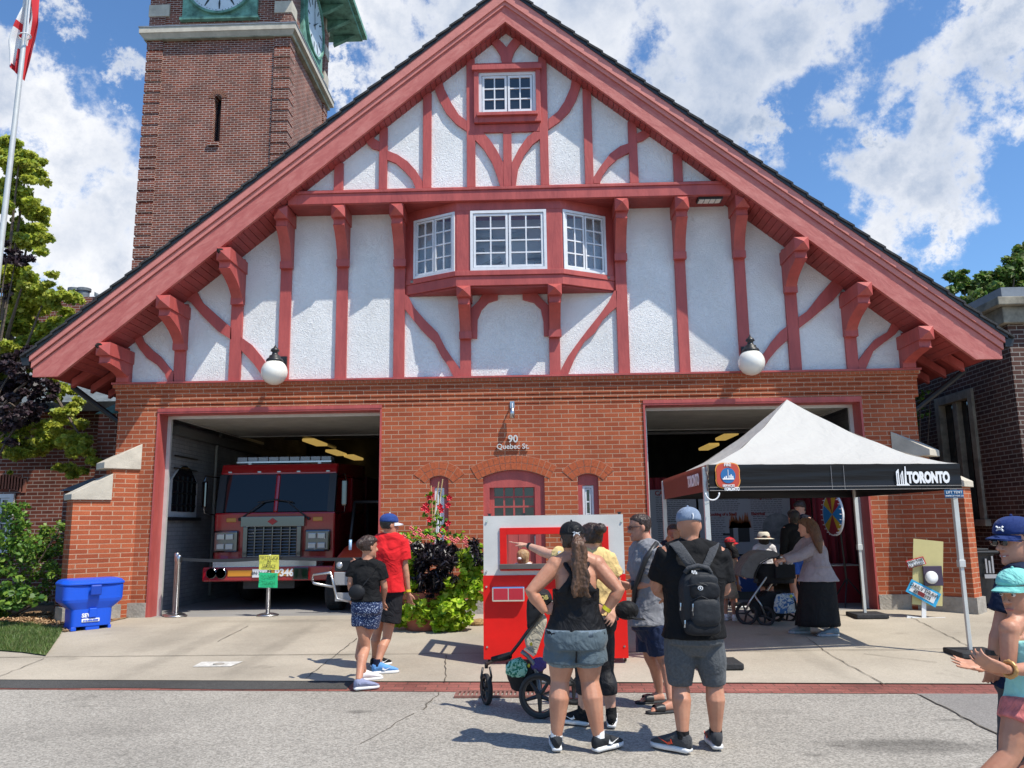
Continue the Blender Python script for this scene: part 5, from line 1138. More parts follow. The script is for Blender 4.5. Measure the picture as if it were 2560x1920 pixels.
# ================================================================ globe lamps, wall lamp, wall lettering, flood light
for (k,x,y,r),lb in (((4,1625,783,76),'white opal globe lamp on a black bracket above the left garage door'),((6,518,725,79),'white opal globe lamp on a black bracket above the right garage door')):
    Yl=-.42; c=W(k,x,y,Yl); rr=(W(k,x+r,y,Yl)-c).length; t=thing('globe_lamp',(c.x,-.1,c.z),lb,'lamp','globe lamps on the facade') 
    MB().ball(c,rr,28,20).build('globe',m_globe,t,smooth=True)
    MB().lathe([(rr*.62,0),(rr*.66,.02),(rr*.60,.045),(rr*.45,.07),(rr*.42,.10),(rr*.25,.12),(rr*.2,.16),(rr*.34,.18),(rr*.30,.21),(rr*.12,.24),(.0,.29)],(c.x,c.y,c.z+rr*.80),20).build('finial',m_blackm,t,smooth=True)
    MB().box(c.x-.03,c.x+.03,Yl,-.06,c.z+rr+.02,c.z+rr+.06).box(c.x-.06,c.x+.09,-.09,-.055,c.z+rr-.10,c.z+rr+.12).tube([(c.x,-.08,c.z+rr-.05),(c.x,-.22,c.z+rr+.04),(c.x,Yl,c.z+rr+.04)],.014,6).build('bracket_arm',m_blackm,t)
c=W(5,1020,1030,-.12); t=thing('wall_spotlight',(c.x,0,c.z),'small steel spotlight fixed above the house number on the brick wall','lamp')
MB().box(c.x-.035,c.x+.035,-.02,.0,c.z+.09,c.z+.22).tube([(c.x,-.01,c.z+.19),(c.x,-.10,c.z+.17),(c.x,-.12,c.z+.10)],.012,8).build('arm',m_steel,t); MB().lathe([(.0,.10),(.04,.09),(.045,-.07),(.03,-.07),(0,-.05)],(c.x,-.12,c.z),14).build('lamp_body',m_steel,t,smooth=True)
zl=mk('zinc_letters',(.62,.60,.56),.5,.2)
sgn=thing('house_number',(W(5,1022,1180,0).x,0,W(5,1022,1180,0).z),'raised pale metal lettering 90 Quebec St. on the brick wall above the door','lettering')
a=W(5,1025,1180,-.03); text('90',.165,(a.x,-.03,a.z),mat=zl,parent=sgn,ext=.012,off=.004,name='number')
a=W(5,1025,1224,-.03); text('Quebec St.',.118,(a.x,-.03,a.z),mat=zl,parent=sgn,ext=.012,off=.002,name='street_name')
a=W(3,265,1208,-.3); t=thing('flood_light',(a.x,-.3,a.z),'flat white flood light fixed under the beam at the right of the gable','lamp'); 
MB().box(a.x-.20,a.x+.20,-.46,-.26,bz0-.035,bz0+.005).build('housing',m_plas,t)
for i in range(4): MB().box(a.x-.18+i*.092,a.x-.10+i*.092,-.44,-.28,bz0-.043,bz0-.034).build('lens',m_globe,t)
# ================================================================ pop-up canopy
def fabric(name,c,tr=.25,rough=.7,bump=.15,bs=6):
    m,t,b=newmat(name); N=t.nodes.new; L=t.links.new; b.inputs['Base Color'].default_value=(*c,1); b.inputs['Roughness'].default_value=rough
    tl=N('ShaderNodeBsdfTranslucent'); tl.inputs[0].default_value=(*c,1); mxx=N('ShaderNodeMixShader'); mxx.inputs[0].default_value=tr
    g=N('ShaderNodeTexCoord'); n=N('ShaderNodeTexNoise'); n.inputs['Scale'].default_value=bs; n.inputs['Detail'].default_value=5; n.inputs['Distortion'].default_value=1; L(g.outputs['Object'],n.inputs[0])
    u=N('ShaderNodeBump'); u.inputs['Strength'].default_value=bump; u.inputs['Distance'].default_value=.05; L(n.outputs['Fac'],u.inputs['Height']); L(u.outputs[0],b.inputs['Normal'])
    out=t.nodes['Material Output']; L(b.outputs[0],mxx.inputs[1]); L(tl.outputs[0],mxx.inputs[2]); L(mxx.outputs[0],out.inputs[0]); return m
m_ban0=mk('pale_thread',(.35,.33,.32),.8)
m_can=fabric('canopy_fabric',(.50,.485,.455),.12,bump=.35); m_val=mk('black_vinyl',(.010,.009,.010),.36,bump=.5,bs=3,stretch=(.3,1,4),spec=.3); m_valb=fabric('brown_vinyl',(.22,.055,.04),.25)
FLc=W(6,258,1325,-4.15); FRc=W(6,1745,1332,-3.68); RLc=W(20,505,178,-1.12); RRc=Vector((5.12,-.72,RLc.z)); 
zc_=(FLc.z+FRc.z)/2; FLc.z=FRc.z=zc_; RLc.z=RRc.z=zc_
pk=W(6,728,945,-2.45)
tn=thing('canopy_tent',((FLc.x+FRc.x)/2,-2.45,-.1),'white pop-up canopy with black printed valance standing outside the right garage bay','canopy')
ctr=(FLc+FRc+RLc+RRc)/4; pk=Vector((pk.x*.5+ctr.x*.5,-2.45,pk.z)); pk.x=W(6,728,945,-2.45).x
V=[];F=[];n=24; m=18
cor=[FLc,FRc,RRc,RLc]
mb=MB()
for s in range(4):
    A,B=cor[s],cor[(s+1)%4]; b0_=len(mb.v); V=[];F=[]
    for i in range(n+1):
        u=i/n
        for j in range(m+1):
            v=j/m; base=A.lerp(B,u); p=base.lerp(pk,v); p.z=zc_+(pk.z-zc_)*(v**1.42)+ .0
            sag=-.05*math.sin(PI*u)*math.sin(PI*min(1,v*1.2)) ; wr=.006*math.sin(u*40+v*9)*math.exp(-v*3)+.008*math.sin(u*17-v*21)*math.sin(PI*v)
            p.z+=sag+wr; V.append(p)
    for i in range(n):
        for j in range(m): a=i*(m+1)+j; F.append((a,a+m+1,a+m+2,a+1))
    mb.add(V,F)
mb.build('canopy_top',m_can,tn,smooth=True)
vb=Z(6,260,1488,-4.15)-zc_
def valance(A,B,mat,name,par=tn,seed=0):
    n=60; V=[];F=[]; out=(B-A).cross(Vector((0,0,1))).normalized()
    rr=random.Random(seed)
    for i in range(n+1):
        for j in range(9):
            u,v=i/n,j/8; p=A.lerp(B,u)+Vector((0,0,vb*v)); e=min(u,1-u); gather=.018*math.sin(u*160)*math.exp(-e*45)
            p+=out*(.012+.010*math.sin(v*6+u*2)*(1-v)+gather+.004*math.sin(v*12+u*5)); V.append(p)
    for i in range(n):
        for j in range(8): a=i*9+j; F.append((a,a+1,a+10,a+9))
    return MB().add(V,F).build(name,mat,par,smooth=True)
v1=valance(FLc,FRc,m_val,'valance',seed=1); v2=valance(RLc,FLc,m_valb,'side_valance'); valance(FRc,RRc,m_val,'side_valance'); valance(RRc,RLc,m_val,'valance')
# lettering on the valance (placed on its front face)
dF=(FRc-FLc).normalized(); oF=dF.cross(Vector((0,0,1))).normalized(); rzF=math.degrees(math.atan2(dF.y,dF.x)); L_=(FRc-FLc).length
def onv(u,v,o=.034): return FLc+dF*(L_*u)+Vector((0,0,vb*v))+oF*o
def vu(k,x): return (X(k,x,1400,-3.9)-FLc.x)/(FRc.x-FLc.x)
text('TORONTO',.165,onv((vu(6,1480)+vu(6,1700))/2+.003,.56),rz=rzF,mat=m_wtx,parent=v1,off=.010,sx=.62,name='valance_lettering')
u0=vu(6,1388); lg=MB()
def lp(u,z,o=.03): p=onv(u0+u/L_,0,o); p.z=zc_+vb*.80+z; return p
for pts in ([(0,0),(0,.14),(.03,.17),(.035,.17),(.035,.0),(.02,0),(.02,.13),(.012,.12),(.012,0)],[(.05,0),(.05,.10),(.075,.15),(.085,.15),(.085,.0),(.07,0),(.07,.12),(.062,.10),(.062,0)],[(.095,0),(.11,.20),(.122,.20),(.122,.02),(.16,-.015),(-.005,-.015),(-.005,0)]):
    lg.prism([lp(a,b) for a,b in pts],oF*.004)
lg.build('skyline_emblem',m_wtx,v1)
m_shr=mk('emblem_red',(.50,.06,.03),.5); m_sho=mk('emblem_gold',(.75,.30,.05),.5); m_shb=mk('emblem_blue',(.02,.13,.33),.5)
us=vu(6,345)
def shield(r,o,mat,name):
    P=[]
    for i in range(72):
        a=2*PI*i/72; d=abs(math.cos(2*a)); k=r*(1.0-.10*d**3+.07*(1-d)**2); k*= (1 if abs(math.sin(2*a))>.5 else .97)
        p=onv(us,.42,o); P.append(p+dF*(k*math.cos(a)*1.0)+Vector((0,0,k*math.sin(a)*1.0)))
    return MB().prism(P,oF*.003).build(name,mat,v1)
shield(.158,.028,m_sho,'emblem_border'); shield(.146,.033,m_shr,'emblem_field')
c=onv(us,.42,.038); e=MB().prism([c+dF*(.085*math.cos(a))+Vector((0,0,.085*math.sin(a))) for a in [2*PI*i/40 for i in range(40)]],oF*.003); eb=e.build('emblem_disc',m_shb,v1)
e=MB()
def bxv(x0,x1,z0,z1): c=onv(us,.42,.043); e.prism([c+dF*x0+Vector((0,0,z0)),c+dF*x1+Vector((0,0,z0)),c+dF*x1+Vector((0,0,z1)),c+dF*x0+Vector((0,0,z1))],oF*.002)
bxv(-.003,.003,-.03,.065); bxv(-.065,.065,-.045,-.03)
for x0,x1,h in ((-.05,-.035,-.015),(-.03,-.015,-.005),(.012,.024,.0),(.028,.04,.012),(.044,.058,-.005)): bxv(x0,x1,-.03,h)
e.build('emblem_skyline',m_wtx,eb)
text('FIRE',.045,onv(us,.42,.04)+Vector((0,0,.115)),rz=rzF,mat=m_wtx,parent=v1,off=.001); text('SERVICES',.034,onv(us,.42,.04)+Vector((0,0,-.112)),rz=rzF,mat=m_wtx,parent=v1,off=.001)
text('TORONTO',.05,onv(us+.012,.935,.034),rz=rzF,mat=m_wtx,parent=v1,off=.003,sx=.7)
dS=(FLc-RLc).normalized(); oS=dS.cross(Vector((0,0,1))).normalized(); p=RLc.lerp(FLc,.80)+Vector((0,0,vb*.52))+oS*.05
text('TORONTO',.18,p,rz=math.degrees(math.atan2(dS.y,dS.x)),mat=m_wtx,parent=v2,off=.006,sx=.75)
sm_=MB()
for u in (.475,.525): sm_.tube([onv(u,.06,.026),onv(u,.97,.026)],.0022,4)
for v in (.86,.985): sm_.tube([onv(i/12,v,.026) for i in range(13)],.0022,4)
sm_.build('seam_stitching',m_ban0,v1)
# legs, trusses, weights
for c,foot in ((FLc,(W(9,256,180,-4.09).x,-4.09)),(FRc,(W(9,1766,500,-3.64).x,-3.64)),(RRc,(W(9,1162,400,-.80).x,-.80)),(RLc,(W(20,532,900,-1.15).x,-1.15))):
    x,y=foot; g0=gz(y)
    l=MB(); l.box(x-.027,x+.027,y-.027,y+.027,g0+1.0,zc_-.02).box(x-.02,x+.02,y-.02,y+.02,g0+.05,g0+1.0).box(x-.035,x+.035,y-.035,y+.035,g0+.97,g0+1.05); l.build('leg',m_alu,tn,bevel=.004)
    MB().box(x-.21,x+.25,y-.24,y+.20,g0+.012,g0+.075).build('weight_plate',m_rub,tn,bevel=.012)
for A,B in ((FLc,FRc),(RLc,RRc),(FLc,RLc),(FRc,RRc)):
    cc_=Vector((ctr.x,ctr.y,A.z)); A=A+(cc_-A).normalized()*.09; B=B+(cc_-B).normalized()*.09; t=MB(); k=4
    for i in range(k):
        p,q_=A.lerp(B,i/k),A.lerp(B,(i+1)/k); t.tube([p+Vector((0,0,-.14)),q_+Vector((0,0,-.06))],.012,6).tube([p+Vector((0,0,-.06)),q_+Vector((0,0,-.14))],.012,6)
    t.build('scissor_truss',m_alu,tn)
p=Vector((FLc.x+.02,-4.22,zc_+vb)); MB().tube([p+Vector((.075*math.cos(a)-.0,0,.08*math.sin(a)-.02)) for a in [PI*1.0+i*PI/10 for i in range(11)]],.008,6).build('tie_loop',m_wtx,tn,smooth=True)
p=Vector((FRc.x-.08,-3.76,zc_+vb-.06)); t_=MB().box(p.x-.15,p.x+.06,p.y,p.y+.006,p.z-.04,p.z+.05).build('maker_tag',mk('blue_tag',(.02,.10,.22),.5),tn); text('LIFT TENT',.04,(p.x-.045,p.y-.005,p.z+.02),mat=m_wtx,parent=t_); text('WWW.LIFTTENT.CA',.022,(p.x-.045,p.y-.005,p.z-.02),mat=m_wtx,parent=t_)
# ================================================================ right bay: banners, curtains, prize wheel, table
m_ban=mk('banner_vinyl',(.36,.35,.36),.6,bump=.1,bs=2); m_btx=mk('banner_text',(.10,.09,.09),.8); m_brd=mk('banner_red_text',(.28,.03,.03),.8); m_cur=mk('red_curtain',(.24,.008,.018),.75,sheen=.3)
Yp=3.0
def banner(x0,x1,z0,z1,Y,lab,heads,bodies):
    t=thing('banner',((x0+x1)/2,Y,z0),lab,'banner'); MB().box(x0,x1,Y,Y+.02,z0,z1).box(x0-.03,x0,Y-.01,Y+.03,z0-.2,z1+.02).box(x1,x1+.03,Y-.01,Y+.03,z0-.2,z1+.02).build('sheet',m_ban,t)
    for s,x,z,sz in heads: text(s,sz,(x,Y-.012,z),mat=m_brd,parent=t,off=.003,align='LEFT',sx=.9)
    rr=random.Random(5)
    for bx0,bx1,bz1_,nl,dz in bodies:
        b=MB()
        for i in range(nl): 
            xx=bx0
            while xx<bx1-.05:
                ww=rr.uniform(.03,.09); ww=min(ww,bx1-xx); b.box(xx,xx+ww,Y-.004,Y,bz1_-i*dz-.010,bz1_-i*dz); xx+=ww+.018
        b.build('small_print',m_btx,t)
    return t
bx=lambda x,Y=Yp: W(17,x,400,Y).x
bzz=lambda y,Y=Yp: W(17,800,y,Y).z
bn1=banner(bx(-40),bx(425),bzz(700),bzz(150),Yp,'pale banner headed Carbon Monoxide hanging at the left of the right garage bay',[('CARBON MONOXIDE',bx(70),bzz(183),.13)],[(bx(75),bx(380),bzz(215),6,.036),(bx(75),bx(380),bzz(300),9,.036),(bx(85),bx(330),bzz(420),12,.04)])
bn2=banner(bx(470),bx(1265),bzz(740),bzz(110),Yp-.05,'large pale banner about kitchen fires with a picture of a flaming pot behind the visitors',[('IN THE KITCHEN',bx(595),bzz(178),.14),('SAFETY',bx(900),bzz(188),.14),('Smoking Safety',bx(905),bzz(232),.085),('Cooking of a Small',bx(540),bzz(380),.08),('Electrical',bx(925),bzz(380),.08)],[(bx(540),bx(830),bzz(228),7,.04),(bx(925),bx(1225),bzz(252),7,.04),(bx(560),bx(690),bzz(410),12,.042),(bx(940),bx(1075),bzz(400),11,.042)])
P=MB(); px0_,px1_=bx(722),bx(905); pz0,pz1=bzz(630),bzz(505); 
P.box(px0_,px1_,Yp-.062,Yp-.05,pz0,pz1).box(px0_-.13,px0_,Yp-.06,Yp-.05,pz1-.14,pz1-.10); po=P.build('pot_picture',m_ink,bn2); MB().box(px0_+.07,px0_+.16,Yp-.066,Yp-.062,pz0,pz1).build('pot_highlight',m_ban,po); MB().box(px0_+.38,px0_+.43,Yp-.066,Yp-.062,pz0,pz1).build('pot_highlight',m_ban,po)
fl=MB(); rr=random.Random(2); x=px0_
for i in range(26): 
    xx=px0_+(px1_-px0_)*i/26; h=.08+.28*abs(math.sin(i*.9))*rr.uniform(.4,1); fl.prism([(xx-.02,Yp-.063,pz1),(xx+.05,Yp-.063,pz1),(xx+.03,Yp-.063,pz1+h*.5),(xx+.01+rr.uniform(-.02,.02),Yp-.063,pz1+h)],(0,-.003,0))
fl.build('flame_picture',mk('flame_print',(.42,.13,.04),.7,var=.4,vs=8),bn2)
c=W(17,1165,510,Yp); MB().lathe([(0,-.01),(.26,-.01),(.30,0),(.27,.01),(.20,.012),(.19,.005),(0,.005)],(c.x,Yp-.06,c.z),30,'y').build('detector_picture',mk('grey_print',(.20,.20,.20),.7,var=.5,vs=4),bn2)
def curtain(x0,x1,z0,z1,Y,lab,k=30):
    V=[];F=[];n=int((x1-x0)*k)
    for i in range(n+1):
        x=x0+(x1-x0)*i/n
        for j,z in enumerate((z0,(z0+z1)/2,z1)): V.append((x,Y+.045*math.sin(x*38+.4*j)+.02*math.sin(x*91),z))
    for i in range(n):
        for j in range(2): a=i*3+j; F.append((a,a+3,a+4,a+1))
    o=MB().add(V,F).build('curtain',m_cur,smooth=True); tag(o,lab,'curtain'); return o
curtain(bx(1482,1.9),W(17,1960,600,1.9).x+.15,.02,bzz(130,1.9),1.9,'deep red curtain hanging at the right side of the right garage bay',60)
curtain(bx(-60,Yp+.1),bx(1480,Yp+.1),bzz(160,Yp+.1)-.1,bzz(40,Yp+.1),Yp+.12,'dark red curtain pelmet above the banners in the right bay',40)
curtain(bx(1265,Yp),bx(1480,Yp),.02,bzz(150),Yp+.05,'narrow red curtain between the large banner and the doorway curtain',60)
# prize wheel
wc=W(9,998,157,.55); rw=(W(9,998,30,.55).z-wc.z); wt=thing('prize_wheel',(wc.x,.7,0),'upright prize wheel with blue, yellow and red wedges on a black tripod stand','prize wheel')
na=Vector((-.994,-.11,0)).normalized(); ta=Vector((na.y,-na.x,0)); 
cols=[mk('wheel_blue',(.02,.25,.55),.4),mk('wheel_yellow',(.70,.42,.02),.4),mk('wheel_red',(.42,.02,.03),.4)]
disc=MB().prism([wc+ta*(rw*math.cos(a))+Vector((0,0,rw*math.sin(a))) for a in [2*PI*i/48 for i in range(48)]],-na*.03).build('wheel_rim',m_wtx,wt)
nw=12
for i in range(nw):
    a0,a1=2*PI*i/nw,2*PI*(i+1)/nw; MB().prism([wc+na*.002]+[wc+na*.002+ta*(rw*.93*math.cos(a0+(a1-a0)*k/6))+Vector((0,0,rw*.93*math.sin(a0+(a1-a0)*k/6))) for k in range(7)],na*.004).build('wedge',cols[[0,1,2,1,2,0,0,1,2,2,1,0][i]],wt)
[MB().tube([wc+ta*(rw*.95*math.cos(a))+Vector((0,0,rw*.95*math.sin(a))),wc+na*.04+ta*(rw*.95*math.cos(a))+Vector((0,0,rw*.95*math.sin(a)))],.005,5).build('peg',m_wtx,disc) for a in [2*PI*i/24 for i in range(24)]]
sb_=Vector((wc.x+.22,.75,0)); st=MB().tube([wc-na*.03,wc-na*.10+Vector((0,0,-.05)),sb_+Vector((0,0,.35))],.018,8)
for a in (0,2.1,4.2): st.tube([sb_+Vector((0,0,.45)),sb_+Vector((.34*math.cos(a),.34*math.sin(a),.01))],.012,6)
st.build('tripod_stand',m_plas,wt)
# table with a blue cloth
a,b=W(17,640,900,2.0),W(17,1010,900,2.0); tb=thing('display_table',((a.x+b.x)/2,2.3,0),'folding table under a blue cloth in front of the large banner','table')
MB().box(a.x,b.x,1.95,2.6,.72,.75).build('table_top',m_wtx,tb); cl=MB().box(a.x-.01,b.x+.01,1.93,1.945,.15,.757).box(a.x-.01,b.x+.01,1.945,2.6,.751,.757).build('blue_cloth',mk('blue_cloth',(.008,.035,.14),.8,bump=.3,bs=5),tb)
MB().box(a.x,b.x,1.98,2.58,0,.72).build('table_frame',m_plas,tb)
a=W(17,1640,835,1.3); tb=thing('side_table',(a.x+.18,1.4,0),'small grey table standing by the red curtain beside the prize wheel','table'); MB().box(a.x,a.x+.46,1.2,1.6,a.z-.02,a.z).build('table_top',m_alu,tb); MB().box(a.x+.02,a.x+.44,1.22,1.58,0,a.z-.021).build('table_drape',m_cur,tb)
# ================================================================ red and white play fire hall
m_pr=mk('glossy_red_board',(.68,.010,.006),.5,spec=.3,var=.14,vs=2.2,bump=.08,bs=8,det=8); m_pw=mk('white_board',(.60,.59,.55),.5,var=.10,vs=2.5,bump=.06,det=8)
Yh=-3.91; hx0,hx1=W(8,852,600,Yh).x,W(8,1692,600,Yh).x; hz0=gz(Yh)+.07; hz1=W(8,1270,161,Yh).z; hzm=W(8,900,518,Yh).z
wx0,wx1=W(8,947,300,Yh).x,W(8,1590,300,Yh).x; wz0_,wz1_=W(8,1000,490,Yh).z,W(8,1000,236,Yh).z
ph_=thing('puppet_booth',((hx0+hx1)/2,Yh+.5,gz(Yh)),'red and white wooden play booth on castors with a red framed window opening','booth')
T=.022; D=1.05
fr=MB(); fr.box(hx0,wx0,Yh,Yh+T,hzm,hz1).box(wx1,hx1,Yh,Yh+T,hzm,hz1).box(wx0,wx1,Yh,Yh+T,wz1_,hz1).box(wx0,wx1,Yh,Yh+T,hzm,wz0_); fr.build('white_panel',m_pw,ph_)
rp_=MB().box(hx0-.006,hx1+.006,Yh-.006,Yh+T,hz0,hzm-.001).build('red_panel',m_pr,ph_)
f=MB(); e=.075; f.box(wx0,wx0+e,Yh-.02,Yh+T+.02,wz0_,wz1_).box(wx1-e,wx1,Yh-.02,Yh+T+.02,wz0_,wz1_).box(wx0+e,wx1-e,Yh-.02,Yh+T+.02,wz1_-e,wz1_).box(wx0+e,wx1-e,Yh-.02,Yh+T+.02,wz0_,wz0_+.02); f.build('window_frame',m_pr,ph_,bevel=.003)
MB().box(wx0-.005,wx1+.005,Yh-.09,Yh-.02,wz0_+.02,wz0_+.075).build('window_ledge',mk('grey_brown_ledge',(.10,.085,.075),.7,var=.2),ph_,bevel=.004)
for x,col in ((hx0,0),(hx1-T,1)):
    s=MB(); y0,y1=Yh+T+.001,Yh+D; s.box(x,x+T,y0,y1,hz0,hz1-.75).box(x,x+T,y0,y1,hz1-.16,hz1).box(x,x+T,y0,y0+.25,hz1-.75,hz1-.16).box(x,x+T,y1-.25,y1,hz1-.75,hz1-.16).box(x,x+T,y0+.25,y1-.25,hz1-.50,hz1-.47); s.build('side_panel',m_pr,ph_)
bl=MB()
for kx,ky in ((870,198),(1668,198),(868,494),(1675,494),(868,585),(872,942),(1685,937)):
    p=W(8,kx,ky,Yh); bl.lathe([(0,-.008),(.011,-.008),(.013,0),(0,0)],(p.x,Yh-.006,p.z),10,'y')
bl.build('bolts',m_chrome,ph_)
for kx in (885,1090,1655): p=W(8,kx,157,Yh); MB().box(p.x-.015,p.x+.015,Yh,Yh+.02,hz1,hz1+.02).box(p.x-.025,p.x+.025,Yh,Yh+.02,hz1+.02,hz1+.028).build('clip',m_plas,ph_)
for x in (hx0+.05,hx1-.02):
    for y in (Yh+.1,Yh+D-.1): MB().lathe([(0,-.012),(.032,-.012),(.032,.012),(0,.012)],(x,y,gz(y)+.05),14,'x').box(x-.02,x+.02,y-.02,y+.02,gz(y)+.06,hz0).build('castor',m_plas,ph_)
lx0,lx1,lz0,lz1=W(8,900,600,Yh).x,W(8,1096,600,Yh).x,W(8,1000,672,Yh).z,W(8,1000,580,Yh).z
h=MB().box(lx0,lx1,Yh-.075,Yh-.007,lz0,lz1).build('light_housing',m_chrome,ph_,bevel=.02)
for s in (0,1): a=lx0+.02+(lx1-lx0-.03)*s/2; MB().box(a,a+(lx1-lx0)/2-.025,Yh-.082,Yh-.075,lz0+.022,lz1-.022).build('red_lens',mk('red_reflector',(.45,.01,.03),.15,coat=.5),h,bevel=.01)
# ================================================================ flower planter
m_terra=mk('terracotta',(.30,.085,.045),.8,var=.15,vs=6)
pp=G(15,650,1050); pl=thing('flower_planter',(pp.x+.02,pp.y+.2,gz(pp.y)),'large terracotta planter overflowing with lime and black foliage, pink blooms and red climbers','planter')
cx_,cy_=pp.x+.02,pp.y+.25; Yq=cy_; g0=gz(cy_)
MB().lathe([(0,.0),(.26,.0),(.36,.42),(.40,.44),(.40,.52),(.36,.52),(.34,.48),(0,.46)],(cx_,cy_,g0+.01),36).build('pot',m_terra,pl,smooth=False)
LG=leafmat('lime_vine',(.34,.50,.02),.4,.45); LG2=leafmat('lime_vine_deep',(.22,.40,.02),.35,.45); LG3=leafmat('lime_vine_pale',(.44,.58,.05),.4,.45); BK=leafmat('black_vine',(.018,.013,.018),.08,.4); GR=leafmat('green_leaf_small',(.07,.17,.03),.3)
def pboughs(pts,Y,name,mats,dens,size,shape,seed,flat=.8,droop=.4,rs=1.,dy=.12):
    return boughs([(840+x/3.0725,1240+y/3.0725,r/3.0725) for x,y,r in pts],Y,name,mats,pl,dens,size,shape,seed,flat,droop,rs,dy)
pboughs([(480,720,40),(500,800,50),(470,860,45),(520,900,55),(500,970,45),(580,850,55),(600,920,40),(560,760,45),(620,780,45),(450,950,30),(560,700,45),
 (760,850,60),(830,780,70),(900,720,70),(980,640,75),(1040,560,60),(1050,460,55),(1010,420,50),(950,480,50),(1060,650,50),(1020,740,60),(960,810,65),(880,860,70),(800,930,60),(860,960,65),(940,920,60),(1000,860,45),(780,1000,45),(850,1030,45),(930,1010,45),(990,950,40),(820,690,40),(720,820,30),(560,620,50),(520,660,50),(600,650,45),(540,560,45),(470,640,40),(560,500,45),(1060,420,50),(1090,520,45),(1085,700,45),(1070,780,40),(640,860,45),(690,900,40),(720,960,45),(600,480,40),(580,440,30),(620,440,30),(1080,500,36),(1090,600,30)],Yq-.25,'lime_foliage',[LG,LG3,LG2,LG3],2400,.095,'heart',31,droop=1.2,rs=1.7)
pboughs([(620,400,50),(700,400,60),(780,400,65),(860,410,60),(920,430,50),(640,480,65),(720,490,75),(800,490,75),(880,480,65),(650,560,60),(730,570,75),(810,560,75),(880,540,55),(660,640,55),(740,640,65),(810,620,60),(700,700,50),(760,700,50),(720,760,35),(1050,390,45),(1090,430,45),(1100,500,35),(1030,370,30),(640,720,30)],Yq-.38,'black_foliage',[BK],7000,.085,'lance',32,droop=1.0,rs=1.25)
pboughs([(540,300,35),(600,280,35),(660,280,35),(720,290,40),(800,290,40),(860,310,35),(920,320,30),(580,330,30),(640,330,35),(960,310,25),(500,300,24),(1000,330,20),(750,330,40),(840,340,30)],Yq-.2,'top_foliage',[GR,LG2,LG],7000,.06,'leaf',33)
pboughs([(730,-20,14),(720,40,16),(700,90,16),(740,120,20),(760,60,16),(770,150,24),(730,180,20),(800,180,20),(690,140,14),(820,230,20),(760,210,26),(790,110,14),(850,200,12),(720,220,20),(700,0,8),(840,0,10)],Yq,'climbing_vine',[GR,LG2],9000,.055,'leaf',34)
m_fp=mk('pink_petal',(.72,.16,.14),.6); m_fr2=mk('red_petal',(.62,.012,.03),.6)
def flower(x,y,mat,s,Y,pl_=pl):
    p=W(15,x,y,Y); mb=MB()
    for i in range(5):
        a=2*PI*i/5+random.uniform(0,.5); d=Vector((math.cos(a),-.35,math.sin(a))).normalized(); t=d.cross(Vector((0,1,0))).normalized()
        mb.add([p,p+d*s*.5+t*s*.38+Vector((0,-.012,0)),p+d*s+Vector((0,.006,0)),p+d*s*.5-t*s*.38+Vector((0,-.012,0))],[(0,1,2,3)])
    mb.ball(p+Vector((0,-.006,0)),s*.16,6,4); return mb
fs=[(575,245),(635,260),(600,285),(520,305),(490,315),(640,290),(710,310),(740,320),(840,320),(880,325),(910,345),(995,320),(1000,375),(930,330),(560,350),(660,300),(790,300),(985,345)]
for x,y in fs:
    mb=flower(x,y,m_fp,.034,Yq-.42); q1=flower(x+12,y+9,m_fp,.030,Yq-.43); mb.add(q1.v,q1.f); mb.build('pink_flower',m_fp,pl)
for x,y in ((718,12),(690,70),(672,95),(705,110),(798,80),(810,110),(862,72),(870,15),(718,180),(862,210),(820,255),(835,270),(735,-10)): flower(x,y,m_fr2,.052,Yq-.1).build('red_flower',m_fr2,pl)
sk=MB(); 
for x0,y0,x1,y1 in ((730,-80,748,280),(790,-110,735,280),(820,-130,760,280)): sk.tube([W(15,x0,y0,Yq+.03),W(15,x1,y1,Yq+.03)],.008,6)
sk.build('bamboo_stakes',mk('bamboo',(.50,.36,.16),.6),pl)
# straw tuft beside the pot
p=G(8,818,818); tag(MB().ball((p.x,p.y,gz(p.y)+.04),(.14,.10,.06),14,8).build('straw_bundle',mk('straw',(.35,.22,.10),.95,var=.5,vs=60,bump=1,bs=60),disp=(.05,.05)),'small brown coir tuft lying on the concrete between planter and booth','straw')
# ================================================================ placards on a plain cut-out stand
wp=thing('placard_stand',(G(22,1430,470).x,G(22,1430,470).y,0),'plain white cardboard stand holding a red-edged and a blue-edged handwritten placard','placard stand')
Yw=G(22,1430,465).y
def pl3(k,pts,Y,th,mat,name,par): return MB().prism([W(k,x,y,Y) for x,y in pts],(0,th,0)).build(name,mat,par)
pl3(22,[(1283,470),(1290,440),(1405,455),(1405,300),(1440,300),(1440,455),(1590,452),(1588,484)],Yw,.012,m_wtx,'cardboard_base',wp)
pl3(9,[(1478,300),(1655,318),(1650,700),(1470,690)],Yw+.01,.01,mk('pale_yellow_card',(.55,.48,.22),.8,var=.06),'backing_card',wp)
m_pb=mk('cyan_card',(.03,.35,.62),.6); m_prd=mk('red_card',(.50,.03,.03),.6); m_pwh=mk('white_card',(.70,.70,.70),.6); m_psi=mk('gold_card',(.70,.50,.03),.6)
r=pl3(9,[(1432,432),(1535,405),(1555,450),(1448,480)],Yw-.02,.01,m_prd,'red_placard',wp)
w_=pl3(9,[(1440,436),(1531,412),(1547,448),(1452,474)],Yw-.026,.005,m_pwh,'placard_face',r)
ang_=14.5
p=W(9,1488,433,Yw-.034); text('WIN THIS',.062,p,ry=-ang_,mat=m_ink,parent=r,sx=.95); p=W(9,1497,458,Yw-.034); text('ALARM!!!',.062,p,ry=-ang_,mat=m_ink,parent=r,sx=.95)
b=pl3(9,[(1468,540),(1643,628),(1608,708),(1432,612)],Yw-.03,.01,m_pb,'blue_placard',wp)
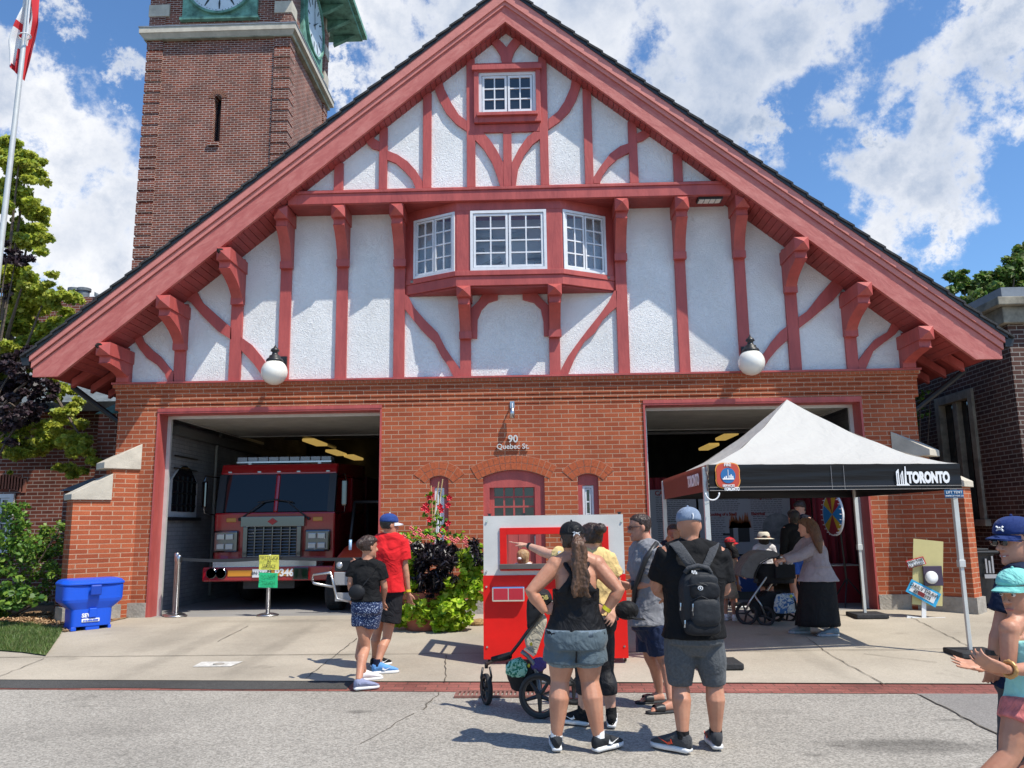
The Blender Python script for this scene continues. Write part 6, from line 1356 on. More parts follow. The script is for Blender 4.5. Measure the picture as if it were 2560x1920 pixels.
w_=pl3(9,[(1480,558),(1622,630),(1596,685),(1452,606)],Yw-.036,.005,m_pwh,'placard_face',b)
p=W(9,1545,610,Yw-.044); text('DAILY DRAW',.075,p,ry=27,mat=m_ink,parent=b,sx=.95); p=W(9,1492,613,Yw-.044); text('@',.07,p,ry=27,mat=m_ink,parent=b); p=W(9,1562,650,Yw-.044); text('PM',.07,p,ry=27,mat=m_ink,parent=b)
pl3(9,[(1510,608),(1548,627),(1540,650),(1502,630)],Yw-.044,.004,mk('dark_red_patch',(.16,.01,.01),.6),'patch',b)
# smoke alarm on the stand
p=W(9,1585,530,Yw-.05); al=MB().lathe([(0,-.03),(.07,-.03),(.09,-.01),(.09,.01),(0,.01)],(p.x,p.y,p.z),24,'y').build('smoke_alarm',m_pwh,smooth=True,at=(p.x,p.y,p.z)); tag(al,'round white smoke alarm fixed on the placard stand','smoke alarm')
MB().box(p.x-.1,p.x+.17,p.y+.015,p.y+.045,p.z-.12,p.z+.16).build('alarm_box',mk('dark_box',(.06,.04,.07),.4),wp,bevel=.006)
# ================================================================ black wheelie bin on the right
p0=G(9,1830,716); Yk=p0.y+.0; x0,x1=W(9,1815,600,Yk).x,W(9,1990,600,Yk).x; z1_=W(9,1900,390,Yk).z
wb=thing('wheelie_bin',((x0+x1)/2,Yk+.3,0),'black wheeled refuse bin with a white city emblem in the gap before the church hall','bin')
bd=MB().loft([(((x0+x1)/2,Yk+.32,.06),((x1-x0)*.43,0,0),(0,.25,0)),(((x0+x1)/2,Yk+.32,z1_-.04),((x1-x0)*.5,0,0),(0,.33,0)),(((x0+x1)/2,Yk+.32,z1_),((x1-x0)*.52,0,0),(0,.35,0))],28,p=6).build('body',m_plas,wb,bevel=.01)
MB().box(x0-.02,x1+.02,Yk-.06,Yk+.7,z1_+.003,z1_+.05).box(x0+.05,x1-.1,Yk-.0,Yk+.5,z1_+.05,z1_+.085).build('lid',m_plas,wb,bevel=.015)
p=W(9,1930,465,Yk-.03); e=MB()
for a,b,c_ in ((-.07,-.045,.18),(-.02,.005,.15),(.03,.055,.22)): e.box(p.x+a,p.x+b,Yk-.045,Yk-.035,p.z-.1,p.z+c_-.06)
e.box(p.x-.1,p.x+.09,Yk-.045,Yk-.035,p.z-.18,p.z-.12); e.build('city_emblem',m_ban,bd)
for x in (x0+.08,x1-.08): MB().lathe([(0,-.03),(.1,-.03),(.1,.03),(0,.03)],(x,Yk+.6,.1),16,'x').build('wheel',m_rub,wb)
# ================================================================ people
def skinmat(name,c):
    m=mk(name,c,.48,var=.17,vs=7,bump=.12,bs=26,spec=.4,det=8,dark=(c[0]*.86,c[1]*.74,c[2]*.70)); b=m.node_tree.nodes['Principled BSDF']; b.inputs['Subsurface Weight'].default_value=.12; b.inputs['Subsurface Radius'].default_value=(.012,.005,.003); b.inputs['Subsurface Scale'].default_value=1.; return m
def cloth(name,c,var=.12,bump=.35,bs=9,rough=.85,vs=12,spec=.25):
    m=mk(name,c,rough,var=var,vs=vs,spec=spec*.8,sheen=(.08 if max(c)>.05 else 0)); t=m.node_tree; N=t.nodes.new; L=t.links.new; b=t.nodes['Principled BSDF']
    g=N('ShaderNodeTexCoord'); n=N('ShaderNodeTexNoise'); n.inputs['Scale'].default_value=bs*.8; n.inputs['Detail'].default_value=3; n.inputs['Distortion'].default_value=1.6; L(g.outputs['Object'],n.inputs[0])
    n2=N('ShaderNodeTexNoise'); n2.inputs['Scale'].default_value=220; L(g.outputs['Object'],n2.inputs[0])
    u=N('ShaderNodeBump'); u.inputs['Strength'].default_value=min(1,bump*1.9); u.inputs['Distance'].default_value=.045; L(n.outputs['Fac'],u.inputs['Height'])
    u2=N('ShaderNodeBump'); u2.inputs['Strength'].default_value=.25; u2.inputs['Distance'].default_value=.002; L(n2.outputs['Fac'],u2.inputs['Height']); L(u.outputs[0],u2.inputs['Normal']); L(u2.outputs[0],b.inputs['Normal']); return m
SK1=skinmat('tan_skin',(.47,.235,.15)); SK2=skinmat('light_skin',(.56,.33,.24)); SK3=skinmat('brown_skin',(.33,.16,.095)); SK4=skinmat('ruddy_skin',(.50,.25,.17))
HB=mk('dark_brown_hair',(.035,.018,.012),.45,var=.5,vs=30,bump=.8,bs=50,stretch=(1,1,.15)); HM=mk('brown_hair',(.11,.055,.03),.45,var=.5,vs=30,bump=.8,bs=50,stretch=(1,1,.15)); HK=mk('black_hair',(.012,.01,.01),.4,var=.4,vs=30,bump=.8,bs=50,stretch=(1,1,.15)); HL=mk('blonde_hair',(.38,.24,.12),.5,var=.4,vs=30,bump=.8,bs=50,stretch=(1,1,.15)); HC=mk('light_brown_hair',(.11,.055,.028),.45,var=.5,vs=30,bump=.9,bs=50,stretch=(1,1,.12))
m_eye=mk('eye_white',(.7,.68,.65),.2); m_iris=mk('eye_dark',(.03,.015,.01),.15); m_lip=mk('lip',(.40,.13,.11),.4); m_shade=mk('sunglass_lens',(.01,.01,.012),.05,spec=.8)
m_sole=mk('white_sole',(.70,.70,.70),.5); m_bk=cloth('black_knit',(.013,.013,.014)); m_bk2=cloth('black_sportswear',(.012,.012,.014),rough=.55)
HEADZ=[-.118,-.112,-.098,-.080,-.060,-.040,-.020,0,.020,.040,.060,.080,.098,.110,.116]
HEADF=[.040,.066,.083,.086,.086,.085,.084,.080,.086,.090,.088,.078,.056,.030,.006]
HEADB=[-.020,.005,.030,.045,.056,.070,.083,.093,.099,.100,.098,.088,.066,.038,.006]
HEADW=[.020,.032,.048,.058,.064,.068,.070,.072,.074,.075,.073,.064,.046,.026,.004]
def frame(f,u):
    f=Vector(f).normalized(); u=Vector(u); u=(u-f*u.dot(f)).normalized(); r=f.cross(u); return r,f,u
def headmesh(mb,c,f,u,s=1.,n=28,grow=0.,zmin=-9,nose=True):
    r,f,u=frame(f,u); rs=[]
    for z,F_,B_,Wd in zip(HEADZ,HEADF,HEADB,HEADW):
        if z<zmin: continue
        ring=[]
        for j in range(n):
            a=2*PI*j/n; sx,cy=math.sin(a),math.cos(a); y=(F_ if cy>0 else B_)*cy; x=Wd*sx
            zz=z
            ring.append(c+(r*x*(1+grow/.075)+f*(y+math.copysign(grow,cy)*abs(cy))+u*(zz+grow*(1 if z>0 else -.2)*abs(z)/.11))*s)
        rs.append(ring)
    mb.rings(rs)
    def L(x,y,z): return c+(r*x+f*y+u*z)*s
    if nose:
        mb.tube([L(0,.082,.018),L(0,.098,-.010),L(0,.112,-.030),L(0,.098,-.040)],[.008*s,.010*s,.014*s,.010*s],8)
        mb.ball(L(.012,.095,-.034),.009*s,8,6).ball(L(-.012,.095,-.034),.009*s,8,6)
        mb.tube([L(-.035,.080,.026),L(0,.092,.024),L(.035,.080,.026)],[.008*s,.009*s,.008*s],8)
        mb.ball(L(0,.076,-.098),(.022*s),10,6)
        mb.tube([L(-.022,.080,-.066),L(0,.090,-.063),L(.022,.080,-.066)],.007*s,6).tube([L(-.018,.080,-.076),L(0,.088,-.078),L(.018,.080,-.076)],.007*s,6)
        for e in (-1,1):
            M_=Matrix((r,f,u)).transposed(); mb.ball(L(e*.076,-.008,-.004),(.010*s,.018*s,.032*s),10,8,M_)
    return L
def hand(mb,w,d,pn,s=1.,curl=(.3,.4,.3),spread=.05,thumb=1,point=False):
    """w wrist, d direction of the hand, pn palm normal, thumb side +1/-1"""
    d=Vector(d).normalized(); pn=Vector(pn); pn=(pn-d*pn.dot(d)).normalized(); sd=d.cross(pn)*thumb; w=Vector(w)
    mb.loft([(w,sd*.026*s,pn*.019*s),(w+d*.03*s,sd*.034*s,pn*.017*s),(w+d*.075*s,sd*.041*s,pn*.014*s),(w+d*.092*s,sd*.038*s,pn*.011*s)],14,p=2.6)
    for i in range(4):
        o=(.031-.0205*i); l=(.042,.047,.044,.034)[i]*s; dd=(d+sd*(spread*(1.5-i))).normalized(); p=w+d*.086*s+sd*o*s; pts=[p-d*.012,p]; q_=p; a=0
        for k in range(3):
            a+= (0.03 if (point and i==0) else (curl[k]*1.9 if point else curl[k]))*(1+.1*i); q_=q_+(dd*math.cos(a)+pn*math.sin(a))*l*(1,.66,.52)[k]; pts.append(q_)
        mb.tube(pts,[.0088*s,.0088*s,.008*s,.0074*s,.006*s],8)
    p=w+d*.025*s+sd*.026*s; t1=(d*.65+sd*.7+pn*.25).normalized(); t2=(d*.9+sd*.25+pn*.3).normalized(); mb.tube([p-t1*.012,p+t1*.03*s,p+t1*.032*s+t2*.028*s,p+t1*.034*s+t2*.05*s],[.012*s,.011*s,.009*s,.007*s],8)
def limb(mb,a,b,c,ra,off=None,n=12):
    """three joints a-b-c; ra seven radii"""
    a,b,c=Vector(a),Vector(b),Vector(c); pts=[a,a.lerp(b,.35),a.lerp(b,.72),b,b.lerp(c,.28),b.lerp(c,.62),c]
    if off is not None: pts[4]=pts[4]+off; pts[5]=pts[5]+off*.5
    mb.tube(pts,ra,n)
def shoe(par,heel,dr,mats,s=1.,mark=None,name='shoe',high=0.,side=1):
    """heel: ground point under the heel; dr direction of toes"""
    d=Vector((dr[0],dr[1],0)).normalized(); sd=Vector((-d.y,d.x,0)); h=Vector(heel); u=Vector((0,0,1)); h=h-d*.05*s
    S=[(-.0,.028,.5),(.02,.036,1),(.09,.036,1),(.16,.046,1),(.22,.045,1),(.26,.034,.9),(.285,.012,.6)]
    so_=MB().loft([(h+d*a*s+u*.018*s,sd*w*s,u*.018*s*k) for a,w,k in S],14,p=3.5)
    U=[(.000,.026,.060,.050),(.03,.038,.072,.064+high),(.08,.040,.078,.064+high*.6),(.13,.043,.066,.048),(.19,.045,.054,.034),(.24,.039,.044,.024),(.276,.016,.036,.012)]
    up_=MB().loft([(h+d*a*s+u*z*s,sd*w*s,u*hh*s*.75) for a,w,z,hh in U],14,p=2.3)
    o=up_.build(name,mats[0],par,smooth=True); so_.build('sole',mats[1],o,smooth=True)
    lc=MB(); [lc.tube([h+d*(.10+.025*i)*s+sd*.022*s+u*(.108-.013*i)*s,h+d*(.10+.025*i)*s-sd*.022*s+u*(.108-.013*i)*s],.003,5) for i in range(4)]; lc.build('laces',mats[2] if len(mats)>2 else mats[1],o)
    if mark:
        for e in (-1,1):
            w=h+sd*e*.040*s; P=[w+d*.10*s+u*.050*s,w+d*.13*s+u*.040*s,w+d*.20*s+u*.072*s,w+d*.14*s+u*.052*s,w+d*.115*s+u*.060*s,w+d*.11*s+u*.075*s]
            MB().prism([p+sd*e*.004 for p in P],sd*e*.003).build('side_mark',mark,o)
    return o
class Person: pass
def person(label,k,J,f,skin,sizes,vox=.0075,group=None,legf=(0,0),footd=((0,1),(0,1)),Yd=None,arm=1.,leg=1.,headup=(0,0,1),hs=1.,headf=None,hands=None,bare=False,cat='person',kneeoff=.02,seat=False):
    p=Person(); f=Vector((f[0],f[1],0)).normalized(); p.f=f
    if isinstance(J['fL'],Vector): fL,fR=J['fL'],J['fR']
    else: fL=G(k,*J['fL']); fR=G(k,*J['fR'])
    fL.z=gz(fL.y)+.012; fR.z=gz(fR.y)+.012
    Y0=Yd if Yd is not None else (fL.y+fR.y)/2; p.Y=Y0
    def jt(n): v=J[n]; return W(k,v[0],v[1],Y0+(v[2] if len(v)>2 else 0))
    for n in ('hd','nk','sL','sR','eL','eR','wL','wR','hL','hR','kL','kR'): setattr(p,n,jt(n))
    p.fL,p.fR=fL,fR; p.aL=fL+Vector((0,0,.085)); p.aR=fR+Vector((0,0,.085))
    hip,waist,chest,sh,dp=sizes; p.sizes=sizes
    hm=(p.hL+p.hR)/2; sm=(p.sL+p.sR)/2; p.hm,p.sm=hm,sm
    ah=(p.hR-p.hL).normalized(); as_=(p.sR-p.sL).normalized()
    def side(t): v=ah.lerp(as_,min(1,max(0,t))); return v.normalized()
    def fr_(t): sd=side(t); fv=f-sd*f.dot(sd); fv.z*=.3; return fv.normalized()
    p.side,p.fr=side,fr_
    ln=(sm-hm).length
    PR=[(-.13,.5*hip,.6*dp),(-.06,.92*hip,dp*1.12),(.06,hip,dp*1.15),(.2,.93*hip,dp*1.02),(.34,(hip+waist)/2*.98,dp*.9),(.48,waist,dp*.86),(.62,(waist+chest)/2,dp*.93),(.76,chest,dp),(.88,chest*1.0,dp*.93),(.97,sh*.86,dp*.72),(1.04,sh*.55,dp*.55)]
    p.PR=PR
    def ring(t,grow=0.,wk=1.):
        ts=[x[0] for x in PR]; w=float(np.interp(t,ts,[x[1] for x in PR])); d=float(np.interp(t,ts,[x[2] for x in PR]))
        c=hm.lerp(sm,t); sd=side(t); fv=fr_(t); bow=.012*math.sin(PI*min(1,max(0,t))); return (c+fv*(-bow),sd*(w*wk+grow),fv*(d+grow))
    p.ring=ring
    root=MB()
    root.loft([ring(t,-.012) for t,_,_ in PR],22,p=2.3)
    yk=lambda g,z=0.: [(p.sL-Vector((0,0,.004)),.056*arm+g),(p.sL.lerp(sm,.5)+Vector((0,0,.022+z*.5)),.060*arm+g),(sm+Vector((0,0,.035+z)),.062*arm+g),(p.sR.lerp(sm,.5)+Vector((0,0,.022+z*.5)),.060*arm+g),(p.sR-Vector((0,0,.004)),.056*arm+g)]
    p.yoke=yk; yy=yk(0,.018); root.tube([a for a,_ in yy],[b for _,b in yy],12)
    root.tube([sm.lerp(p.nk,.2),p.nk,p.nk.lerp(p.hd,.5),p.hd],[.075*hs,.060*hs,.055*hs,.05*hs],12)
    hf=Vector(headf).normalized() if headf else f; p.hf=hf; p.hup=Vector(headup); p.hs=hs
    p.L=headmesh(root,p.hd,hf,headup,hs)
    LR=[.090*leg,.086*leg,.071*leg,.056*leg,.063*leg,.048*leg,.034*(leg*.5+.5)]
    for h_,kn,an in ((p.hL,p.kL,p.aL),(p.hR,p.kR,p.aR)): limb(root,h_,kn,an,LR,-f*.026)
    AR=[.056*arm,.053*arm,.045*arm,.040*arm,.042*arm,.034*arm,.026*arm]
    for s_,e_,w_ in ((p.sL,p.eL,p.wL),(p.sR,p.eR,p.wR)): limb(root,s_,e_,w_,AR); root.ball(s_,.062*arm,12,8)
    hd_=hands or {}
    for n,w_,e_,th in (('L',p.wL,p.eL,-1),('R',p.wR,p.eR,1)):
        h=hd_.get(n,{}); hand(root,w_,h.get('d',(w_-e_)),h.get('n',f),hs*.97,h.get('curl',(.35,.45,.35)),h.get('spread',.05),h.get('thumb',th),h.get('point',False))
    for a_,g_,dd in ((p.aL,fL,footd[0]),(p.aR,fR,footd[1])):
        d=Vector((dd[0],dd[1],0)).normalized(); u=Vector((0,0,1)); sd=Vector((-d.y,d.x,0)); g_=g_.copy()
        if not bare: g_.z+=.02
        fs_=1. if bare else .82
        root.loft([(g_-d*.04*hs+u*.03*hs,sd*.024,u*.028),(g_+d*.0+u*.05*hs*fs_,sd*.032*fs_,u*.048*fs_),(g_+d*.07*hs*fs_+u*.036*hs*fs_,sd*.036*fs_,u*.034*fs_),(g_+d*.14*hs*fs_+u*.024*hs*fs_,sd*.040*fs_,u*.020*fs_),(g_+d*.17*hs*fs_+u*.02*hs*fs_,sd*.038*fs_,u*.014*fs_)],12)
        if bare:
            for i in range(5): root.tube([g_+d*.165*hs+sd*(.030-.015*i)+u*.018,g_+d*(.20-.008*i)*hs+sd*(.032-.016*i)+u*.014],[.009 if i else .012,.007],6)
    ctr=(fL+fR)/2; body=root.build('person',skin,None,rem=vox,at=(ctr.x,ctr.y,min(fL.z,fR.z)-.012)); tag(body,label,cat,group); p.o=body; p.LR=LR; p.AR=AR
    return p
def eyes(p,iris=m_iris,lips=True):
    for e in (-1,1):
        MB().ball(p.L(e*.031,.078,.006),.011*p.hs,10,8).build('eye',m_eye,p.o,smooth=True); MB().ball(p.L(e*.031,.0865,.006),.0055*p.hs,8,6).build('iris',iris,p.o)
        MB().tube([p.L(e*.016,.094,.030),p.L(e*.034,.091,.034),p.L(e*.050,.078,.028)],.004*p.hs,5).build('eyebrow',HB,p.o)
    if lips: MB().tube([p.L(-.022,.086,-.070),p.L(0,.097,-.068),p.L(.022,.086,-.070)],[.004,.006,.004],6).build('lips',m_lip,p.o,smooth=True)
def glasses(p,mat=m_shade):
    g_=MB()
    for e in (-1,1): g_.loft([(p.L(e*.033,.100,.005),p.L(e*.033+.028,.096,.005)-p.L(e*.033,.100,.005),(p.L(0,0,.020)-p.L(0,0,0))),(p.L(e*.033,.106,.005),p.L(e*.033+.026,.104,.005)-p.L(e*.033,.106,.005),(p.L(0,0,.018)-p.L(0,0,0)))],14,p=3)
    g_.tube([p.L(-.010,.104,.012),p.L(.010,.104,.012)],.003,5)
    for e in (-1,1): g_.tube([p.L(e*.060,.098,.012),p.L(e*.076,.03,.010),p.L(e*.078,-.015,.006)],.003,5)
    g_.build('sunglasses',mat,p.o,smooth=True)
def hairshell(p,mat,back=True,front=.055,low=-.06,grow=.010,name='hair',vox=.006):
    """shell over skull: top and back; open face"""
    c=p.hd; r,f,u=frame(p.hf,p.hup); s=p.hs; mb=MB(); rs=[]; n=28
    for z,F_,B_,Wd in zip(HEADZ,HEADF,HEADB,HEADW):
        if z<low: continue
        ring=[]
        for j in range(n):
            a=2*PI*j/n; sx,cy=math.sin(a),math.cos(a); 
            fl=F_ if z>front else min(F_,max(-.01,F_*(-.1+1.0*max(0,(z-.0))/front*.9)))
            y=(fl+grow)*cy if cy>0 else (B_+grow)*cy; x=(Wd+grow)*sx; zz=z+(grow if z>.05 else 0)
            ring.append(c+(r*x+f*y+u*zz)*s)
        rs.append(ring)
    mb.rings(rs); return mb
def cap(p,mat,brim=True,backwards=False,low=.028,matb=None,mark=None,grow=.014,name='cap',twist=0.):
    c=p.hd; r,f,u=frame(p.hf,p.hup); s=p.hs; mb=MB(); rs=[]; n=28
    zs=[low,low+.02]+[z for z in HEADZ if z>low+.03]
    for z in zs:
        F_=float(np.interp(z,HEADZ,HEADF)); B_=float(np.interp(z,HEADZ,HEADB)); Wd=float(np.interp(z,HEADZ,HEADW)); g_=grow
        ring=[c+(r*(Wd+g_)*math.sin(2*PI*j/n)+f*(((F_ if math.cos(2*PI*j/n)>0 else B_)+g_)*math.cos(2*PI*j/n))+u*(z+(g_ if z>.07 else .004)))*s for j in range(n)]
        rs.append(ring)
    mb.rings(rs); o=mb.build(name,mat,p.o,smooth=True,sub=1)
    bdv=-1 if backwards else 1
    if brim:
        d=(f*math.cos(twist)+r*math.sin(twist))*bdv; rr=d.cross(u); b=MB(); V=[];F=[]; e0=.088 if not backwards else .098
        for i in range(13):
            t=-1+2*i/12; a=t*R(72)
            for q_ in range(5):
                v=q_/4; rad=.083+.0*v; ext=.075*math.cos(t*PI/2)**.6*v if abs(t)<1 else 0
                pt=c+(rr*math.sin(a)*(.080)+d*(math.cos(a)*(e0+.006)+ext)+u*(low+.006-.014*v-.020*t*t*(.4+v*.6)))*s; V+=[pt,pt+u*.006*s]
        m_=5
        for i in range(12):
            for q_ in range(4):
                a=(i*m_+q_)*2; b1=a+2; c1=a+2*m_; d1=c1+2; F+=[(a,b1,d1,c1),(a+1,c1+1,d1+1,b1+1)]
        b.add(V,F).build('brim',matb or mat,o,smooth=True)
    MB().ball(c+(u*(.116+grow+.003))*s,.008*s,8,6).build('button',matb or mat,o)
    return o
def top(p,mat,hem=.1,sl=.6,grow=.016,name='tee_shirt',flare=.012,vox=.009,disp=(.012,.09),neck=1.03,low_w=1.0,smooth=True,extra=None):
    mb=MB(); ts=[hem]+[t for t,_,_ in p.PR if t>hem+.04 and t<neck]+[neck]
    mb.loft([p.ring(t,grow+(flare if i==0 else 0)) for i,t in enumerate(ts)],24,p=2.3)
    yy=p.yoke(grow+.004,-.004); mb.tube([a for a,_ in yy],[b for _,b in yy],14)
    if sl>0:
        for s_,e_,w_ in ((p.sL,p.eL,p.wL),(p.sR,p.eR,p.wR)):
            n_=s_.lerp(p.sm,.25); 
            if sl<=1: end=s_.lerp(e_,sl); mb.tube([n_,s_,s_.lerp(e_,sl*.5),end],[.062,p.AR[0]+grow+.004,p.AR[1]+grow+.006,p.AR[2]+grow+.014],14)
            else: end=e_.lerp(w_,sl-1); mb.tube([n_,s_,s_.lerp(e_,.5),e_,end],[.062,p.AR[0]+grow,p.AR[1]+grow,p.AR[3]+grow,p.AR[5]+grow],14)
    if extra: extra(mb)
    return mb.build(name,mat,p.o,rem=vox,disp=disp)
def bottom(p,mat,frac=.85,top_=.22,grow=.016,flare=.03,name='shorts',vox=.009,disp=(.012,.1),calf=None,hemr=None):
    mb=MB(); mb.loft([p.ring(t,grow*.9) for t in (-.05,.06,top_)]+[],24,p=2.4); mb.loft([(p.hm.lerp(p.sm,-.19),p.side(0)*hw_,p.fr(0)*dd_) if i==0 else p.ring(t,grow*.9) for i,t,hw_,dd_ in ((0,0,p.sizes[0]*.62,p.sizes[4]*.72),(1,-.10,0,0),(2,.0,0,0))],24,p=2.4)
    for h_,kn,an in ((p.hL,p.kL,p.aL),(p.hR,p.kR,p.aR)):
        if calf is None:
            e=h_.lerp(kn,frac) if frac<=1 else kn.lerp(an,frac-1); pts=[h_+Vector((0,0,.02)),h_.lerp(e,.5),e]; mb.tube(pts,[p.LR[0]+grow*.8,p.LR[1]+grow*.7+flare*.5,hemr or p.LR[2 if frac<=1 else 3]+grow+flare],16)
        else:
            e=kn.lerp(an,calf); mb.tube([h_+Vector((0,0,.02)),h_.lerp(kn,.35),h_.lerp(kn,.72),kn,kn.lerp(an,.28)-p.f*.026,e-p.f*.018],[p.LR[i]+.012 for i in (0,1,2,3,4)]+[float(np.interp(calf,[.28,.62,1],[p.LR[4],p.LR[5],p.LR[6]]))+.013],14)
    return mb.build(name,mat,p.o,rem=vox,disp=disp)
# ---------------------------------------------------------------- woman in black racerback tank, hands on hips
A=person('woman with long ponytail in black tank top and grey-blue shorts, hands on hips',16,
 dict(fL=(533,1560),fR=(800,1565),hd=(628,222),nk=(645,345),sL=(527,385),sR=(782,380),eL=(368,552,-.06),eR=(925,545,-.06),wL=(462,678,-.04),wR=(838,672,-.04),hL=(572,880),hR=(730,880),kL=(553,1115,.02),kR=(740,1115,.02)),
 (0,1),SK1,(.212,.150,.160,.175,.125),vox=.0065,footd=((-.05,1),(.75,.66)),arm=1.12,leg=1.18,headf=(-.25,1,-.05),hands={'L':dict(d=(.85,.2,.45),n=(.1,.95,-.2),curl=(.2,.3,.2),thumb=-1),'R':dict(d=(-.85,.2,.40),n=(-.1,.95,-.2),curl=(.2,.3,.2),thumb=1)})
m_tank=cloth('black_tank_fabric',(.009,.009,.011),bump=.5,bs=6,rough=.6)
def tk(mb):
    a,b=A.ring(.80)[0],A.ring(.98)[0]
    for s in (-1,1):
        sd=A.side(1)*s; mb.tube([A.ring(.72)[0]-A.f*.10+sd*.06,A.ring(.9)[0]-A.f*.118+sd*.035,A.ring(1.0)[0]-A.f*.095+sd*.075,A.ring(1.06)[0]+sd*.09,A.ring(.95)[0]+A.f*.10+sd*.085],[.030,.020,.018,.016,.018],8)
    mb.loft([(A.ring(t)[0]-A.f*d,A.side(1)*w,A.f*.02) for t,w,d in ((.66,.15,.108),(.74,.12,.115),(.82,.075,.120),(.90,.045,.120))],12)
ts=[.12,.25,.4,.5,.62,.70]
mb=MB().loft([A.ring(t,.013+(.006 if t<.2 else 0)) for t in ts],26,p=2.3); tk(mb); mb.build('tank_top',m_tank,A.o,rem=.008,disp=[(.010,.05),(.012,.12)])
m_gs=cloth('grey_blue_shorts',(.085,.115,.135),bump=.35,bs=7,rough=.6)
bottom(A,m_gs,.46,.20,grow=.020,flare=.035,disp=[(.014,.09)]); bottom(A,cloth('pale_blue_liner',(.22,.28,.31),bump=.5,bs=40),.56,.0,grow=.008,flare=.014,name='liner_shorts')
MB().loft([A.ring(t,.018) for t in (.12,.20)],26,p=2.3).build('waistband',cloth('waistband_blue',(.13,.17,.21)),A.o,smooth=True)
MB().tube([A.ring(.18)[0]-A.f*.142,A.ring(.05)[0]-A.f*.158,A.ring(-.10)[0]-A.f*.140,A.ring(-.2)[0]-A.f*.10],[.003,.004,.006,.006],6).build('shorts_seam',m_bk2,A.o)
h=hairshell(A,HB); h.build('hair',HB,A.o,rem=.006,disp=(.008,.02))
m_cp=cloth('black_cap',(.012,.012,.013),rough=.6); cp=cap(A,m_cp,True,low=.018)
p0=A.L(0,-.118,.045); P=[p0+A.hup*0+Vector(v) for v in ((-.03,0,.0),(.0,-.01,-.012),(.03,-.0,.004),(.0,-.012,-.003),(-.015,-.01,.008))]
MB().prism(P,(0,-.004,0)).build('cap_mark',m_wtx,cp)
# wavy ponytail
pt=[A.L(0,-.115,.02),A.L(0,-.155,-.03),A.L(.01,-.15,-.10),A.L(.00,-.14,-.18),A.L(.015,-.135,-.27),A.L(0,-.13,-.34),A.L(.01,-.125,-.40)]
pm=MB(); pm.tube(pt,[.022,.050,.058,.060,.056,.045,.014],14)
for i in range(16):
    a=random.uniform(-.05,.05); b=random.uniform(-.02,.02); pm.tube([q_+Vector((a*(.4+.18*j)+.010*math.sin(j*1.9+i),b-.028,random.uniform(-.01,.01))) for j,q_ in enumerate(pt[1:])],[.014,.015,.014,.014,.012,.006],6)
pm.build('ponytail',HM,A.o,rem=.006,disp=(.012,.02))
MB().tube([A.L(.02*math.cos(a),-.118,.02+.02*math.sin(a)) for a in [i*PI/4 for i in range(9)]],.006,6).build('hair_tie',m_wtx,A.o)
for nm,fp,dd in (('L',A.fL,(-.05,1)),('R',A.fR,(.75,.66))):
    shoe(A.o,fp,dd,[cloth('charcoal_mesh',(.03,.033,.038)),m_sole,m_bk],1.0,m_wtx); MB().tube([fp+Vector((0,0,.09)),fp+Vector((0,0,.135))],[.042,.040],14).build('sock',m_wtx,A.o)
w_=A.wR.lerp(A.eR,.12); ax=(A.wR-A.eR).normalized(); MB().tube([w_-ax*.012,w_+ax*.014],.034,16).build('yellow_wristband',mk('yellow_band',(.70,.62,.03),.5),A.o)
# ---------------------------------------------------------------- woman in yellow tee pointing left
B=person('woman in pale yellow tee and black leggings, dark bun, pointing left',16,
 dict(fL=(700,1400),fR=(878,1412),hd=(752,215),nk=(752,300),sL=(625,345,.02),sR=(850,352),eL=(475,312,.18),eR=(915,520,.05),wL=(352,262,.34),wR=(890,650,-.12),hL=(705,770),hR=(815,770),kL=(700,1060,.03),kR=(838,1060,.0)),
 (-.35,1),SK2,(.19,.145,.155,.165,.115),footd=((-.85,.5),(.1,1)),headf=(-.55,.8,0),leg=.98,hands={'L':dict(d=(-.85,.5,.22),n=(.1,-.1,-1),curl=(.9,1.0,.7),point=True,thumb=1)})
m_yel=cloth('pale_yellow_cotton',(.66,.47,.20),bump=.4,bs=6); top(B,m_yel,.18,.62,grow=.022,disp=[(.016,.10),(.010,.05)])
bottom(B,cloth('charcoal_leggings',(.022,.022,.025),rough=.6),.9,.25,grow=.006,name='leggings',calf=.5,disp=None)
MB().loft([B.ring(t,.026) for t in (.10,.16,.24)],24,p=2.3).build('tied_jacket',cloth('dark_grey_knit',(.05,.05,.055),bump=.6,bs=12),B.o,rem=.009,disp=(.02,.05))
mb=hairshell(B,HB,low=-.05); mb.ball(B.L(.0,-.115,.075),(.052,.050,.046),14,10); mb.build('hair',HB,B.o,rem=.006,disp=(.012,.02))
for fp,dd in ((B.fL,(-.85,.5)),(B.fR,(.1,1))): shoe(B.o,fp,dd,[cloth('black_trainer',(.015,.015,.016)),m_sole,m_bk],1.0,m_wtx); MB().tube([fp+Vector((0,0,.09)),fp+Vector((0,0,.15))],[.044,.042],14).build('sock',m_bk,B.o)
w_=B.wL.lerp(B.eL,.10); ax=(B.wL-B.eL).normalized(); wt_=MB().tube([w_-ax*.012,w_+ax*.012],.030,16).build('watch_strap',m_plas,B.o); MB().ball(w_+Vector((-.005,-.012,.024)),(.018,.016,.010),10,6).build('watch_face',m_shade,wt_)
s_=B.sL.lerp(B.eL,.45); MB().box(-.022,.022,-.004,.0,-.026,.026,Matrix.Translation(s_+Vector((.0,-.082,.02)))).build('sleeve_badge',mk('badge_blue_white',(.55,.62,.75),.6),B.o)
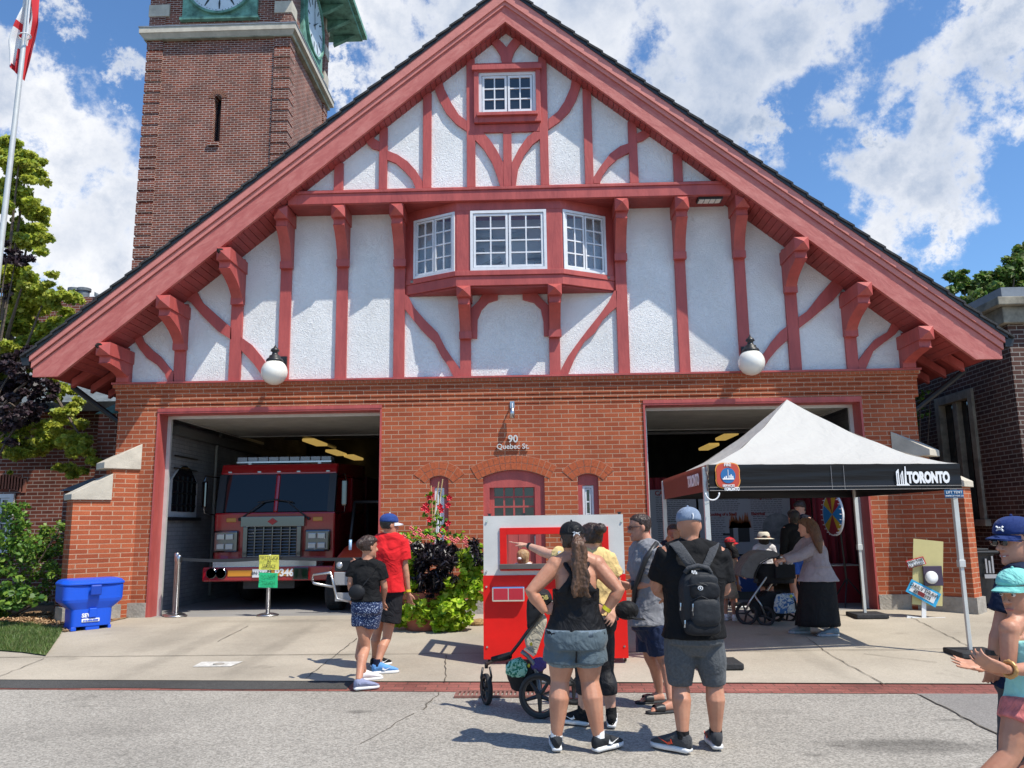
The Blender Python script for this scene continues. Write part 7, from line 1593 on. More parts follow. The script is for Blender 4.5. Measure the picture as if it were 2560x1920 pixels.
c=B.wR+Vector((.10,-.02,-.02)); hc=MB(); hc.ball(c,(.095,.07,.075),16,10); hc.add([c+Vector(v) for v in ((-.07,-.05,-.055),(.14,-.07,-.075),(.14,.05,-.075),(-.07,.05,-.055),(-.07,-.05,-.045),(.14,-.07,-.065),(.14,.05,-.065),(-.07,.05,-.045))],[(0,3,2,1),(4,5,6,7),(0,1,5,4),(1,2,6,5),(2,3,7,6),(3,0,4,7)])
tag(hc.build('hand_held_cap',m_cp,None,rem=.008),'black cap held at hip height by the woman in the yellow tee','cap')
# ---------------------------------------------------------------- man in grey tee and sunglasses
C_=person('man in grey tee, navy shorts, sunglasses and black slides facing left',14,
 dict(fL=(318,1262),fR=(388,1322),hd=(196,192),nk=(232,275),sL=(190,330,.16),sR=(285,345,-.14),eL=(165,520,.18),eR=(262,540,-.14),wL=(95,560,.10),wR=(140,545,-.06),hL=(240,795,.09),hR=(290,795,-.09),kL=(258,985,.06),kR=(335,990,-.06)),
 (-1,.05),SK4,(.165,.155,.175,.185,.135),footd=((-.95,-.2),(-.95,-.25)),headf=(-1,-.12,-.08),arm=1.1,leg=.98,bare=True,hands={'R':dict(d=(-1,0,.1),n=(0,.8,.5),curl=(.7,.8,.5),thumb=1),'L':dict(d=(-.8,-.5,.1),n=(0,-.8,.5),curl=(.7,.8,.5),thumb=-1)})
top(C_,cloth('heather_grey_cotton',(.22,.22,.235),bump=.4,bs=7),.0,.72,grow=.028,disp=[(.018,.11),(.010,.05)]); bottom(C_,cloth('navy_shorts',(.012,.022,.06),rough=.7),.82,.1,grow=.022,flare=.03)
h=hairshell(C_,HB,low=-.045,front=.06,grow=.007); h.build('hair',HB,C_.o,rem=.006,disp=(.01,.015)); glasses(C_)
MB().tube([C_.L(-.022,.086,-.072),C_.L(0,.096,-.070),C_.L(.022,.086,-.072)],[.003,.005,.003],6).build('lips',m_lip,C_.o)
for fp,dd in ((C_.fL,(-.95,-.2)),(C_.fR,(-.95,-.25))):
    d=Vector((dd[0],dd[1],0)).normalized(); sd=Vector((-d.y,d.x,0)); u=Vector((0,0,1)); h=fp-d*.06-u*.012
    so_=MB().loft([(h+d*a+u*.012,sd*w,u*.014) for a,w in ((0,.03),(.03,.042),(.12,.042),(.2,.050),(.26,.045),(.285,.02))],14,p=3.5).build('slide_sandal',m_rub,C_.o,smooth=True)
    MB().loft([(h+d*(.13+.02*i)+u*.045,sd*.052,u*(.030+.006*math.sin(i))) for i in range(5)],16,p=2.6,cap=False).build('strap',m_plas,so_,smooth=True)
MB().tube([C_.sR+Vector((.02,-.03,.085)),C_.sR.lerp(C_.hR,.15)+Vector((-.09,-.10,.05)),C_.sm.lerp(C_.hm,.5)+Vector((-.14,-.10,0)),C_.hm+Vector((-.15,.0,.15))],[.022]*4,6).build('bag_strap',m_plas,C_.o,smooth=True)
w_=C_.wR.lerp(C_.eR,.08); MB().tube([w_+Vector((-.016,0,0)),w_+Vector((.018,0,0))],.040,14).build('black_glove_strap',m_plas,C_.o)
for i,cc in enumerate(((.6,.1,.02),(.1,.5,.1),(.65,.5,.02),(.1,.25,.6),(.5,.1,.5))): MB().ball(C_.wR+Vector((.12+.022*i,-.035,.05)),.013,8,6).build('bead_bracelet',mk('bead_%d'%i,cc,.4),C_.o)
# ---------------------------------------------------------------- man with backpack
D_=person('man in black tee, grey shorts and backwards pale blue cap wearing a backpack',14,
 dict(fL=(462,1575),fR=(664,1552),hd=(494,180),nk=(502,275),sL=(368,365),sR=(668,368),eL=(300,560,.06),eR=(708,570,.04),wL=(345,610,.28),wR=(690,560,.28),hL=(440,870),hR=(608,870),kL=(440,1150,.03),kR=(648,1150,.02)),
 (0,1),SK1,(.195,.185,.205,.205,.145),vox=.0065,footd=((-.75,.65),(.0,1)),headf=(0,1,-.12),arm=1.25,leg=1.08,hs=1.05,hands={})
m_bt=cloth('black_cotton',(.008,.008,.009),bump=.4,bs=6); top(D_,m_bt,.02,.78,grow=.026,disp=[(.016,.12),(.010,.05)])
m_gh=cloth('heather_grey_shorts',(.085,.092,.10),var=.25,vs=60,bump=.3,bs=8); bottom(D_,m_gh,1.0,.2,grow=.020,flare=.012,disp=[(.014,.12)],hemr=.082)
m_bcap=cloth('pale_blue_cap',(.20,.25,.34)); cp=cap(D_,m_bcap,False,low=.012,grow=.012); MB().tube([D_.L(.01,-.112,.07),D_.L(.012,-.118,.05),D_.L(.008,-.116,.03)],.004,5).build('cap_mark',m_wtx,cp)
MB().ball(D_.L(0,.12,.02),(.06,.05,.012),12,6).build('brim',m_bcap,cp)
for fp,dd in ((D_.fL,(-.75,.65)),(D_.fR,(.0,1))): shoe(D_.o,fp,dd,[cloth('dark_grey_mesh',(.05,.052,.058)),m_sole,m_bk],1.12,mk('orange_mark',(.65,.06,.02),.5),high=.006); MB().tube([fp+Vector((0,0,.09)),fp+Vector((0,0,.14))],[.046,.044],14).build('sock',m_bk,D_.o)
# backpack
m_bp=cloth('backpack_nylon',(.024,.026,.030),bump=.07,bs=14,rough=.6); m_bp2=cloth('backpack_panel',(.014,.015,.018),bump=.07,bs=14,rough=.6); m_bp3=cloth('strap_grey',(.055,.057,.062),bump=.2,bs=30)
Yk=D_.Y-.15; 
def BQ(x,y,dy=0): return W(14,x,y,Yk+dy)
bpk=thing('backpack',(BQ(560,850).x,Yk,BQ(560,850).z),'dark grey backpack with zipped front pockets worn by the man in the black tee','backpack')
def padd(pts,y0,th,mat,name,par,bev=.012): 
    P=[BQ(x,y,y0) for x,y in pts]; mb=MB().prism(P,(0,th,0)); return mb.build(name,mat,par,bevel=bev)
def pillow(cx,cy,wx,wy,dy0,depth,mat,name,par,p_=3.2,taper=1.,sk=0.):
    c=BQ(cx,cy,0); a=(BQ(cx+wx,cy).x-c.x); b=(c.z-BQ(cx,cy+wy).z); secs=[]
    for v,g_ in ((0,1),(.35,.99),(.65,.94),(.85,.85),(1,.6)): secs.append((Vector((c.x,Yk+dy0-depth*v,c.z)),Vector((a*g_,0,0)),Vector((0,0,b*g_))))
    return MB().loft(secs,36,p=p_).build(name,mat,par,rem=.007,disp=(.010,.07))
mainb=pillow(555,640,125,205,.06,.17,m_bp,'main_compartment',bpk,3.2)
pillow(565,520,88,50,-.10,.035,m_bp,'upper_pocket',mainb,3.0); pillow(572,570,92,60,-.10,.045,m_bp2,'middle_pocket',mainb,3.0); pillow(575,700,92,90,-.10,.06,m_bp,'front_pocket',mainb,3.4); pillow(560,790,110,52,-.09,.05,m_bp2,'base_panel',mainb,3.4)
MB().tube([BQ(470,470,-.06),BQ(490,440,-.07),BQ(550,425,-.07),BQ(610,440,-.07),BQ(628,470,-.06)],[.016]*5,8).build('top_loop',m_bp3,bpk,smooth=True)
for pts in ([(395,278),(420,300),(450,340),(485,390),(520,440)],[(650,292),(645,320),(625,370),(600,420),(588,445)]):
    S=[]; 
    for i,(x,y) in enumerate(pts): dy=[.13,.02,-.03,-.04,-.05][i]; S.append((BQ(x,y,dy),Vector((.036,0,.012)),Vector((0,.011,0))))
    MB().loft(S,12,p=3).build('shoulder_strap',m_bp3,bpk,smooth=True)
for a,b,c_ in (((482,550),(560,530),(645,560)),((505,640),(570,610),(650,650)),((515,680),(520,730),(530,770))):
    MB().tube([BQ(*a,-.13),BQ(*b,-.155),BQ(*c_,-.13)],.003,5).build('zip',m_plas,mainb)
for x,y in ((443,675),(518,680),(470,780)): MB().tube([BQ(x,y-22,-.165),BQ(x,y,-.17),BQ(x-2,y+22,-.165)],[.006,.004,.006],6).build('zip_pull',m_steel,mainb)
P=[BQ(564+16*math.cos(a),562+14*math.sin(a),-.163) for a in [2*PI*i/20 for i in range(20)]]; o=MB().prism(P,(0,-.003,0)).build('round_badge',m_wtx,mainb); P=[BQ(564+11*math.cos(a),562+9*math.sin(a),-.167) for a in [2*PI*i/20 for i in range(20)]]; b_=MB().prism(P,(0,-.002,0)).build('badge_field',m_bp2,o); P=[BQ(564+5*math.cos(a),562+5*math.sin(a),-.170) for a in [2*PI*i/16 for i in range(16)]]; MB().prism(P,(0,-.002,0)).build('badge_dot',m_wtx,o)
for i,(x,y) in enumerate(((515,462),(522,468),(530,462),(538,470))): MB().box(-.006,.006,-.004,0,-.008,.008,Matrix.Translation(BQ(x,y,-.115))).build('key_charm',m_wtx,mainb)
# ---------------------------------------------------------------- girl with crossbody bag
E_=person('girl in black tee and patterned navy shorts walking beside the boy in red',15,
 dict(fL=(172,1500),fR=(212,1432),hd=(250,392),nk=(238,480),sL=(140,545),sR=(335,552),eL=(112,675,-.02),eR=(372,700,.02),wL=(130,790,.05),wR=(362,805,.14),hL=(188,880),hR=(285,880),kL=(228,1170,.04),kR=(190,1175,.12)),
 (.45,1),SK1,(.145,.115,.125,.135,.095),footd=((.85,.4),(.8,.5)),headf=(.75,.66,-.05),arm=.85,leg=.86,hs=.95)
E_.kL,E_.kR=E_.kL,E_.kR
top(E_,cloth('black_cotton_girl',(.008,.008,.009)),.22,.62,grow=.018,disp=[(.014,.08)])
def dots():
    m=cloth('patterned_navy_cotton',(.03,.045,.10)); t=m.node_tree; b=t.nodes['Principled BSDF']; g=t.nodes.new('ShaderNodeTexCoord'); v=t.nodes.new('ShaderNodeTexVoronoi'); v.inputs['Scale'].default_value=70; t.links.new(g.outputs['Object'],v.inputs[0])
    r=t.nodes.new('ShaderNodeValToRGB'); r.color_ramp.interpolation='CONSTANT'; r.color_ramp.elements[0].color=(.42,.48,.60,1); r.color_ramp.elements[1].position=.30; r.color_ramp.elements[1].color=(.025,.04,.10,1); t.links.new(v.outputs['Distance'],r.inputs[0]); t.links.new(r.outputs[0],b.inputs['Base Color']); return m
bottom(E_,dots(),.36,.24,grow=.018,flare=.03,disp=[(.012,.07)])
h=hairshell(E_,HB,low=-.05); h.ball(E_.L(0,-.10,.03),(.045,.05,.05),12,8); h.build('hair',HB,E_.o,rem=.006,disp=(.008,.015))
cl=MB(); c=E_.L(-.02,-.165,.02)
for i in range(5): cl.tube([c+Vector((-.02,-.01,.045-.02*i)),c+Vector((-.045,-.005,.04-.02*i)),c+Vector((-.055,.02,.035-.02*i))],.005,6)
cl.tube([c+Vector((-.03,-.03,.05)),c+Vector((-.03,-.03,-.05))],.014,8).build('hair_claw',mk('pale_blue_plastic',(.35,.50,.68),.2),E_.o,smooth=True)
m_lil=cloth('lilac_mesh',(.25,.27,.40)); shoe(E_.o,E_.fL,(.85,.4),[m_lil,m_sole,mk('pink_laces',(.6,.15,.22),.6)],.88); shoe(E_.o,E_.fR,(.8,.5),[m_wtx,m_sole],.88)
bg=thing('crossbody_bag',(W(15,160,800,E_.Y-.15).x,E_.Y-.15,W(15,160,800,E_.Y).z),'small black crossbody bag on the back of the girl in the black tee','bag')
c=W(15,160,738,E_.Y-.14); MB().ball(c,(.085,.045,.075),20,12).build('pouch',m_bp2,bg,rem=.007)
S=[(W(15,x,y,E_.Y+dy),Vector((.012,0,.020)),Vector((0,.004,0))) for x,y,dy in ((205,690,-.16),(250,635,-.16),(290,580,-.14),(318,535,-.10),(322,522,.0))]; MB().loft(S,8,p=3).build('strap',m_plas,bg)
# ---------------------------------------------------------------- boy in red tee
F_=person('boy in red tee, black shorts and blue cap with white peak',15,
 dict(fL=(300,1325),fR=(312,1378),hd=(408,225),nk=(402,312),sL=(318,352,.02),sR=(500,358,-.02),eL=(230,490,.06),eR=(532,560,-.03),wL=(160,510,.16),wR=(556,742,.02),hL=(362,745,.02),hR=(448,745,-.02),kL=(318,1050,.08),kR=(388,1100,.0)),
 (.45,1),SK1,(.15,.135,.15,.16,.105),footd=((.6,.75),(.92,.3)),headf=(.8,.55,-.05),arm=.92,leg=.86,hs=1.0)
top(F_,cloth('bright_red_cotton',(.58,.012,.016),bump=.4,bs=6),.02,.68,grow=.03,disp=[(.018,.10)]); bottom(F_,cloth('black_shorts',(.014,.014,.017)),.62,.1,grow=.022,flare=.045)
hairshell(F_,HK,low=-.045,grow=.009).build('hair',HK,F_.o,rem=.006,disp=(.008,.015)); cp=cap(F_,cloth('royal_blue_cap',(.02,.05,.20)),True,low=.022,matb=mk('white_visor',(.6,.62,.68),.5))
m_bs=cloth('blue_white_trainer',(.12,.30,.62)); 
for fp,dd in ((F_.fL,(.6,.75)),(F_.fR,(.92,.3))): shoe(F_.o,fp,dd,[m_bs if fp is F_.fR else m_bk,m_sole,m_wtx],1.0,m_wtx); MB().tube([fp+Vector((0,0,.08)),fp+Vector((0,0,.15))],[.040,.037],12).build('sock',cloth('navy_sock',(.01,.015,.04)),F_.o)
w_=F_.wR.lerp(F_.eR,.08); MB().tube([w_+Vector((0,0,-.012)),w_+Vector((0,0,.012))],.032,14).build('yellow_wristband',mk('yellow_band_b',(.70,.55,.03),.5),F_.o)
# ---------------------------------------------------------------- woman in lilac-grey sweater pushing a stroller
m_lg=cloth('lilac_grey_knit',(.29,.255,.275),bump=.4,bs=8)
H_=person('woman in lilac-grey sweater and long black skirt pushing the grey pram',17,
 dict(fL=(1428,1465),fR=(1690,1492),hd=(1428,500),nk=(1462,590),sL=(1420,640,.10),sR=(1545,650,-.10),eL=(1330,740,.12),eR=(1370,760,-.14),wL=(1215,790,.10),wR=(1215,798,-.12),hL=(1505,940,.07),hR=(1560,940,-.07),kL=(1440,1230,.05),kR=(1620,1230,-.05)),
 (-1,.25),SK2,(.18,.15,.15,.155,.125),vox=.009,footd=((-.95,.1),(-.95,-.1)),headf=(-.9,.42,-.1),hs=.98,hands={'L':dict(d=(-.9,0,-.1),n=(0,0,-1),curl=(.9,1,.7)),'R':dict(d=(-.9,0,-.1),n=(0,0,-1),curl=(.9,1,.7))})
def swing(mb):
    r0=H_.ring(.55,.02); hb=W(17,1535,985,H_.Y); mb.loft([H_.ring(.8,.02),H_.ring(.45,.03),(hb,Vector((.03,-.17,0)),Vector((-.27,-.02,0)))],24)
top(H_,m_lg,.3,1.85,grow=.022,name='sweater',extra=swing,disp=[(.014,.10)],vox=.010)
wc_=W(17,1530,975,H_.Y); bt=W(17,1535,1385,H_.Y); V=[]
mb=MB(); n=48; rs=[]
for i in range(9):
    t=i/8; c=wc_.lerp(bt,t); wx=.225+.055*t; wy=.16+.05*t; rs.append([c+Vector(((wx+.014*t*math.sin(9*a+t))*math.cos(a),(wy+.014*t*math.cos(7*a))*math.sin(a),.0)) for a in [2*PI*j/n for j in range(n)]])
mb.rings(rs).build('skirt',m_bk,H_.o,smooth=True)
h=hairshell(H_,HC,low=-.09,grow=.014); P=[W(17,x,y,H_.Y+dy) for x,y,dy in ((1450,450,-.04),(1490,500,-.10),(1515,570,-.15),(1535,640,-.20),(1560,735,-.21))]
h.tube(P,[.07,.075,.070,.060,.02],14); h.build('long_hair',HC,H_.o,rem=.007,disp=[(.012,.03)])
MB().tube([H_.L(-.06,.05,.055),H_.L(0,.088,.075),H_.L(.06,.05,.055)],.008,6).build('headband',m_wtx,H_.o)
m_gsh=cloth('grey_blue_trainer',(.17,.21,.23))
for fp in (H_.fL,H_.fR): shoe(H_.o,fp,(-.95,.0),[m_gsh,mk('grey_sole',(.30,.32,.34),.6)],.98)
# ---------------------------------------------------------------- man and girl at the right edge
Yn=-8.75
I_=person('smiling man in navy cap, sunglasses and navy tee at the right edge',18,
 dict(fL=Vector((1.9,-8.9,0)),fR=Vector((2.35,-8.6,0)),hd=(800,318),nk=(862,430),sL=(800,545,-.05),sR=(1030,545,.12),eL=(712,850,-.04),eR=(1080,850,.1),wL=(668,1000,-.02),wR=(1080,1050,.1),hL=(840,1180),hR=(980,1180),kL=(850,1700),kR=(990,1700)),
 (-1,-.15),SK4,(.165,.165,.175,.19,.125),vox=.0065,Yd=Yn,footd=((-1,0),(-1,0)),headf=(-1,-.25,-.05),arm=1.05,hs=1.0,hands={'L':dict(d=(-.12,0,-1),n=(.3,.9,0),curl=(.5,.5,.4),thumb=-1)})
for n_,sx in (('fL',-.12),('fR',.12)): pass
top(I_,cloth('navy_tee',(.010,.018,.045)),.0,.66,grow=.024); bottom(I_,cloth('grey_shorts_man',(.06,.06,.065)),.9,.1)
hairshell(I_,mk('grey_hair',(.16,.14,.13),.5,var=.4,vs=30,bump=.6,bs=40),low=-.03,grow=.004).build('hair',HM,I_.o,rem=.006)
cp=cap(I_,cloth('navy_blue_cap',(.012,.03,.13)),True,low=.030,grow=.018); glasses(I_)
c=I_.L(-.025,.106,.075); MB().tube([c+Vector((-.0,-.03,.01)),c+Vector((0,0,-.004)),c+Vector((0,.03,.01))],.005,5).tube([c+Vector((0,-.03,-.012)),c+Vector((0,0,.004)),c+Vector((0,.03,-.012))],.005,5).build('cap_mark',m_wtx,cp)
MB().tube([I_.L(-.028,.080,-.064),I_.L(0,.094,-.072),I_.L(.028,.080,-.064)],[.003,.006,.003],6).build('lips',m_lip,I_.o); MB().tube([I_.L(-.018,.088,-.068),I_.L(0,.096,-.072),I_.L(.018,.088,-.068)],.003,5).build('teeth',m_eye,I_.o)
w_=I_.wL; MB().tube([w_+Vector((0,0,.01)),w_+Vector((0,0,.035))],.033,14).build('black_wristband',m_plas,I_.o)
for fp in (I_.fL,I_.fR): shoe(I_.o,fp,(-1,0),[m_bk,m_sole],1.05)
Yg=-9.05
K_=person('girl in mint cap, mint tank top and pink shorts holding her hands out',18,
 dict(fL=Vector((2.05,-9.15,0)),fR=Vector((2.3,-8.95,0)),hd=(812,622),nk=(842,745),sL=(768,835,-.05),sR=(945,835,.08),eL=(760,1085,-.06),eR=(925,1075,-.16),wL=(625,1062,-.10),wR=(745,1075,-.26),hL=(850,1290,-.03),hR=(950,1290,.04),kL=(765,1590,-.06),kR=(940,1640,.0)),
 (-1,-.25),SK1,(.125,.11,.12,.125,.085),vox=.0055,Yd=Yg,footd=((-1,0),(-1,0)),headf=(-.88,-.45,-.12),arm=.78,leg=.88,hs=.92,hands={'L':dict(d=(-.97,0,.16),n=(.0,-.5,.9),curl=(.06,.10,.08),spread=.09,thumb=-1),'R':dict(d=(-.8,.1,.28),n=(-.1,.6,.6),curl=(.35,.45,.4),thumb=1)})
eyes(K_); hairshell(K_,HB,low=-.04,grow=.006).build('hair',HB,K_.o,rem=.006,disp=(.008,.015)); K2=MB().tube([K_.L(0,-.10,.0),K_.L(.0,-.13,-.06),K_.L(.02,-.13,-.16)],[.03,.035,.015],10).build('ponytail',HB,K_.o,rem=.006)
m_mint=cloth('mint_cotton',(.22,.58,.52)); cp=cap(K_,m_mint,True,low=.040,grow=.014,matb=cloth('mint_peak',(.18,.50,.45)))
mt=cloth('mint_tank_cotton',(.30,.62,.56),bump=.4,bs=6)
mb=MB().loft([K_.ring(t,.014+(.012 if t<.1 else 0)) for t in (.0,.15,.3,.45,.6,.72,.84)],24,p=2.3)
for s in (-1,1): sd=K_.side(1)*s; mb.tube([K_.ring(.8)[0]+K_.f*.085+sd*.055,K_.ring(1.0)[0]+K_.f*.05+sd*.065,K_.ring(1.05)[0]+sd*.065,K_.ring(.8)[0]-K_.f*.085+sd*.055],[.022,.02,.018,.022],8)
mb.build('tank_top',mt,K_.o,rem=.007,disp=[(.012,.07)])
bottom(K_,cloth('coral_shorts',(.58,.17,.16),var=.3,vs=20),.36,.12,grow=.014,flare=.02)
w_=K_.wR.lerp(K_.eR,.12); ax=(K_.wR-K_.eR).normalized(); sc_=MB()
for i in range(12): a=2*PI*i/12; v=Vector((0,math.cos(a),math.sin(a))); sc_.ball(w_+(v-ax*v.dot(ax)).normalized()*.032,(.012,.012,.012),8,6)
sc_.build('gold_scrunchie',mk('gold_fabric',(.50,.27,.09),.4,.2),K_.o,rem=.005,disp=(.006,.02))
for fp in (K_.fL,K_.fR): shoe(K_.o,fp,(-1,0),[m_wtx,m_sole],.85)
# ---------------------------------------------------------------- visitors under the canopy
def simple(label,k,hd,hgt,f,skin,topm,botm,hair,Yd,hs=1.,sl=.6,frac=.8,skirt=None,vox=.010,arms=None,group=None,sz=(.16,.14,.155,.165,.11),legm=None,shoem=None,low=-.06,headf=None):
    """standing figure placed by head pixel; joints follow from the height"""
    h=W(k,*hd,Yd); g0=gz(Yd)+.0; H=(h.z+.115*hs-g0); f2=Vector((f[0],f[1],0)).normalized(); sd=Vector((f2.y,-f2.x,0))
    base=Vector((h.x,Yd,0)); S=H/1.72
    def pt(a,z,b=0): v=base+sd*a*S+f2*b*S; v.z=g0+z*S; return v
    p=Person(); J={}
    ar=arms or {}
    pts=dict(hd=h-f2*.0,nk=pt(0,1.45),sL=pt(-.17,1.40),sR=pt(.17,1.40),eL=pt(-.21,1.12,.02),eR=pt(.21,1.12,.02),wL=pt(-.20,.88,.12),wR=pt(.20,.88,.12),hL=pt(-.085,.90),hR=pt(.085,.90),kL=pt(-.09,.49,.02),kR=pt(.09,.49,.02))
    for n_,v in ar.items(): pts[n_]=pt(*v)
    p=person(label,k,dict(fL=pt(-.10,0),fR=pt(.10,0),**{n_:(v,0) for n_,v in pts.items()}),f,skin,tuple(s_*S*1.0 for s_ in sz),vox=vox,Yd=Yd,footd=((f2.x,f2.y),(f2.x,f2.y)),arm=.95*S,leg=.95*S,hs=hs,group=group,headf=headf)
    top(p,topm,.0 if not skirt else .1,sl,grow=.022,vox=vox); 
    if skirt: 
        c0,c1=p.hm+Vector((0,0,.12*S)),p.hm+Vector((0,0,-skirt*S)); MB().loft([(c0,sd*.15*S,f2*.12*S),(c0.lerp(c1,.4),sd*.19*S,f2*.16*S),(c1,sd*.24*S,f2*.20*S)],24).build('skirt',botm,p.o,smooth=True)
    else: bottom(p,botm,frac,.1,grow=.018,vox=vox)
    if hair: hairshell(p,hair,low=low,grow=.012).build('hair',hair,p.o,rem=.008,disp=(.01,.02))
    for fp in (p.fL,p.fR): shoe(p.o,fp,(f2.x,f2.y),[shoem or m_bk,m_sole],hs*.95)
    return p
m_navy=cloth('dark_navy_uniform',(.012,.014,.024)); m_blk=cloth('matt_black_cloth',(.010,.010,.011)); m_den=cloth('blue_denim',(.02,.07,.30)); m_bei=cloth('beige_cotton',(.40,.30,.22)); m_ws=cloth('white_cotton',(.62,.60,.62))
simple('man in dark navy uniform looking down, farthest visitor under the canopy',17,(1375,325),1.75,(-.9,-.4),SK2,m_navy,m_navy,HB,.5,sl=1.6,frac=1.6,headf=(-.85,-.35,-.45))
p=simple('person in black top and bright blue shorts standing behind the pram',17,(1312,415),1.6,(-.3,1),SK1,m_blk,m_den,HK,-.55,sl=1.5,frac=.55,low=-.11,sz=(.15,.13,.14,.15,.10))
p=simple('child in red cap and black tee standing by the blue display table',17,(742,650),1.2,(.9,.3),SK1,m_blk,cloth('dark_blue_shorts',(.02,.03,.08)),HB,.55,hs=.88,sl=.6,sz=(.14,.125,.135,.14,.10)); cap(p,cloth('red_cap_cotton',(.50,.02,.03)),True,low=.02)
p=simple('child in white brimmed hat and white shirt half hidden by the pram hood',17,(1045,620),1.15,(.1,1),SK1,m_ws,m_blk,HK,-.1,hs=.95,sl=.6,low=-.115,sz=(.15,.13,.14,.15,.10))
r_,f_,u_=frame(p.hf,p.hup); c=p.L(0,0,.035); s_=p.hs
hat=MB().lathe([(.165,-.006),(.13,.004),(.098,.012),(.094,.05),(.085,.085),(.06,.105),(.02,.098),(0,.10)],tuple(c),28).build('sun_hat',mk('cream_straw',(.60,.55,.45),.8,bump=.4,bs=50),p.o,smooth=True); MB().lathe([(.0995,.014),(.100,.034),(.097,.034),(.097,.014)],tuple(c),28).build('hat_band',mk('brown_band',(.25,.09,.05),.7),hat)
simple('small brown-haired girl in beige dress and white shoes under the canopy',17,(712,765),1.0,(.5,.9),SK1,m_bei,m_bei,HM,-1.0,hs=.86,sl=.5,skirt=.34,vox=.008,low=-.115,shoem=m_wtx,sz=(.15,.14,.15,.15,.11))
simple('person raising a pale hand to their face behind the man with the backpack',14,(402,232),1.5,(-.3,-1),SK3,m_navy,m_navy,HB,-2.6,sl=.6,frac=1.6,arms={'wR':(-.02,1.42,.20),'eR':(-.22,1.15,.12)})
p=simple('small blonde child with a white hair tie seen through the booth window',16,(322,345),1.1,(.3,1),SK2,m_ws,m_den,HL,-3.35,hs=.88,sl=.6,vox=.008,arms={'wR':(.12,1.36,.12),'eR':(.2,1.15,.1)})
MB().ball(p.L(-.01,-.13,.01),(.022,.02,.016),10,6).build('hair_tie',m_wtx,p.o)
# ================================================================ strollers
m_fr=mk('stroller_black_frame',(.03,.03,.032),.4,.3); m_grf=mk('stroller_grey_frame',(.20,.20,.21),.35,.6); m_sil=mk('stroller_silver',(.45,.44,.43),.3,.9)
def wheel(c,r,w,axis,par,spokes=5,name='wheel'):
    """axis: unit vector of the axle"""
    ax=Vector(axis).normalized(); q_=Vector((0,0,1)).rotation_difference(ax); M_=Matrix.Translation(Vector(c))@q_.to_matrix().to_4x4()
    def L(mb,prof,n=32):
        rs=[[M_@Vector((a*math.cos(2*PI*j/n),a*math.sin(2*PI*j/n),z)) for j in range(n)] for a,z in prof]; mb.rings(rs,cap=False)
        k=len(mb.v)-len(rs)*n; m=len(rs)
        for j in range(n): mb.f.append((k+(m-1)*n+j,k+(m-1)*n+(j+1)%n,k+(j+1)%n,k+j))
        return mb
    t=L(MB(),[(r*.80,-w*.35),(r*.90,-w*.5),(r*.98,-w*.35),(r,0),(r*.98,w*.35),(r*.90,w*.5),(r*.80,w*.35)]).build('tyre' if False else name,m_rub,par,smooth=True)
    rim=L(MB(),[(r*.72,-w*.3),(r*.81,-w*.36),(r*.81,w*.36),(r*.72,w*.3)])
    for i in range(spokes):
        a=2*PI*i/spokes; rim.tube([M_@Vector((0,0,0)),M_@Vector((r*.76*math.cos(a),r*.76*math.sin(a),0))],[w*.42,w*.26],6)
    rim.tube([M_@Vector((0,0,-w*.6)),M_@Vector((0,0,w*.6))],r*.13,12).build('rim',m_plas,t,smooth=False)
    return t
# jogging stroller in front of the booth
Yj=G(16,88,1262).y; Yr=G(16,420,1352).y
js=thing('jogging_stroller',(W(16,300,1260,(Yj+Yr)/2).x,(Yj+Yr)/2,-.18),'black three-wheeled jogging stroller with beige seat and green bag in its basket before the booth','stroller')
def S(x,y,dy=0,Y=None): return W(16,x,y,(Yj+Yr)/2+dy if Y is None else Y)
fw=S(90,1163,Y=Yj); rr=(S(90,1163,Y=Yj)-S(90,1262,Y=Yj)).length
wheel(fw,rr,.045,(.93,.36,0),js)
rw1=S(425,1205,Y=Yr); rr2=(S(425,1205,Y=Yr)-S(425,1350,Y=Yr)).length; wheel(rw1,rr2,.05,(.30,.95,0),js)
rw2=rw1+Vector((.30,.52,0)); rw2.z=rw1.z; wheel(rw2,rr2,.05,(.30,.95,0),js)
MB().tube([rw1,rw2],.012,8).build('axle',m_fr,js)
f=MB(); top_=S(90,1010,Y=Yj)
for e in (-1,1): f.tube([fw+Vector((.03*e*.93,.03*e*.4,0)),fw+Vector((.045*e,.018*e,.10)),top_+Vector((.03*e,.01*e,-.02))],.010,8)
f.tube([top_+Vector((0,0,-.03)),top_+Vector((0,0,.02))],.016,8).build('front_fork',m_fr,js,smooth=True)
f=MB(); 
for dy in (-.16,.18):
    f.tube([top_,S(170,965,dy*.3),S(245,940,dy*.7),S(300,870,dy),S(350,800,dy),S(420,705,dy),S(500,620,dy)],.014,8)
f.tube([S(500,620,-.16),S(510,610,.0),S(500,620,.18)],.016,8).build('push_frame',m_fr,js,smooth=True)
for dy in (-.17,.2): MB().tube([S(310,925,dy),S(350,955,dy),S(385,1000,dy),S(405,1055,dy),S(418,1120,dy),rw1 if dy<0 else rw2],[.018]*6,8).build('rear_strut',m_grf,js,smooth=True)
f=MB(); f.tube([S(125,975,0),S(200,962,-.05),S(240,950,-.08)],[.02,.03,.03],8); f.build('foot_guard',m_bp2,js,smooth=True)
m_seat=cloth('beige_seat_fabric',(.42,.38,.30)); 
mb=MB().prism([S(x,y,-.13) for x,y in ((352,795),(440,690),(475,740),(420,900),(400,960),(345,930),(330,860))],(0,.28,0)); mb.build('seat',m_seat,js,bevel=.02)
can=MB(); cpt=[(345,790),(343,640),(365,575),(420,548),(480,560),(505,600),(470,640),(400,740)]
can.prism([S(x,y,-.19) for x,y in cpt],(0,.40,0)); can.build('canopy',m_bp2,js,rem=.012,disp=(.02,.1))
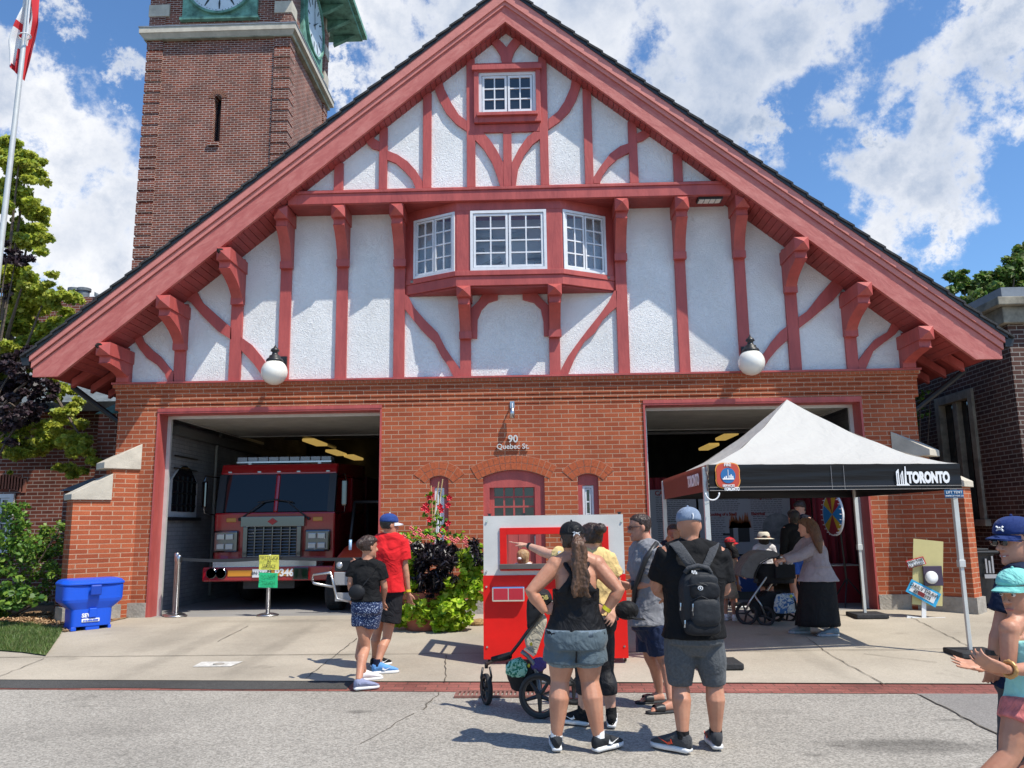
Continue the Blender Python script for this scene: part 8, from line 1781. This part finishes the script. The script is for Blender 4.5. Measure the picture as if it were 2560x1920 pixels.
text('BOB',.05,S(443,592,-.21),ry=-10,mat=mk('yellow_print',(.55,.45,.15),.7),parent=js,off=.002)
bk_=MB().loft([(S(345,1160,0),Vector((.13,.0,0)),Vector((0,.14,0))),(S(330,1080,0),Vector((.15,0,0)),Vector((0,.17,0))),(S(335,1000,0),Vector((.17,0,0)),Vector((0,.18,0)))],20,p=3).build('storage_basket',m_bp2,js,rem=.01,disp=(.015,.08))
def blot(name,c1,c2,sc_):
    m=cloth(name,c1); t=m.node_tree; b=t.nodes['Principled BSDF']; g=t.nodes.new('ShaderNodeTexCoord'); v=t.nodes.new('ShaderNodeTexNoise'); v.inputs['Scale'].default_value=sc_; v.inputs['Distortion'].default_value=2; t.links.new(g.outputs['Object'],v.inputs[0])
    r=t.nodes.new('ShaderNodeValToRGB'); r.color_ramp.elements[0].position=.47; r.color_ramp.elements[0].color=(*c1,1); r.color_ramp.elements[1].position=.53; r.color_ramp.elements[1].color=(*c2,1); t.links.new(v.outputs['Fac'],r.inputs[0]); t.links.new(r.outputs[0],b.inputs['Base Color']); return m
tag(MB().loft([(S(290,1085,-.17),(.06,0,0),(0,.04,0)),(S(282,1050,-.17),(.095,0,.01),(0,.05,0)),(S(275,1005,-.17),(.085,.01,.02),(0,.05,0)),(S(268,975,-.17),(.05,0,.02),(0,.03,0))],16,p=3).build('green_bag',blot('green_leaf_print',(.02,.16,.10),(.30,.55,.42),28),None,rem=.008,disp=(.02,.05)),'green leaf-print bag stuffed in the jogging stroller basket','bag')
tag(MB().ball(S(420,1010,-.15),(.07,.05,.06),16,10).build('purple_blanket',cloth('purple_cloth',(.10,.06,.20)),None,rem=.008,disp=(.03,.05)),'folded purple cloth lying in the jogging stroller basket','blanket')
for x,y in ((357,1015),(372,880)): MB().ball(S(x,y,-.18),(.012,.01,.016),8,6).build('yellow_tag',mk('yellow_tag',(.6,.5,.03),.5),js)
f=MB().box(-.05,.05,-.012,.012,-.010,.010,Matrix.Translation(S(360,930,-.20))@Matrix.Rotation(R(35),4,'Y')).build('silver_buckle',m_sil,js)
# grey pram under the canopy
gY=G(17,1060,1392).y
ps=thing('pram',(W(17,1080,1390,gY).x,gY,gz(gY)),'pram with large grey hood and silver frame pushed by the woman in lilac grey','stroller')
def S2(x,y,dy=0): return W(17,x,y,gY+dy)
c=S2(1060,1300); r=(c-S2(1060,1392)).length; wheel(c,r,.05,(.5,.86,0),ps); wheel(c+Vector((.42,.38,0)),r,.05,(.5,.86,0),ps)
c2=S2(888,1275,.1); r2=c2.z-gz(gY+.1)-.0; wheel(c2,r2*.98,.04,(.55,.83,0),ps); c3=c2+Vector((.45,.25,0)); wheel(c3,r2*.98,.04,(.55,.83,0),ps)
f=MB()
for dy,e in ((-.02,0),(.42,.14)):
    ee=Vector((e,0,0)); f.tube([S2(885,1240,dy)+ee,S2(920,1165,dy)+ee,S2(985,1070,dy)+ee,S2(1060,960,dy)+ee,S2(1130,850,dy)+ee,S2(1185,770,dy)+ee],.014,8); f.tube([S2(960,1110,dy)+ee,S2(1020,1200,dy)+ee,c+Vector((e,dy,0))],.013,8)
f.tube([S2(1185,770,-.02),S2(1185,770,.42)+Vector((.14,0,0))],.014,8).build('frame',m_sil,ps,smooth=True)
MB().tube([S2(1130,850,-.02),S2(1185,770,-.02)],.020,8).tube([S2(965,1000,-.03),S2(975,960,-.03)],.028,8).build('handle_grip',m_rub,ps,smooth=True)
hood=MB(); C0=S2(1060,930,.15)
rs=[]
n=14
for i in range(9):
    a=R(-15)+R(205)*i/8; ring=[]
    for j in range(n+1):
        b=-1+2*j/n; rad=.34*(1-.12*abs(b)**3) ; ring.append(C0+Vector((-math.cos(a)*rad*.85-.05,b*.22,max(-.10,math.sin(a)*rad*.92+.02)))) 
    rs.append(ring)
hd_=MB(); 
pts=[(828,935),(850,850),(905,765),(980,715),(1060,705),(1130,712),(1200,740),(1180,765),(1080,780),(1010,820),(975,880),(950,965),(880,955)]
hd_.prism([S2(x,y,-.06) for x,y in pts],(0,.42,0)); hd_.build('hood',cloth('grey_hood_fabric',(.16,.155,.15),bump=.3,bs=8),ps,rem=.012,disp=(.02,.15))
MB().tube([S2(x,y,-.07) for x,y in ((958,968),(985,880),(1030,815),(1100,780),(1190,768))],.008,6).build('hood_trim',m_rub,ps,smooth=True)
bs_=MB().loft([(S2(1150,1000,.15),Vector((.25,0,0)),Vector((0,.18,0))),(S2(1120,900,.15),Vector((.29,0,0)),Vector((0,.20,0))),(S2(1130,830,.15),Vector((.27,0,0)),Vector((0,.19,0)))],24,p=3).build('bassinet',m_bp2,ps,rem=.012,disp=(.01,.1))
MB().prism([S2(x,y,.02) for x,y in ((930,1190),(1080,1080),(1230,1090),(1250,1290),(1120,1320),(985,1290))],(0,.28,0)).build('under_basket',m_bp2,ps,rem=.012,disp=(.02,.1))
MB().box(-.18,.10,-.06,.06,-.10,.10,Matrix.Translation(S2(1255,895,-.05))).build('organiser_bag',m_bp2,ps,rem=.01)
for x in (1195,1262,1290): MB().lathe([(0,-.03),(.028,-.03),(.03,.05),(.02,.06),(0,.06)],tuple(S2(x,840,-.08)),14).build('drink_bottle',m_ban,ps,smooth=True)
t_=thing('tote_bag',tuple(S2(1240,1270,-.12)),'blue and white print tote bag hanging low on the pram beside the black skirt','bag')
MB().loft([(S2(1235,1272,-.14),(.13,0,0),(0,.06,0)),(S2(1232,1240,-.14),(.15,0,0),(0,.07,0)),(S2(1240,1150,-.14),(.15,0,0),(0,.06,0)),(S2(1235,1098,-.14),(.12,0,.01),(0,.03,0))],20,p=3.2).build('pouch',blot('blue_white_print',(.06,.16,.36),(.50,.55,.55),16),t_,rem=.009,disp=(.03,.08)); MB().tube([S2(1290,1110,-.16),S2(1330,1170,-.2),S2(1340,1240,-.18)],.016,6).build('strap',m_plas,t_); MB().ball(S2(1290,1130,-.17),(.03,.02,.04),10,6).build('yellow_patch',mk('lime_patch',(.5,.55,.08),.6),t_)
bake()
